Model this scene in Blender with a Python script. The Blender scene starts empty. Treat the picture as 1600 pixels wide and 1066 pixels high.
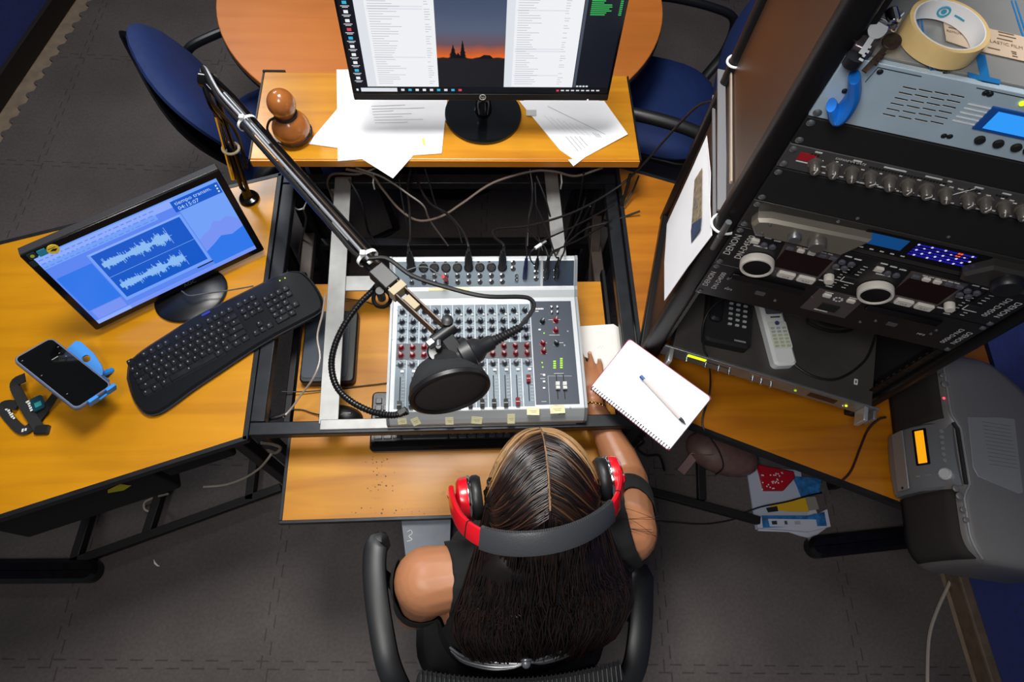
import bpy, bmesh, math, random
from mathutils import Vector, Matrix
random.seed(7)
PI = math.pi
scene = bpy.context.scene
COL = scene.collection

# ------------------------------------------------------------------ camera
CAM_H = 2.2
FPX = 991.916
CR = ((0.9979044696859198, -0.04003952228244213, 0.05082820119044856),
      (-0.015320278331384718, -0.9094164340960368, -0.4156044254671713),
      (0.06286460413230803, 0.4139548116056177, -0.9081241410158887))   # right, down, forward
cam_data = bpy.data.cameras.new('camera')
cam_data.sensor_width = 36.0
cam_data.lens = FPX / 1600 * 36.0
cam_data.clip_start = 0.02
cam_data.clip_end = 60
cam = bpy.data.objects.new('camera', cam_data)
COL.objects.link(cam)
_r, _d, _f = CR
cam.matrix_world = Matrix(((_r[0], -_d[0], -_f[0], 0), (_r[1], -_d[1], -_f[1], 0), (_r[2], -_d[2], -_f[2], CAM_H), (0, 0, 0, 1)))
scene.camera = cam

# ------------------------------------------------------------------ world, lights, exposure
scene.view_settings.view_transform = 'Standard'
scene.view_settings.look = 'None'
scene.view_settings.gamma = 1
scene.view_settings.exposure = 0.14
world = bpy.data.worlds.new('world')
scene.world = world
world.use_nodes = True
world.node_tree.nodes['Background'].inputs[0].default_value = (0.80, 0.88, 1.0, 1)
world.node_tree.nodes['Background'].inputs[1].default_value = 0.10

def area(name, loc, target, size, size_y, power, color, spread=180):
    l = bpy.data.lights.new(name, 'AREA')
    l.shape = 'RECTANGLE'; l.size = size; l.size_y = size_y
    l.energy = power; l.color = color; l.spread = math.radians(spread)
    o = bpy.data.objects.new(name, l); COL.objects.link(o)
    o.location = loc
    o.rotation_euler = (Vector(target) - Vector(loc)).to_track_quat('-Z', 'Y').to_euler()
    return o
# ceiling light panel above the console, then two lamps added as fill
area('ceiling_and_fill_light', (-0.15, 1.15, 2.95), (-0.05, 0.75, 0.8), 0.6, 0.6, 24, (1.0, 0.985, 0.96), 125)
area('ceiling_and_fill_light', (-1.7, 3.1, 2.95), (-0.8, 1.6, 0.5), 0.6, 0.6, 14, (0.95, 0.98, 1.0), 130)  # put in far left to lighten the floor there
area('ceiling_and_fill_light', (-0.45, -0.25, 2.95), (0.25, 0.4, 1.1), 0.6, 0.6, 12, (1.0, 0.98, 0.95), 130)  # added fill from behind the chair, brightens the rack fronts

def at(x, y, z):
    """photo pixel and height -> point in the room"""
    a = (x - 800) / FPX; b = (y - 533) / FPX
    d = [CR[0][i] * a + CR[1][i] * b + CR[2][i] for i in range(3)]
    t = (z - CAM_H) / d[2]
    return Vector((d[0] * t, d[1] * t, z))

# ------------------------------------------------------------------ materials
def lin(h):
    if isinstance(h, str):
        h = h.lstrip('#'); c = [int(h[i:i + 2], 16) / 255 for i in (0, 2, 4)]
        c = [v / 12.92 if v <= 0.04045 else ((v + 0.055) / 1.055) ** 2.4 for v in c]
        return (c[0], c[1], c[2], 1)
    return (h[0], h[1], h[2], 1)

MATS = {}
def mat(name, color, rough=0.5, metal=0.0, var=0.0, vscale=30, bump=0.0, bscale=200, emit=None, estr=1.0, spec=0.5, coat=0.0, alpha=1.0, sheen=0.0):
    if name in MATS: return MATS[name]
    m = bpy.data.materials.new(name); m.use_nodes = True
    nt = m.node_tree; b = nt.nodes['Principled BSDF']
    c = lin(color)
    b.inputs['Base Color'].default_value = c
    b.inputs['Roughness'].default_value = rough
    b.inputs['Metallic'].default_value = metal
    b.inputs['Specular IOR Level'].default_value = spec
    if coat: b.inputs['Coat Weight'].default_value = coat; b.inputs['Coat Roughness'].default_value = 0.12
    if sheen: b.inputs['Sheen Weight'].default_value = sheen
    if alpha < 1: b.inputs['Alpha'].default_value = alpha
    if emit is not None:
        b.inputs['Emission Color'].default_value = lin(emit); b.inputs['Emission Strength'].default_value = estr
    if var > 0 or bump > 0:
        tc = nt.nodes.new('ShaderNodeTexCoord')
    if var > 0:
        n = nt.nodes.new('ShaderNodeTexNoise'); n.inputs['Scale'].default_value = vscale; n.inputs['Detail'].default_value = 5
        nt.links.new(tc.outputs['Object'], n.inputs['Vector'])
        r = nt.nodes.new('ShaderNodeValToRGB')
        r.color_ramp.elements[0].position = 0.3; r.color_ramp.elements[1].position = 0.7
        r.color_ramp.elements[0].color = (c[0] * (1 - var), c[1] * (1 - var), c[2] * (1 - var), 1)
        r.color_ramp.elements[1].color = (min(1, c[0] * (1 + var)), min(1, c[1] * (1 + var)), min(1, c[2] * (1 + var)), 1)
        nt.links.new(n.outputs['Fac'], r.inputs['Fac']); nt.links.new(r.outputs['Color'], b.inputs['Base Color'])
    if bump > 0:
        n2 = nt.nodes.new('ShaderNodeTexNoise'); n2.inputs['Scale'].default_value = bscale; n2.inputs['Detail'].default_value = 3
        nt.links.new(tc.outputs['Object'], n2.inputs['Vector'])
        bp = nt.nodes.new('ShaderNodeBump'); bp.inputs['Strength'].default_value = bump; bp.inputs['Distance'].default_value = 0.002
        nt.links.new(n2.outputs['Fac'], bp.inputs['Height']); nt.links.new(bp.outputs['Normal'], b.inputs['Normal'])
    MATS[name] = m
    return m

def wood(name, c1, c2, c3, rough=0.3, rot=0.0, along=1.2, across=14, dirt=0.0, coat=0.3, spec=0.5):
    m = bpy.data.materials.new(name); m.use_nodes = True
    nt = m.node_tree; L = nt.links; b = nt.nodes['Principled BSDF']
    tc = nt.nodes.new('ShaderNodeTexCoord'); mp = nt.nodes.new('ShaderNodeMapping')
    mp.inputs['Rotation'].default_value = (0, 0, rot); mp.inputs['Scale'].default_value = (along, across, across)
    L.new(tc.outputs['Object'], mp.inputs['Vector'])
    n = nt.nodes.new('ShaderNodeTexNoise'); n.inputs['Scale'].default_value = 1.6; n.inputs['Detail'].default_value = 7; n.inputs['Distortion'].default_value = 0.6
    L.new(mp.outputs['Vector'], n.inputs['Vector'])
    r = nt.nodes.new('ShaderNodeValToRGB'); e = r.color_ramp.elements
    e[0].position = 0.28; e[0].color = lin(c1); e[1].position = 0.72; e[1].color = lin(c3)
    k = e.new(0.5); k.color = lin(c2)
    L.new(n.outputs['Fac'], r.inputs['Fac'])
    col = r.outputs['Color']
    # broad blotches in the varnish
    n3 = nt.nodes.new('ShaderNodeTexNoise'); n3.inputs['Scale'].default_value = 3.5; n3.inputs['Detail'].default_value = 4
    L.new(tc.outputs['Object'], n3.inputs['Vector'])
    r3 = nt.nodes.new('ShaderNodeValToRGB'); r3.color_ramp.elements[0].position = 0.35; r3.color_ramp.elements[1].position = 0.7
    r3.color_ramp.elements[0].color = (0.82, 0.80, 0.74, 1); r3.color_ramp.elements[1].color = (1, 1, 1, 1)
    L.new(n3.outputs['Fac'], r3.inputs['Fac'])
    mx = nt.nodes.new('ShaderNodeMix'); mx.data_type = 'RGBA'; mx.blend_type = 'MULTIPLY'; mx.inputs[0].default_value = 0.8
    L.new(col, mx.inputs[6]); L.new(r3.outputs['Color'], mx.inputs[7]); col = mx.outputs[2]
    if dirt > 0:
        n4 = nt.nodes.new('ShaderNodeTexNoise'); n4.inputs['Scale'].default_value = 9; n4.inputs['Detail'].default_value = 9; n4.inputs['Roughness'].default_value = 0.75
        mp4 = nt.nodes.new('ShaderNodeMapping'); mp4.inputs['Scale'].default_value = (2.2, 5.0, 2.0); mp4.inputs['Rotation'].default_value = (0, 0, rot)
        L.new(tc.outputs['Object'], mp4.inputs['Vector']); L.new(mp4.outputs['Vector'], n4.inputs['Vector'])
        r4 = nt.nodes.new('ShaderNodeValToRGB'); r4.color_ramp.elements[0].position = 0.60; r4.color_ramp.elements[1].position = 0.72
        r4.color_ramp.elements[0].color = (0, 0, 0, 1); r4.color_ramp.elements[1].color = (dirt, dirt, dirt, 1)
        L.new(n4.outputs['Fac'], r4.inputs['Fac'])
        mx4 = nt.nodes.new('ShaderNodeMix'); mx4.data_type = 'RGBA'
        L.new(r4.outputs['Color'], mx4.inputs[0]); L.new(col, mx4.inputs[6]); mx4.inputs[7].default_value = lin('#4a2c10'); col = mx4.outputs[2]
    L.new(col, b.inputs['Base Color'])
    b.inputs['Roughness'].default_value = rough
    b.inputs['Coat Weight'].default_value = coat; b.inputs['Coat Roughness'].default_value = 0.15
    b.inputs['Specular IOR Level'].default_value = spec
    bp = nt.nodes.new('ShaderNodeBump'); bp.inputs['Strength'].default_value = 0.06; bp.inputs['Distance'].default_value = 0.002
    L.new(n.outputs['Fac'], bp.inputs['Height']); L.new(bp.outputs['Normal'], b.inputs['Normal'])
    return m

def glow(name, color, strength=1.0):
    if name in MATS: return MATS[name]
    m = mat(name, '#050505', 0.25, emit=color, estr=strength, spec=0.3)
    return m

# ------------------------------------------------------------------ geometry collector
TEXT_CACHE = {}
def text_mesh(s):
    if s in TEXT_CACHE: return TEXT_CACHE[s]
    cu = bpy.data.curves.new('t', 'FONT'); cu.body = s; cu.size = 1.0
    cu.align_x = 'CENTER'; cu.align_y = 'CENTER'; cu.resolution_u = 2
    o = bpy.data.objects.new('t', cu); COL.objects.link(o)
    dg = bpy.context.evaluated_depsgraph_get()
    me = bpy.data.meshes.new_from_object(o.evaluated_get(dg))
    v = [tuple(x.co) for x in me.vertices]; f = [tuple(p.vertices) for p in me.polygons]
    bpy.data.objects.remove(o); bpy.data.curves.remove(cu); bpy.data.meshes.remove(me)
    TEXT_CACHE[s] = (v, f)
    return v, f

def frame(origin, xdir, ydir):
    x = Vector(xdir).normalized(); y = Vector(ydir); y = (y - x * y.dot(x)).normalized(); z = x.cross(y)
    M = Matrix(((x.x, y.x, z.x, origin[0]), (x.y, y.y, z.y, origin[1]), (x.z, y.z, z.z, origin[2]), (0, 0, 0, 1)))
    return M
def T(x, y, z): return Matrix.Translation((x, y, z))
def RZ(a): return Matrix.Rotation(a, 4, 'Z')
def RX(a): return Matrix.Rotation(a, 4, 'X')
def RY(a): return Matrix.Rotation(a, 4, 'Y')

def smooth_path(pts, n=6):
    """Catmull-Rom through the points"""
    P = [Vector(p) for p in pts]
    if len(P) < 3: return P
    out = []
    for i in range(len(P) - 1):
        p0 = P[i - 1] if i > 0 else P[i] * 2 - P[i + 1]
        p1, p2 = P[i], P[i + 1]
        p3 = P[i + 2] if i + 2 < len(P) else P[i + 1] * 2 - P[i]
        for k in range(n):
            t = k / n
            out.append(0.5 * ((2 * p1) + (-p0 + p2) * t + (2 * p0 - 5 * p1 + 4 * p2 - p3) * t * t + (-p0 + 3 * p1 - 3 * p2 + p3) * t ** 3))
    out.append(P[-1])
    return out

def rrect(w, h, r, n=4, cx=0, cy=0):
    r = min(r, w / 2 - 1e-5, h / 2 - 1e-5); pts = []
    for (sx, sy, a0) in ((1, 1, 0), (-1, 1, PI / 2), (-1, -1, PI), (1, -1, 1.5 * PI)):
        for k in range(n + 1):
            a = a0 + PI / 2 * k / n
            pts.append((cx + sx * (w / 2 - r) + r * math.cos(a), cy + sy * (h / 2 - r) + r * math.sin(a)))
    return pts

class G:
    def __init__(s, X=None):
        s.v = []; s.f = []; s.mi = []; s.mats = []; s.X = X or Matrix()
    def m(s, mt):
        if mt not in s.mats: s.mats.append(mt)
        return s.mats.index(mt)
    def add(s, vs, fs, mt, X=None):
        X = s.X @ X if X is not None else s.X
        o = len(s.v); i = s.m(mt)
        s.v += [tuple(X @ Vector(p)) for p in vs]
        for f in fs: s.f.append(tuple(o + k for k in f)); s.mi.append(i)
        return s
    def box(s, c, d, mt, X=None):
        a, b, e = d[0] / 2, d[1] / 2, d[2] / 2
        vs = [(c[0] + x * a, c[1] + y * b, c[2] + z * e) for z in (-1, 1) for y in (-1, 1) for x in (-1, 1)]
        return s.add(vs, [(0, 2, 3, 1), (4, 5, 7, 6), (0, 1, 5, 4), (2, 6, 7, 3), (0, 4, 6, 2), (1, 3, 7, 5)], mt, X)
    def prism(s, poly, z0, z1, mt, X=None, ch=0.0, bottom=True):
        """poly ccw in xy; ch insets the top edge"""
        n = len(poly); A = sum(poly[i][0] * poly[(i + 1) % n][1] - poly[(i + 1) % n][0] * poly[i][1] for i in range(n))
        if A < 0: poly = poly[::-1]
        rings = [(poly, z0)]
        if ch > 0:
            cx = sum(p[0] for p in poly) / n; cy = sum(p[1] for p in poly) / n
            ins = []
            for i in range(n):
                p0, p1, p2 = Vector(poly[i - 1][:2]), Vector(poly[i][:2]), Vector(poly[(i + 1) % n][:2])
                e1 = (p1 - p0); e2 = (p2 - p1)
                n1 = Vector((-e1.y, e1.x)); n2 = Vector((-e2.y, e2.x))
                nn = (n1.normalized() if n1.length > 1e-9 else Vector((0, 0))) + (n2.normalized() if n2.length > 1e-9 else Vector((0, 0)))
                if nn.length > 1e-6: nn = nn.normalized()
                ins.append((p1.x + nn.x * ch, p1.y + nn.y * ch))
            rings += [(poly, z1 - ch), (ins, z1)]
        else: rings.append((poly, z1))
        vs = []; fs = []
        for (pp, z) in rings: vs += [(p[0], p[1], z) for p in pp]
        for r in range(len(rings) - 1):
            for i in range(n):
                j = (i + 1) % n
                fs.append((r * n + i, r * n + j, (r + 1) * n + j, (r + 1) * n + i))
        fs.append(tuple((len(rings) - 1) * n + i for i in range(n)))
        if bottom: fs.append(tuple(reversed(range(n))))
        return s.add(vs, fs, mt, X)
    def rbox(s, c, d, r, mt, X=None, ch=0.0, n=4):
        return s.prism(rrect(d[0], d[1], r, n, c[0], c[1]), c[2] - d[2] / 2, c[2] + d[2] / 2, mt, X, ch)
    def tube(s, pts, r, mt, n=8, spl=0, closed=False, X=None, flat=1.0, caps=True):
        P = smooth_path(pts, spl) if spl else [Vector(p) for p in pts]
        rr = r if isinstance(r, (list, tuple)) else None
        N = len(P); vs = []; fs = []
        t0 = (P[1] - P[0]).normalized()
        up = Vector((0, 0, 1)) if abs(t0.z) < 0.9 else Vector((1, 0, 0))
        nx = t0.cross(up).normalized()
        for i in range(N):
            if closed: t = (P[(i + 1) % N] - P[i - 1])
            else: t = P[min(i + 1, N - 1)] - P[max(i - 1, 0)]
            t = t.normalized() if t.length > 1e-9 else t0
            nx = (nx - t * nx.dot(t))
            nx = nx.normalized() if nx.length > 1e-6 else t.orthogonal().normalized()
            ny = t.cross(nx)
            if rr: q = i / (N - 1) * (len(rr) - 1); k = min(int(q), len(rr) - 2); ri = rr[k] + (rr[k + 1] - rr[k]) * (q - k)
            else: ri = r
            for k in range(n):
                a = 2 * PI * k / n
                vs.append(P[i] + nx * (ri * math.cos(a)) + ny * (ri * flat * math.sin(a)))
        M = N if closed else N - 1
        for i in range(M):
            for k in range(n):
                a = i * n + k; b = i * n + (k + 1) % n; c = ((i + 1) % N) * n + (k + 1) % n; d = ((i + 1) % N) * n + k
                fs.append((a, b, c, d))
        if not closed and caps:
            fs.append(tuple(reversed(range(n)))); fs.append(tuple((N - 1) * n + k for k in range(n)))
        return s.add(vs, fs, mt, X)
    def cyl(s, p0, p1, r, mt, r1=None, n=16, X=None):
        return s.tube([p0, p1], [r, r if r1 is None else r1], mt, n, X=X)
    def lathe(s, prof, mt, X=None, n=24, capb=True, capt=True):
        vs = []; fs = []
        for (r, z) in prof:
            for k in range(n):
                a = 2 * PI * k / n; vs.append((r * math.cos(a), r * math.sin(a), z))
        for i in range(len(prof) - 1):
            for k in range(n):
                j = (k + 1) % n; fs.append((i * n + k, i * n + j, (i + 1) * n + j, (i + 1) * n + k))
        if capb: fs.append(tuple(reversed(range(n))))
        if capt: fs.append(tuple((len(prof) - 1) * n + k for k in range(n)))
        return s.add(vs, fs, mt, X)
    def ell(s, c, r, mt, X=None, nu=20, nv=12):
        vs = [(c[0], c[1], c[2] - r[2])]; fs = []
        for j in range(1, nv):
            b = -PI / 2 + PI * j / nv
            for k in range(nu):
                a = 2 * PI * k / nu; vs.append((c[0] + r[0] * math.cos(b) * math.cos(a), c[1] + r[1] * math.cos(b) * math.sin(a), c[2] + r[2] * math.sin(b)))
        vs.append((c[0], c[1], c[2] + r[2])); t = len(vs) - 1
        for k in range(nu):
            fs.append((0, 1 + (k + 1) % nu, 1 + k)); fs.append((t, t - nu + k, t - nu + (k + 1) % nu))
        for j in range(nv - 2):
            for k in range(nu):
                a = 1 + j * nu + k; b = 1 + j * nu + (k + 1) % nu
                fs.append((a, b, b + nu, a + nu))
        return s.add(vs, fs, mt, X)
    def quad(s, pts, mt, X=None): return s.add(pts, [tuple(range(len(pts)))], mt, X)
    def rect(s, x0, y0, x1, y1, z, mt, X=None): return s.add([(x0, y0, z), (x1, y0, z), (x1, y1, z), (x0, y1, z)], [(0, 1, 2, 3)], mt, X)
    def bar(s, p0, p1, w, h, mt, X=None, up=(0, 0, 1)):
        p0 = Vector(p0); p1 = Vector(p1); t = (p1 - p0); L = t.length
        M = frame(p0, t, Vector(up).cross(t) if abs(t.normalized().dot(Vector(up))) < 0.99 else Vector((0, 1, 0)))
        return s.box((L / 2, 0, 0), (L, w, h), mt, (X @ M) if X is not None else M)
    def sheet(s, outline, mt, th=0.0006, X=None, wob=0.0):
        """thin sheet from an outline of 3-D points"""
        P = [Vector(p) for p in outline]; n = len(P)
        nrm = Vector((0, 0, 0)); 
        for i in range(n): nrm += P[i].cross(P[(i + 1) % n])
        nrm.normalize()
        if nrm.z < 0: P = P[::-1]; nrm = -nrm
        vs = [p for p in P] + [p + nrm * th for p in P]
        fs = [tuple(reversed(range(n))), tuple(range(n, 2 * n))] + [(i, (i + 1) % n, n + (i + 1) % n, n + i) for i in range(n)]
        return s.add(vs, fs, mt, X)
    def text(s, t, size, mt, X):
        v, f = text_mesh(t)
        return s.add([(p[0] * size, p[1] * size, p[2] * size) for p in v], f, mt, X)
    def build(s, name, parent=None, bevel=0.0, smooth=True, ang=40, segs=2, mods=None):
        me = bpy.data.meshes.new(name)
        me.from_pydata([tuple(p) for p in s.v], [], s.f)
        for mt in s.mats: me.materials.append(mt)
        me.polygons.foreach_set('material_index', s.mi)
        me.update()
        if smooth:
            me.polygons.foreach_set('use_smooth', [True] * len(me.polygons))
            me.set_sharp_from_angle(angle=math.radians(ang))
        o = bpy.data.objects.new(name, me); COL.objects.link(o)
        if parent is not None: o.parent = parent
        if bevel > 0:
            b = o.modifiers.new('bevel', 'BEVEL'); b.width = bevel; b.segments = segs; b.limit_method = 'ANGLE'; b.angle_limit = math.radians(35); b.harden_normals = False
        return o

def thing(name, label, cat, loc=(0, 0, 0), rz=0.0, group=None, M=None):
    o = bpy.data.objects.new(name, None); COL.objects.link(o); o.empty_display_size = 0.05
    if M is not None: o.matrix_world = M
    else: o.location = loc; o.rotation_euler = (0, 0, rz)
    o['label'] = label; o['category'] = cat
    if group: o['group'] = group
    return o
def tag(o, label, cat, group=None):
    o['label'] = label; o['category'] = cat
    if group: o['group'] = group
    return o
def struct(o):
    o['kind'] = 'structure'; return o
def plab(o, label): o['label'] = label; return o
def dup(root, M=None, label=None, group=None):
    r = root.copy(); COL.objects.link(r)
    if M is not None: r.matrix_world = M
    if label: r['label'] = label
    if group: r['group'] = group
    for ch in list(root.children):
        c = ch.copy(); COL.objects.link(c); c.parent = r
        for g in list(ch.children):
            d = g.copy(); COL.objects.link(d); d.parent = c
    return r

# shared materials
BLK = mat('black_plastic', '#141517', 0.42, bump=0.05, bscale=600)
BLKG = mat('black_gloss', '#0b0b0d', 0.16, spec=0.5)
BLKM = mat('black_matte', '#0c0c0d', 0.75)
DSTEEL = mat('dark_steel', '#25272b', 0.38, 0.55, var=0.25, vscale=25)
SILV = mat('silver_steel', '#8f8f8d', 0.45, 0.6, var=0.2, vscale=14)
CHROME = mat('chrome', '#d8d8d8', 0.12, 1.0)
GREYM = mat('grey_metal', '#84878a', 0.36, 0.8)
RUB = mat('cable_rubber', '#0e0e10', 0.5)
WHT = mat('white_plastic', '#e4e6e4', 0.4)
INK = mat('white_ink', '#d8d8d4', 0.6)
DINK = mat('dark_ink', '#2a2a2c', 0.7)
PAPER = mat('paper', '#eeeef0', 0.8, var=0.03, vscale=8)
# ================================================================== SETTING
def floor_material():
    m = bpy.data.materials.new('foam_mats'); m.use_nodes = True
    nt = m.node_tree; L = nt.links; b = nt.nodes['Principled BSDF']
    tc = nt.nodes.new('ShaderNodeTexCoord'); sp = nt.nodes.new('ShaderNodeSeparateXYZ')
    mp = nt.nodes.new('ShaderNodeMapping'); mp.inputs['Rotation'].default_value = (0, 0, 0.05); mp.inputs['Location'].default_value = (0.33, 0.41, 0)
    L.new(tc.outputs['Object'], mp.inputs['Vector']); L.new(mp.outputs['Vector'], sp.inputs[0])
    def M(op, a, b_=None, c=None):
        n = nt.nodes.new('ShaderNodeMath'); n.operation = op
        for i, v in enumerate((a, b_, c)):
            if v is None: continue
            if isinstance(v, (int, float)): n.inputs[i].default_value = v
            else: L.new(v, n.inputs[i])
        return n.outputs[0]
    def seam(u, v):
        sq = M('MULTIPLY', M('SIGN', M('SINE', M('MULTIPLY', v, 2 * PI / 0.075))), 0.011)
        d = M('ABSOLUTE', M('SUBTRACT', M('FRACT', M('DIVIDE', M('ADD', u, sq), 0.62)), 0.5))
        return M('LESS_THAN', M('ABSOLUTE', M('SUBTRACT', d, 0.0)), 0.0032)
    s = M('MAXIMUM', seam(sp.outputs[0], sp.outputs[1]), seam(sp.outputs[1], sp.outputs[0]))
    n = nt.nodes.new('ShaderNodeTexNoise'); n.inputs['Scale'].default_value = 2.4; n.inputs['Detail'].default_value = 6
    L.new(tc.outputs['Object'], n.inputs['Vector'])
    r = nt.nodes.new('ShaderNodeValToRGB'); r.color_ramp.elements[0].position = 0.3; r.color_ramp.elements[1].position = 0.72
    r.color_ramp.elements[0].color = lin('#4e4745'); r.color_ramp.elements[1].color = lin('#625a57')
    L.new(n.outputs['Fac'], r.inputs['Fac'])
    n2 = nt.nodes.new('ShaderNodeTexNoise'); n2.inputs['Scale'].default_value = 95; n2.inputs['Detail'].default_value = 3
    L.new(tc.outputs['Object'], n2.inputs['Vector'])
    r2 = nt.nodes.new('ShaderNodeValToRGB'); r2.color_ramp.elements[0].position = 0.35; r2.color_ramp.elements[1].position = 0.65
    r2.color_ramp.elements[0].color = (0.88, 0.88, 0.88, 1); r2.color_ramp.elements[1].color = (1.08, 1.08, 1.08, 1)
    L.new(n2.outputs['Fac'], r2.inputs['Fac'])
    mx = nt.nodes.new('ShaderNodeMix'); mx.data_type = 'RGBA'; mx.blend_type = 'MULTIPLY'; mx.inputs[0].default_value = 1
    L.new(r.outputs['Color'], mx.inputs[6]); L.new(r2.outputs['Color'], mx.inputs[7])
    mx2 = nt.nodes.new('ShaderNodeMix'); mx2.data_type = 'RGBA'
    L.new(M('MULTIPLY', s, 0.55), mx2.inputs[0]); L.new(mx.outputs[2], mx2.inputs[6]); mx2.inputs[7].default_value = lin('#171313')
    L.new(mx2.outputs[2], b.inputs['Base Color'])
    b.inputs['Roughness'].default_value = 0.62; b.inputs['Specular IOR Level'].default_value = 0.35
    bp = nt.nodes.new('ShaderNodeBump'); bp.inputs['Strength'].default_value = 0.15; bp.inputs['Distance'].default_value = 0.003
    L.new(n2.outputs['Fac'], bp.inputs['Height']); L.new(bp.outputs['Normal'], b.inputs['Normal'])
    return m
FLOORM = floor_material()
BARE = mat('bare_floor', '#8d7a66', 0.7, var=0.2, vscale=20)
BLUEWALL = mat('blue_carpet_wall', '#08267c', 0.9, var=0.25, vscale=60, bump=0.4, bscale=300, sheen=0.3)

wl0 = at(0, 160, 0); wl1 = at(108, 0, 0); wd = (wl1 - wl0).normalized(); wn = Vector((wd.y, -wd.x, 0))
g = G(); g.box((0, 1.2, -0.03), (6.4, 6.6, 0.04), BARE); struct(g.build('floor', smooth=False))
# foam mats lying on the bare floor, toothed towards the left wall
poly = []
e0 = wl0 + wn * 0.085
k = -30
while k < 50:
    for (q, dd) in ((0, 0), (0.02, 0.022), (0.05, 0.022), (0.06, 0)):
        p = e0 + wd * (k * 0.075 + q) + wn * dd
        if -1.4 < p.y < 4.3: poly.append((p.x, p.y))
    k += 1
poly = poly + [(1.565, 4.3), (1.565, -1.4)]
g = G(); g.prism(poly, -0.0095, 0.0, FLOORM); fo = g.build('floor', smooth=False); struct(fo)

g = G(frame(wl0, wd, -wn)); g.box((0.9, 0.05, 1.35), (6.0, 0.1, 2.72), BLUEWALL); struct(g.build('wall_left', smooth=False))
g = G(frame(wl0, wd, -wn)); g.box((0.9, -0.012, 0.04), (6.0, 0.02, 0.09), mat('dark_base', '#1d1712', 0.6)); struct(g.build('baseboard_left', smooth=False))
g = G(); g.box((1.667, 1.3, 1.35), (0.1, 5.6, 2.72), BLUEWALL); struct(g.build('wall_right', smooth=False))
g = G(); g.box((1.602, 1.3, 0.025), (0.036, 5.6, 0.07), mat('beige_base', '#6b5a48', 0.6, var=0.2)); struct(g.build('baseboard_right', smooth=False, bevel=0.006))

g = G(); g.box((0, 4.45, 1.35), (6.4, 0.1, 2.72), BLUEWALL); struct(g.build('wall_back', smooth=False))

# ================================================================== DESKS
WOODY = wood('yellow_varnished_wood', '#c07e02', '#ce8b02', '#d79306', 0.34, rot=-0.32, dirt=0.12, coat=0.2)
WOODR = wood('amber_varnished_wood', '#96550a', '#ad680c', '#bc7610', 0.36, rot=1.2, dirt=0.25, coat=0.2)
WOODS = wood('shelf_wood', '#b87410', '#c98616', '#d4941e', 0.34, rot=0.0, dirt=0.3, coat=0.25)
WOODT = wood('tray_wood', '#a8690c', '#c07e12', '#cc8e1c', 0.42, rot=0.0, dirt=0.4, coat=0.08, spec=0.35)
WOODO = wood('oval_wood', '#c06e28', '#c8742c', '#ce7a32', 0.45, rot=1.3, dirt=0.0, coat=0.1)
WOODE = mat('wood_edge', '#e0a848', 0.4)
LEGB = mat('leg_black', '#111112', 0.5)

def wing(name, label, poly, woodm, legs, stretch, foot):
    loc = Vector((poly[0][0], poly[0][1], 0)); X = T(*(-loc))
    t = thing(name, label, 'desk', loc)
    n = len(poly); cx = sum(p[0] for p in poly) / n; cy = sum(p[1] for p in poly) / n
    ins = [(p[0] + (cx - p[0]) * 0.012, p[1] + (cy - p[1]) * 0.012) for p in poly]
    g = G(X); g.prism(ins, 0.73, 0.7515, woodm); g.build('desktop', t, smooth=False)
    g = G(X)
    for i in range(n):
        a, b = Vector((*poly[i], 0.7375)), Vector((*poly[(i + 1) % n], 0.7375))
        d = (b - a).normalized(); g.bar(a - d * 0.003 + Vector((0, 0, 0.004)), b + d * 0.003 + Vector((0, 0, 0.004)), 0.010, 0.023, DSTEEL)
    g.build('steel_edge', t, smooth=False)
    for (x, y) in legs:
        g = G(X); g.box((x, y, 0.362), (0.032, 0.032, 0.716), LEGB); g.build('leg', t, bevel=0.003)
    for (a, b) in stretch:
        g = G(X); g.bar(a, b, 0.026, 0.026, LEGB); g.build('stretcher', t, bevel=0.002)
    for (a, b, r) in foot:
        g = G(X); a = Vector(a); b = Vector(b); L = (b - a).length
        g.prism(rrect(L, 2 * r, r, 6), 0.0, 0.05, mat('black_foot', '#0d0d0e', 0.25, var=0.5, vscale=40), frame((a + b) / 2 * 1.0 - Vector((0, 0, (a.z + b.z) / 2)), b - a, Vector((0, 0, 1)).cross(b - a)), ch=0.012)
        g.build('foot', t)
    return t

A = Vector((-0.523, 0.425, 0)); B = Vector((-0.527, 1.182, 0))
dl = Vector((-0.95, -0.309, 0))
C_ = B + dl * 1.22; D_ = A + dl * 1.22
fl = at(120, 868, 0); s0 = at(112, 880, 0.03); s1 = at(440, 762, 0.03)
c0, c1 = at(230, 834, 0.03), at(250, 772, 0.03); c2, c3 = at(390, 782, 0.03), at(398, 716, 0.03)
wing('wing_desk', 'yellow varnished wooden desk carrying the tilted monitor and the black keyboard', [(A.x, A.y), (B.x, B.y), (C_.x, C_.y), (D_.x, D_.y)], WOODY,
     [(-1.25, 0.52), (-0.575, 0.452), (-0.585, 1.12), (-1.62, 0.8)],
     [(s0, s1), (at(116, 880, 0.03), at(158, 745, 0.03)), (c0, c0 + (c1 - c0) * 2.5), (c2, c2 + (c3 - c2) * 2.5)],
     [((-1.66, 0.235, 0), at(163, 893, 0), 0.036)])
A2 = Vector((0.424, 0.474, 0)); B2 = Vector((0.428, 1.215, 0))
D2 = Vector((1.30, 0.092, 0)); C2 = Vector((1.36, 0.87, 0))
r0, r1 = at(1004, 765, 0.03), at(1200, 818, 0.03); r2, r3 = at(1096, 782, 0.03), at(1094, 720, 0.03)
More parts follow.
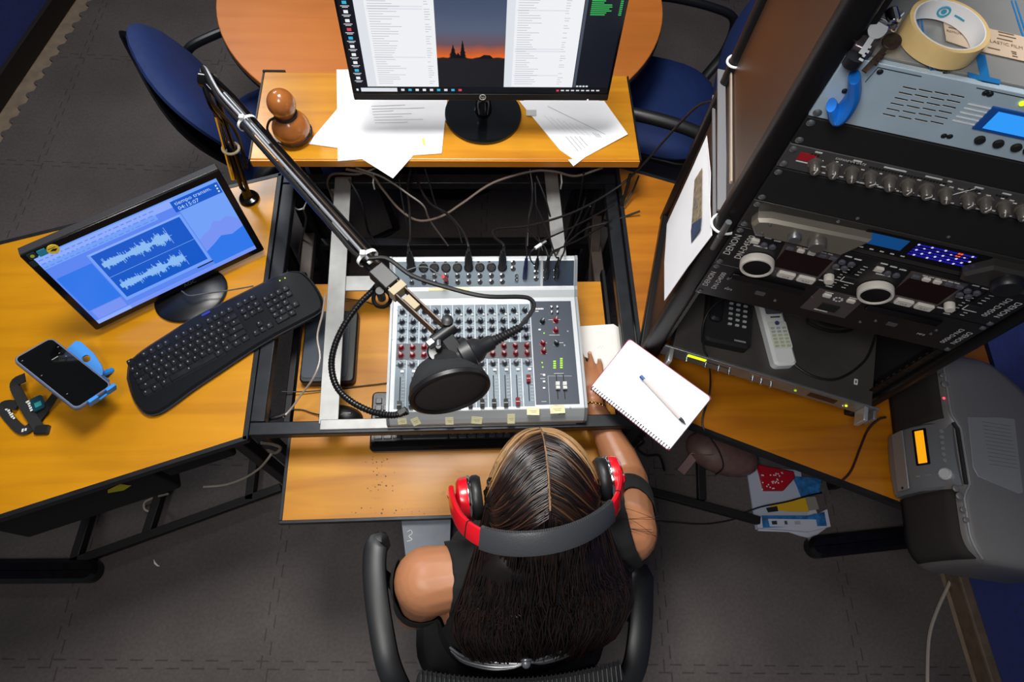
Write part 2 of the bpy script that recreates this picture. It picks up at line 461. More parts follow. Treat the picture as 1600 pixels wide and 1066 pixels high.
wing('wing_desk', 'amber wooden desk under the tall equipment rack and the boombox', [(A2.x, A2.y), (B2.x, B2.y), (C2.x, C2.y), (D2.x, D2.y)], WOODR,
     [(0.47, 0.50), (0.47, 1.16), (1.26, 0.42), (1.28, 0.86)],
     [(r0, r0 + (r1 - r0) * 0.93), (r2, r2 + (r3 - r2) * 3.0)],
     [(at(1256, 858, 0), (1.50, 0.235, 0), 0.036)])

# black cabinet boxes hung under the left desk
ux = (A - D_).normalized(); uy = Vector((-ux.y, ux.x, 0))
def under_box(label, d0, d1, z0, sticker=False, grip=False):
    p0 = A - ux * d1 + uy * 0.03
    t = thing('under_desk_cabinet', label, 'cabinet', (p0.x, p0.y, z0), math.atan2(ux.y, ux.x))
    g = G(); g.rbox(((d1 - d0) / 2, 0.2, (0.725 - z0) / 2), (d1 - d0, 0.36, 0.725 - z0), 0.008, BLKM, ch=0.004); g.build('body', t)
    if sticker:
        g = G(); g.prism([(0, 0), (0.035, 0.012), (0.045, -0.02), (0.02, -0.036), (-0.01, -0.02)], 0, 0.001, mat('yellow_sticker', '#d8c820', 0.5), T(0.28, 0.018, 0.16) @ RX(PI / 2))
        plab(g.build('sticker', t), 'yellow torn sticker')
    if grip:
        g = G(); g.box((0.15, 0.012, 0.2), (0.05, 0.016, 0.01), GREYM); g.build('grip', t)
under_box('black box hung under the left desk with a torn yellow sticker', 0.27, 0.66, 0.42, sticker=True)
under_box('smaller black box with a grey grip under the left desk corner', 0.085, 0.255, 0.53, grip=True)

# ------------------------------------------------------------------ central console frame
loc = Vector((-0.5, 0.44, 0)); X = T(*(-loc))
t = thing('console_frame', 'black and bare steel frame holding the sound mixer between the desks', 'frame', loc)
def fbar(name, a, b, w, h, m, lab=None):
    g = G(X); g.bar(a, b, w, h, m); o = g.build(name, t, bevel=0.0025)
    if lab: plab(o, lab)
zt = 0.738
fbar('front_bar', (-0.518, 0.447, zt), (0.414, 0.447, zt), 0.032, 0.028, DSTEEL)
fbar('back_bar', (-0.518, 1.168, zt), (0.42, 1.168, zt), 0.032, 0.028, DSTEEL)
fbar('side_bar', (-0.501, 0.464, zt), (-0.501, 1.15, zt), 0.034, 0.028, DSTEEL)
fbar('side_bar', (0.397, 0.464, zt), (0.401, 1.15, zt), 0.034, 0.028, DSTEEL)
for (x, y) in ((-0.5, 0.447), (0.397, 0.447), (-0.5, 1.168), (0.4, 1.168)):
    g = G(X); g.box((x, y, 0.362), (0.03, 0.03, 0.722), DSTEEL); g.build('leg', t, bevel=0.002)
sl0 = at(514, 662, 0.752); sl1 = at(537, 277, 0.752)
def angle_rail(name, a, b, w, lab=None, lip=-1):
    """L-section steel: flat flange with an upright lip"""
    g = G(X); a = Vector(a); b = Vector(b); d = (b - a).normalized(); nrm = Vector((0, 0, 1)).cross(d)
    g.bar(a, b, w, 0.004, SILV); g.bar(a + nrm * (lip * w / 2) - Vector((0, 0, 0.013)), b + nrm * (lip * w / 2) - Vector((0, 0, 0.013)), 0.004, 0.03, SILV)
    o = g.build(name, t, bevel=0.001)
    if lab: plab(o, lab)
angle_rail('inner_rail', sl0, sl1, 0.043, 'bare silver steel rail', 1)
sr0 = at(884, 470, 0.752); sr1 = at(860, 268, 0.752)
angle_rail('inner_rail', (sr1.x + 0.012, 0.47, 0.752), (sr1.x, sr1.y, 0.752), 0.036, 'worn grey steel rail', -1)
cr0 = at(528, 444, 0.748); cr1 = at(640, 442, 0.748)
angle_rail('cross_rail', cr0, (sr1.x - 0.02, cr0.y, 0.748), 0.042, 'bare silver steel rail', 1)
fr0 = at(500, 662, 0.7535)
fbar('inner_front_rail', (fr0.x, 0.452, 0.7535), (0.245, 0.452, 0.7535), 0.026, 0.004, SILV, 'bare silver steel strip')
# lower frame: side channels, cross pieces and runners under the console
LOWM = mat('brown_steel', '#4b423c', 0.5, 0.4, var=0.2)
q0, q1 = at(490, 318, 0.5), at(478, 438, 0.5)
fbar('lower_runner', (q0.x, 1.15, 0.5), (q0.x + 0.005, 0.52, 0.5), 0.035, 0.03, LOWM, 'brown lower steel runner')
q0 = at(930, 440, 0.45)
fbar('lower_runner', (q0.x, 1.15, 0.5), (q0.x, 0.52, 0.5), 0.035, 0.03, LOWM, 'brown lower steel runner')
fbar('lower_crossbar', (-0.49, 1.168, 0.42), (0.39, 1.168, 0.42), 0.03, 0.03, DSTEEL)
fbar('floor_crossbar', (-0.49, 1.168, 0.05), (0.39, 1.168, 0.05), 0.03, 0.03, DSTEEL)
dg0, dg1 = at(905, 330, 0.45), at(940, 440, 0.25)
fbar('diagonal_brace', (0.39, 1.15, 0.60), (0.395, 0.75, 0.10), 0.03, 0.015, LOWM)
for (x0, x1) in ((-0.475, -0.458), (0.384, 0.373)):
    g = G(X); g.box(((x0 + x1) / 2, 0.70, 0.63), (abs(x1 - x0), 0.46, 0.03), mat('runner_black', '#111214', 0.4, 0.3)); g.build('tray_runner', t, bevel=0.002)

# ------------------------------------------------------------------ pull-out keyboard tray
loc = Vector((-0.03, 0.25, 0.62)); X = T(*(-loc))
t = thing('keyboard_tray', 'pulled-out wooden keyboard tray with a dark steel rim below the mixer', 'tray', loc)
TW0, TW1, TY0, TY1 = -0.452, 0.368, 0.256, 0.893
g = G(X); g.box(((TW0 + TW1) / 2, (TY0 + TY1) / 2, 0.631), (TW1 - TW0, TY1 - TY0, 0.018), WOODT); g.build('board', t, smooth=False)
g = G(X)
g.box(((TW0 + TW1) / 2, TY0 - 0.004, 0.630), (TW1 - TW0 + 0.016, 0.008, 0.024), DSTEEL)
g.box((TW0 - 0.004, (TY0 + 0.46) / 2, 0.630), (0.008, 0.46 - TY0, 0.024), DSTEEL)
g.box((TW1 + 0.004, (TY0 + 0.46) / 2, 0.630), (0.008, 0.46 - TY0, 0.024), DSTEEL)
g.build('steel_rim', t, bevel=0.001)
g = G(X)
ST = mat('worn_ink_spots', '#3a2410', 0.6)
for i in range(46):
    px = random.gauss(592, 14) if i < 30 else random.uniform(540, 690); py = random.uniform(714, 768) if i < 30 else random.uniform(793, 803)
    p = at(px, py, 0.6403); r = random.uniform(0.0006, 0.0022)
    g.prism([(p.x + r * math.cos(a) * random.uniform(.5, 1.6), p.y + r * math.sin(a) * random.uniform(.5, 1.3)) for a in (0, 1.2, 2.4, 3.6, 5)], 0.6400, 0.6403, ST)
plab(g.build('wear_marks', t, smooth=False), 'dark worn spots in the varnish')

# ------------------------------------------------------------------ monitor riser shelf
loc = Vector((-0.05, 1.25, 0)); X = T(*(-loc))
t = thing('monitor_riser', 'raised wooden shelf behind the console carrying the large monitor', 'shelf', loc)
a, b, c, d = at(391, 247, 0.9), at(1000, 251, 0.9), at(985, 117, 0.9), at(411, 114, 0.9)
SX0, SX1, SY0, SY1 = a.x, b.x, (a.y + b.y) / 2, (c.y + d.y) / 2
g = G(X); g.box(((SX0 + SX1) / 2, (SY0 + SY1) / 2, 0.887), (SX1 - SX0, SY1 - SY0, 0.026), WOODS); g.build('board', t, smooth=False, bevel=0.002)
g = G(X); g.box(((SX0 + SX1) / 2, SY0 - 0.002, 0.886), (SX1 - SX0, 0.004, 0.022), wood('edge_strip', '#c8781c', '#d88a2a', '#e09a3c', 0.35, dirt=0.2)); plab(g.build('edge_strip', t, smooth=False), 'lighter orange edge strip')
g = G(X); g.box((SX0 + 0.025, SY1 + 0.003, 0.888), (0.06, 0.006, 0.028), BLKM); g.build('corner_clip', t, smooth=False)
for x in (SX0 - 0.003, SX1 + 0.003): g = G(X); g.box((x, (SY0 + SY1) / 2, 0.886), (0.004, SY1 - SY0, 0.026), DSTEEL); g.build('steel_trim', t, smooth=False)
for (x, y) in ((SX0 + 0.06, 1.235), (SX1 - 0.06, 1.275), (SX0 + 0.06, SY1 - 0.04), (SX1 - 0.06, SY1 - 0.04)):
    g = G(X); g.box((x, y, 0.437), (0.03, 0.03, 0.874), DSTEEL); g.build('leg', t, bevel=0.002)
g = G(X); g.box(((SX0 + SX1) / 2, 1.235, 0.862), (SX1 - SX0 - 0.15, 0.03, 0.022), DSTEEL); g.build('support_bar', t, bevel=0.002)

# ------------------------------------------------------------------ oval meeting table
loc = Vector((-0.075, 1.96, 0))
t = thing('oval_table', 'orange laminate oval meeting table behind the shelf', 'table', loc)
el = [(0.745 * math.cos(2 * PI * k / 96), 0.62 * math.sin(2 * PI * k / 96)) for k in range(96)]
g = G(); g.prism(el, 0.712, 0.73, WOODO, ch=0.002); g.build('tabletop', t)
g = G(); g.prism([(x * 1.003, y * 1.003) for x, y in el], 0.700, 0.7125, BLKM); plab(g.build('edge_band', t), 'black edge band')
g = G(); g.lathe([(0.30, 0.0), (0.30, 0.02), (0.08, 0.06), (0.05, 0.10), (0.05, 0.66), (0.16, 0.70)], BLK); g.build('pedestal', t)

# ------------------------------------------------------------------ blue visitor chairs
BLUEF = mat('blue_upholstery', '#06245a', 0.75, var=0.15, vscale=40, bump=0.1, bscale=500)
def pad(w, h, th, bulge, mt, X, n=32, rim=None):
    """soft upholstered pad, superellipse outline, domed front (+z)"""
    g = G(X); rings = [(1.0, 0.0), (1.02, th * 0.3), (0.98, th * 0.7), (0.88, th + bulge * 0.3), (0.6, th + bulge * 0.75), (0.3, th + bulge * 0.95)]
    vs = []; fs = []
    for (s_, z) in rings:
        for k in range(n):
            a = 2 * PI * k / n; cx = math.copysign(abs(math.cos(a)) ** 0.72, math.cos(a)); sy = math.copysign(abs(math.sin(a)) ** 0.72, math.sin(a))
            x = s_ * w / 2 * cx; y = s_ * h / 2 * sy
            vs.append((x, y, z + 0.35 * x * x))
    for r in range(len(rings) - 1):
        for k in range(n):
            j = (k + 1) % n; fs.append((r * n + k, r * n + j, (r + 1) * n + j, (r + 1) * n + k))
    vs.append((0, 0, th + bulge)); c = len(vs) - 1; o = (len(rings) - 1) * n
    for k in range(n): fs.append((o + k, o + (k + 1) % n, c))
    fs.append(tuple(reversed(range(n))))
    g.add(vs, fs, mt); return g
def visitor_chair(label, loc, rz, bw=0.52, bh=0.40, bz=0.74, lean=0.22):
    t = thing('visitor_chair', label, 'chair', loc, rz, 'blue upholstered chairs around the oval table')
    pad(0.47, 0.45, 0.04, 0.035, BLUEF, T(0, 0, 0.43)).build('seat', t)
    g = G(); g.rbox((0, 0, 0.42), (0.44, 0.42, 0.022), 0.09, BLK, ch=0.004); g.build('seat_shell', t)
    Xb = T(0, -0.27, bz) @ RX(-PI / 2 - lean * -1) 
    Xb = frame((0, -0.25, bz), (1, 0, 0), (0, -math.sin(lean), math.cos(lean)))
    Xb = Xb @ RX(0)
    # pad normal must look forward (+y)
    Xf = frame((0, -0.25, bz), (-1, 0, 0), (0, -math.sin(lean), math.cos(lean)))
    b = pad(bw, bh, 0.03, 0.03, BLUEF, Xf).build('backrest', t)
    pad(bw * 1.03, bh * 1.03, 0.012, 0.012, BLKG, Xf @ T(0, 0, 0.003) @ Matrix.Diagonal((1, 1, -1, 1))).build('back_shell', b)
    g = G(); g.bar((0, -0.20, 0.42), (0, -0.275, bz - 0.05), 0.07, 0.016, BLK, up=(1, 0, 0)); g.build('back_spine', t, bevel=0.003)
    for s in (-1, 1):
        g = G(); g.tube([(s * 0.24, -0.16, 0.43), (s * 0.29, -0.20, 0.52), (s * 0.30, -0.19, 0.64), (s * 0.295, -0.1, 0.675), (s * 0.29, 0.08, 0.675), (s * 0.285, 0.13, 0.64), (s * 0.27, 0.11, 0.52), (s * 0.24, 0.08, 0.43)], 0.021, BLK, 10, 6, flat=0.7)
        g.build('armrest', t)
        g = G(); g.tube([(s * 0.22, 0.19, 0.42), (s * 0.235, 0.22, 0.02), (s * 0.235, 0.19, 0.014), (s * 0.235, -0.2, 0.014), (s * 0.235, -0.23, 0.02), (s * 0.22, -0.18, 0.42)], 0.0125, BLK, 8, 0)
        g.build('leg_frame', t)
    return t
visitor_chair('blue chair with black arms on the floor left of the oval table', (-0.61, 1.60, 0), math.radians(-60), bw=0.47, bh=0.36, bz=0.74, lean=0.46)
visitor_chair('blue chair with black arms between the oval table and the rack', (0.69, 1.74, 0), math.radians(72))
# ================================================================== LARGE MONITOR ON THE SHELF
def sunset_material():
    m = bpy.data.materials.new('sunset_picture'); m.use_nodes = True
    nt = m.node_tree; L = nt.links; b = nt.nodes['Principled BSDF']
    tc = nt.nodes.new('ShaderNodeTexCoord'); sp = nt.nodes.new('ShaderNodeSeparateXYZ'); L.new(tc.outputs['Generated'], sp.inputs[0])
    r = nt.nodes.new('ShaderNodeValToRGB'); e = r.color_ramp.elements
    e[0].position = 0.0; e[0].color = lin('#0c0e16'); e[1].position = 1.0; e[1].color = lin('#26324a')
    for p, c in ((0.255, '#0e1018'), (0.262, '#e86a1c'), (0.30, '#c05a30'), (0.36, '#6a5058'), (0.46, '#566078'), (0.62, '#46546e')):
        k = e.new(p); k.color = lin(c)
    n = nt.nodes.new('ShaderNodeTexNoise'); n.inputs['Scale'].default_value = 7; L.new(tc.outputs['Generated'], n.inputs['Vector'])
    ma = nt.nodes.new('ShaderNodeMath'); ma.operation = 'MULTIPLY_ADD'; ma.inputs[1].default_value = 0.03; L.new(n.outputs['Fac'], ma.inputs[0]); L.new(sp.outputs[1], ma.inputs[2])
    L.new(ma.outputs[0], r.inputs['Fac']); L.new(r.outputs['Color'], b.inputs['Emission Color'])
    b.inputs['Emission Strength'].default_value = 0.85; b.inputs['Base Color'].default_value = (0.01, 0.01, 0.01, 1); b.inputs['Roughness'].default_value = 0.3
    return m
HPW, HPH = 0.625, 0.372
hb = at(754, 157, 1.02)
HPM = frame(hb, (at(952, 158, 1.02) - at(556, 157, 1.02)), (0, 0.10, 1))
t = thing('monitor', 'large black monitor with white windows and a sunset picture on the raised shelf', 'monitor', M=HPM)
g = G(); g.prism(rrect(HPW, HPH, 0.004, 3, 0, HPH / 2), -0.014, 0.0, BLKG, ch=0.0015)
g.prism(rrect(HPW * 0.8, HPH * 0.75, 0.03, 4, 0, HPH * 0.5), -0.04, -0.014, BLK); g.build('housing', t)
g = G(); g.box((0, 0.01, -0.002), (HPW - 0.002, 0.018, 0.006), BLK); g.build('lower_bezel', t, bevel=0.001)
HX0, HX1, HY0, HY1 = -HPW / 2 + 0.006, HPW / 2 - 0.006, 0.023, HPH - 0.007
def hx(px): return HX0 + (px - 557) / (950 - 557) * (HX1 - HX0)
SCRD = glow('screen_dark', '#12151f', 0.9); SCRW = glow('screen_white', '#eceef2', 0.93); SCRG = glow('screen_text_grey', '#a9adb4', 0.9)
SCRL = glow('screen_pale', '#dfe3ea', 0.9); SCRT = glow('screen_terminal', '#141823', 0.9); SCRGR = glow('screen_green', '#3cc060', 0.9)
SCRB = glow('screen_taskbar', '#0d1118', 0.9); CY = glow('screen_cyan', '#3cb4d8', 0.9); RD = glow('screen_red', '#d8485a', 0.9)
g = G(); g.rect(HX0, HY0, HX1, HY1, 0.0004, SCRD); scr = g.build('screen', t, smooth=False)
g = G(); g.rect(hx(578), HY0 + 0.017, hx(686), HY1, 0.0008, SCRW); g.rect(hx(786), HY0 + 0.017, hx(893), HY1, 0.0008, SCRW)
g.rect(hx(578), HY0 + 0.017, hx(592), HY1, 0.0010, SCRL); g.rect(hx(786), HY0 + 0.017, hx(798), HY1, 0.0010, SCRL)
random.seed(3)
y = HY0 + 0.026
while y < HY1 - 0.02:
    for (a, b_, c) in ((596, 640, 680), (802, 838, 876)):
        w = random.uniform(14, b_ - a)
        g.rect(hx(a), y, hx(a + w), y + 0.0011, 0.0012, SCRG)
        if random.random() < 0.8: g.rect(hx(c - 8), y, hx(c - 8 + random.uniform(4, 9)), y + 0.0011, 0.0012, SCRG)
        if random.random() < 0.15: g.rect(hx(a - 2), y - 0.001, hx(b_ + 30), y + 0.0022, 0.0011, SCRL)
    y += 0.0058
g.build('document_windows', scr, smooth=False)
g = G(); g.rect(hx(686), HY0 + 0.017, hx(786), HY1, 0.0008, sunset_material()); g.build('wallpaper', scr, smooth=False)
g = G()
hz = HY0 + 0.017 + (HY1 - HY0 - 0.017) * 0.242
for (px, hh, w) in ((710, 0.030, 0.022), (724, 0.040, 0.019), (717, 0.012, 0.022)):
    x = hx(px)
    for k in range(9):
        q = k / 9; ww = w * (1.05 - q) * random.uniform(0.45, 0.62); y0 = hz + hh * q
        g.quad([(x - ww, y0 - 0.001, 0.0011), (x + ww * random.uniform(0.8, 1.1), y0 - 0.0008, 0.0011), (x + 0.0007, y0 + hh * 0.2, 0.0011), (x - 0.0007, y0 + hh * 0.2, 0.0011)], SCRB)
g.quad([(hx(745), hz - 0.002, 0.0011), (hx(770), hz - 0.002, 0.0011), (hx(764), hz + 0.007, 0.0011), (hx(755), hz + 0.008, 0.0011)], SCRB)
g.build('tree_silhouettes', scr, smooth=False)
g = G(); g.rect(hx(898), HY0 + 0.017, hx(949), HY1, 0.0008, SCRT); g.rect(hx(894), HY0 + 0.017, hx(898), HY1, 0.0009, glow('screen_scroll', '#4a5060', 0.9))
yy = HY1 - 0.004
while yy > HY0 + 0.2:
    if yy < HY0 + 0.30 or True:
        g.rect(hx(903), yy, hx(903 + random.uniform(16, 34)), yy + 0.0022, 0.0012, SCRGR)
        g.rect(hx(943), yy, hx(947), yy + 0.0022, 0.0012, SCRGR)
    yy -= 0.0045
for k in range(4): g.rect(hx(899 + k * 5), HY0 + 0.018, hx(902.5 + k * 5), HY0 + 0.022, 0.0012, SCRL)
g.build('terminal_window', scr, smooth=False)
g = G(); g.rect(HX0, HY0, HX1, HY0 + 0.0155, 0.0008, SCRB); g.rect(hx(567), HY0 + 0.003, hx(622), HY0 + 0.0135, 0.0011, SCRL); g.rect(hx(560), HY0 + 0.005, hx(563), HY0 + 0.011, 0.0011, SCRW)
for k, c in enumerate((SCRL, CY, SCRW, SCRW, SCRL, CY, SCRL, CY, RD)): g.rect(hx(628 + k * 11), HY0 + 0.005, hx(633 + k * 11), HY0 + 0.011, 0.0011, c)
g.rect(hx(869), HY0 + 0.005, hx(873), HY0 + 0.010, 0.0011, RD)
for k in range(8): g.rect(hx(876 + k * 8), HY0 + 0.006, hx(881 + k * 8), HY0 + 0.0095, 0.0011, SCRL)
g.build('taskbar', scr, smooth=False)
g = G()
for k in range(16):
    yk = HY0 + 0.029 + k * 0.0205; c = (SCRW, CY, SCRW, SCRW, SCRW, CY, RD, SCRW)[k % 8]
    g.rect(hx(563), yk + 0.008, hx(569), yk + 0.015, 0.0011, c)
    g.rect(hx(560), yk + 0.003, hx(572), yk + 0.0045, 0.0011, SCRL); g.rect(hx(562), yk, hx(570), yk + 0.0014, 0.0011, SCRL)
g.build('desktop_icons', scr, smooth=False)
g = G(); g.tube([(0.0075 * math.cos(a), 0.0105 + 0.0075 * math.sin(a), 0.0015) for a in [2 * PI * k / 20 for k in range(20)]], 0.0007, INK, 6, closed=True)
g.text('hp', 0.0105, INK, T(0, 0.0105, 0.0016) @ Matrix.Shear('XY', 4, (0.0, 0.0)))
g.build('maker_badge', t, smooth=False)
g = G(); g.box((HX1 - 0.045, 0.004, 0.0014), (0.004, 0.003, 0.0006), glow('led_white', '#f0f4ff', 1)); g.build('power_light', t, smooth=False)
inv = HPM.inverted()
bc = at(755, 178, 0.905); bc.z = 0.9
g = G(inv @ T(*bc))
g.lathe([(0.0, 0.0), (0.098, 0.0), (0.103, 0.003), (0.102, 0.008), (0.09, 0.0105), (0.03, 0.013), (0.0, 0.0135)], mat('black_lacquer', '#0b0e10', 0.09, coat=0.6), n=64, capb=False, capt=False); g.build('stand_base', t)
g = G(inv); nb = hb + Vector((0, 0.06, 0.06))
g.tube([(bc.x, bc.y + 0.012, 0.912), (bc.x, bc.y + 0.02, 0.96), (hb.x, hb.y + 0.05, 1.05), (hb.x, hb.y + 0.055, 1.15)], [0.034, 0.022, 0.024, 0.03], BLKG, 16, 6, flat=0.7); g.build('stand_neck', t)

# ================================================================== PAPERS ON THE SHELF
def paper(name, label, pts, z, cat='paper', th=0.0008, group=None, lines=None, m=PAPER):
    P = [at(x, y, (zz[0] if zz else z)) for (x, y, *zz) in pts]
    c = sum(P, Vector()) / len(P); loc = Vector((c.x, c.y, z))
    t_ = thing(name, label, cat, loc, group=group)
    g = G(T(*(-loc))); g.sheet(P, m, th); g.build('sheet', t_, smooth=False)
    return t_, loc
LG = mat('grey_print', '#a8a8ae', 0.8)
paper('paper_sheet', 'white sheet left of the round monitor foot, lying square under the others', [(526, 109), (700, 109), (690, 239), (528, 252)], 0.9005)
paper('paper_sheet', 'white sheet fanned to the left with its corner near the gourd', [(540, 155), (692, 170), (642, 247), (481, 225)], 0.9017)
tp, lp = paper('paper_sheet', 'top white sheet left of the monitor foot whose corner hangs over the shelf edge', [(560, 150), (699, 155), (690, 240, 0.902), (646, 243, 0.901), (614, 279, 0.896), (547, 237, 0.902)], 0.903)
g = G(T(*(-lp)))
for k in range(7):
    p0 = at(580 + k, 166 + k * 4.3, 0.9045); p1 = at(580 + k + random.uniform(30, 90), 164 + k * 4.5, 0.9045); g.bar(p0, p1, 0.0012, 0.0002, LG)
g.build('faint_handwriting', tp, smooth=False)
g = G(T(*(-lp))); p0 = at(661, 216, 0.9045); p1 = at(663, 226, 0.9045); g.bar(p0, p1, 0.005, 0.0003, mat('highlighter', '#c8d23c', 0.6)); plab(g.build('highlighter_mark', tp, smooth=False), 'yellow-green highlighter mark')
paper('paper_sheet', 'lower white sheet right of the round monitor foot', [(805, 140), (930, 150), (976, 204), (880, 236)], 0.9005)
tp, lp = paper('paper_sheet', 'printed white sheet right of the round monitor foot, corner over the shelf edge', [(811, 158), (944, 158), (981, 210, 0.904), (914, 246, 0.901), (896, 260, 0.898)], 0.903)
g = G(T(*(-lp)))
for k in range(5):
    p0 = at(884 + k * 7, 213 + k * -3 + k * 3, 0.9048); p1 = at(904 + k * 5, 236 - k * 2.5, 0.9048)
    if k < 4: g.bar(p0, p1, 0.0016, 0.0002, LG)
for k in range(3):
    p0 = at(926 + k * 4, 207 + k * 1, 0.9048); p1 = at(934 + k * 3, 215, 0.9048); g.bar(p0, p1, 0.0015, 0.0002, LG)
p0 = at(856, 166, 0.9048); p1 = at(946, 210, 0.9048); g.bar(p0, p1, 0.0012, 0.0002, LG)
for k in range(6):
    p0 = at(850 + k * 10, 180 + k * 3, 0.9048); p1 = at(874 + k * 10, 204 + k * 2, 0.9048); g.bar(p0, p1, 0.0007, 0.0002, mat('faint_print', '#d0d0d4', 0.8))
g.build('printed_lines', tp, smooth=False)
t_, _l = paper('paper_note', 'small grey torn label on the white sheet beside the monitor foot', [(822, 172), (838, 172), (838, 181), (822, 181)], 0.9050, m=mat('grey_label', '#b9bab8', 0.7))

# ================================================================== GOURD
GOURDM = mat('polished_gourd', '#a2602c', 0.22, var=0.2, vscale=14, coat=0.5)
gl = at(461, 214, 0.9)
t = thing('gourd', 'polished brown calabash gourd standing on the left end of the shelf', 'gourd', gl)
prof = [(0.0, 0.0), (0.022, 0.001), (0.038, 0.01), (0.0465, 0.028), (0.046, 0.044), (0.037, 0.062), (0.0265, 0.073), (0.0235, 0.079), (0.027, 0.088), (0.033, 0.104), (0.033, 0.120), (0.026, 0.136), (0.013, 0.147), (0.004, 0.1495), (0.0, 0.15)]
pp = smooth_path([(r, 0, z) for r, z in prof], 4)
TILT = RX(-0.02) @ RY(-0.04)
g = G(TILT); g.lathe([(max(p.x, 0.0), p.z) for p in pp], GOURDM, n=40, capb=False, capt=False); g.build('body', t)
g = G(TILT); g.tube([(0.0255 * math.cos(a), 0.0255 * math.sin(a), 0.079 + 0.002 * math.sin(a)) for a in [2 * PI * k / 24 for k in range(24)]], 0.0035, BLKM, 8, closed=True)
g.tube([(-0.024, -0.01, 0.078), (-0.04, -0.016, 0.072), (-0.052, -0.02, 0.05), (-0.05, -0.022, 0.03), (-0.042, -0.03, 0.012), (-0.03, -0.04, 0.006)], 0.003, BLKM, 8, 6)
g.tube([(0.047 * math.cos(a), 0.047 * math.sin(a), 0.016) for a in [-2.4 + 3.4 * k / 20 for k in range(21)]], 0.002, BLKM, 8)
plab(g.build('cord', t), 'black cord tied at the waist')

# ================================================================== TILTED MONITOR ON THE LEFT DESK
AR = ((0.8531, -0.1236, 0.5068), (0.5215, 0.1743, -0.8353), (0.0149, 0.9769, 0.2131))
AM = frame((-0.7299, 0.8299, 0.904), (AR[0][0], AR[1][0], 0.0), (AR[0][1], AR[1][1], AR[2][1]))
AW, AH = 0.432, 0.264
t = thing('monitor', 'black monitor showing a blue audio waveform on the left wooden desk', 'monitor', M=AM)
g = G(); g.prism(rrect(AW, AH, 0.005, 3), -0.022, 0.0, BLKG, ch=0.002); g.prism(rrect(AW * 0.72, AH * 0.7, 0.02, 4), -0.05, -0.022, BLK, ch=0.006); g.build('housing', t)
g = G(); g.box((0, AH / 2 + 0.001, -0.012), (AW - 0.004, 0.004, 0.022), mat('grey_gloss', '#3a3a3c', 0.25)); g.build('top_edge', t, bevel=0.001)
sx, sy = AW / 2 - 0.016, AH / 2 - 0.017
def ax(f): return -sx + f * 2 * sx
def ay(f): return -sy + f * 2 * sy
def aq(g, x0, y0, x1, y1, z, m): g.rect(ax(x0), ay(y0), ax(x1), ay(y1), z, m)
SB0 = glow('screen_sky_blue', '#6f9df2', 0.95); SB1 = glow('screen_panel_blue', '#5a83ec', 0.95); SB2 = glow('screen_deep_blue', '#1557c4', 0.95); SB3 = glow('screen_lilac', '#8aa8f6', 0.95)
SB4 = glow('screen_wave', '#86b6ee', 0.95); SB5 = glow('screen_mid_blue', '#2f74e4', 0.95); SB6 = glow('screen_violet', '#7390ee', 0.95); CLK = glow('screen_clock', '#b4d0f8', 0.95); SB7 = glow('screen_toolbar', '#6288e4', 0.95)
g = G(); g.rect(-sx, -sy, sx, sy, 0.0004, SB0); scr = g.build('screen', t, smooth=False)
g = G(); aq(g, 0, 0.05, 0.74, 0.98, 0.0007, SB1); aq(g, 0, 0.90, 0.74, 0.985, 0.0009, SB3); aq(g, 0.0, 0.84, 0.62, 0.90, 0.0009, SB0); aq(g, 0.01, 0.20, 0.20, 0.70, 0.0009, SB5); aq(g, 0.205, 0.12, 0.735, 0.80, 0.0009, SB0); aq(g, 0.0, 0.0, 1, 0.045, 0.0009, SB6); aq(g, 0.0, 0.0, 0.2, 0.045, 0.0011, SB3)
aq(g, 0.02, 0.06, 0.19, 0.19, 0.0009, SB6)
random.seed(11)
for r in range(3):
    x = 0.01
    while x < 0.6:
        w = random.uniform(0.008, 0.03); aq(g, x, 0.855 + r * 0.045, x + w, 0.867 + r * 0.045, 0.0013, SB7); x += w + 0.012
aq(g, 0.64, 0.10, 0.74, 0.115, 0.0013, SCRD)
g.build('editor_window', scr, smooth=False)
g = G(); aq(g, 0.22, 0.16, 0.72, 0.775, 0.0012, SB2); aq(g, 0.215, 0.78, 0.725, 0.795, 0.0013, SB3)
for (yc, seed) in ((0.62, 1), (0.31, 1)):
    random.seed(seed); x = 0.235; up = []; dn = []
    while x < 0.61:
        q = (x - 0.235) / 0.375
        a = 0.018 + 0.035 * abs(math.sin(q * 8 + 0.4)) * random.uniform(0.5, 1.3) + (0.035 if random.random() < 0.10 else 0) + (0.025 if 0.60 < q < 0.68 or 0.80 < q < 0.9 else 0)
        aq(g, x, yc - a * random.uniform(0.7, 1.1), x + 0.0035, yc + a, 0.0015, SB4); x += 0.0034
    aq(g, 0.235, yc - 0.003, 0.63, yc + 0.003, 0.0015, SB4)
aq(g, 0.612, 0.52, 0.615, 0.74, 0.0016, SB3); aq(g, 0.612, 0.2, 0.615, 0.42, 0.0016, SB3)
aq(g, 0.22, 0.462, 0.72, 0.466, 0.0016, SB4)
g.build('waveform_view', scr, smooth=False)
g = G(); aq(g, 0.72, 0.83, 0.995, 0.965, 0.0013, SB2)
g.text('tiempo transm.', 0.0138, CLK, T(ax(0.843), ay(0.925), 0.0016)); g.text('04:15:07', 0.0140, CLK, T(ax(0.80), ay(0.862), 0.0016))
for k in range(3): g.rect(ax(0.975), ay(0.85 + k * 0.035), ax(0.983), ay(0.868 + k * 0.035), 0.0016, SCRW)
g.build('clock_box', scr, smooth=False)
g = G()
pk = [(0.74, 0.42), (0.78, 0.46), (0.82, 0.48), (0.86, 0.56), (0.90, 0.53), (0.94, 0.56), (1.0, 0.47)]
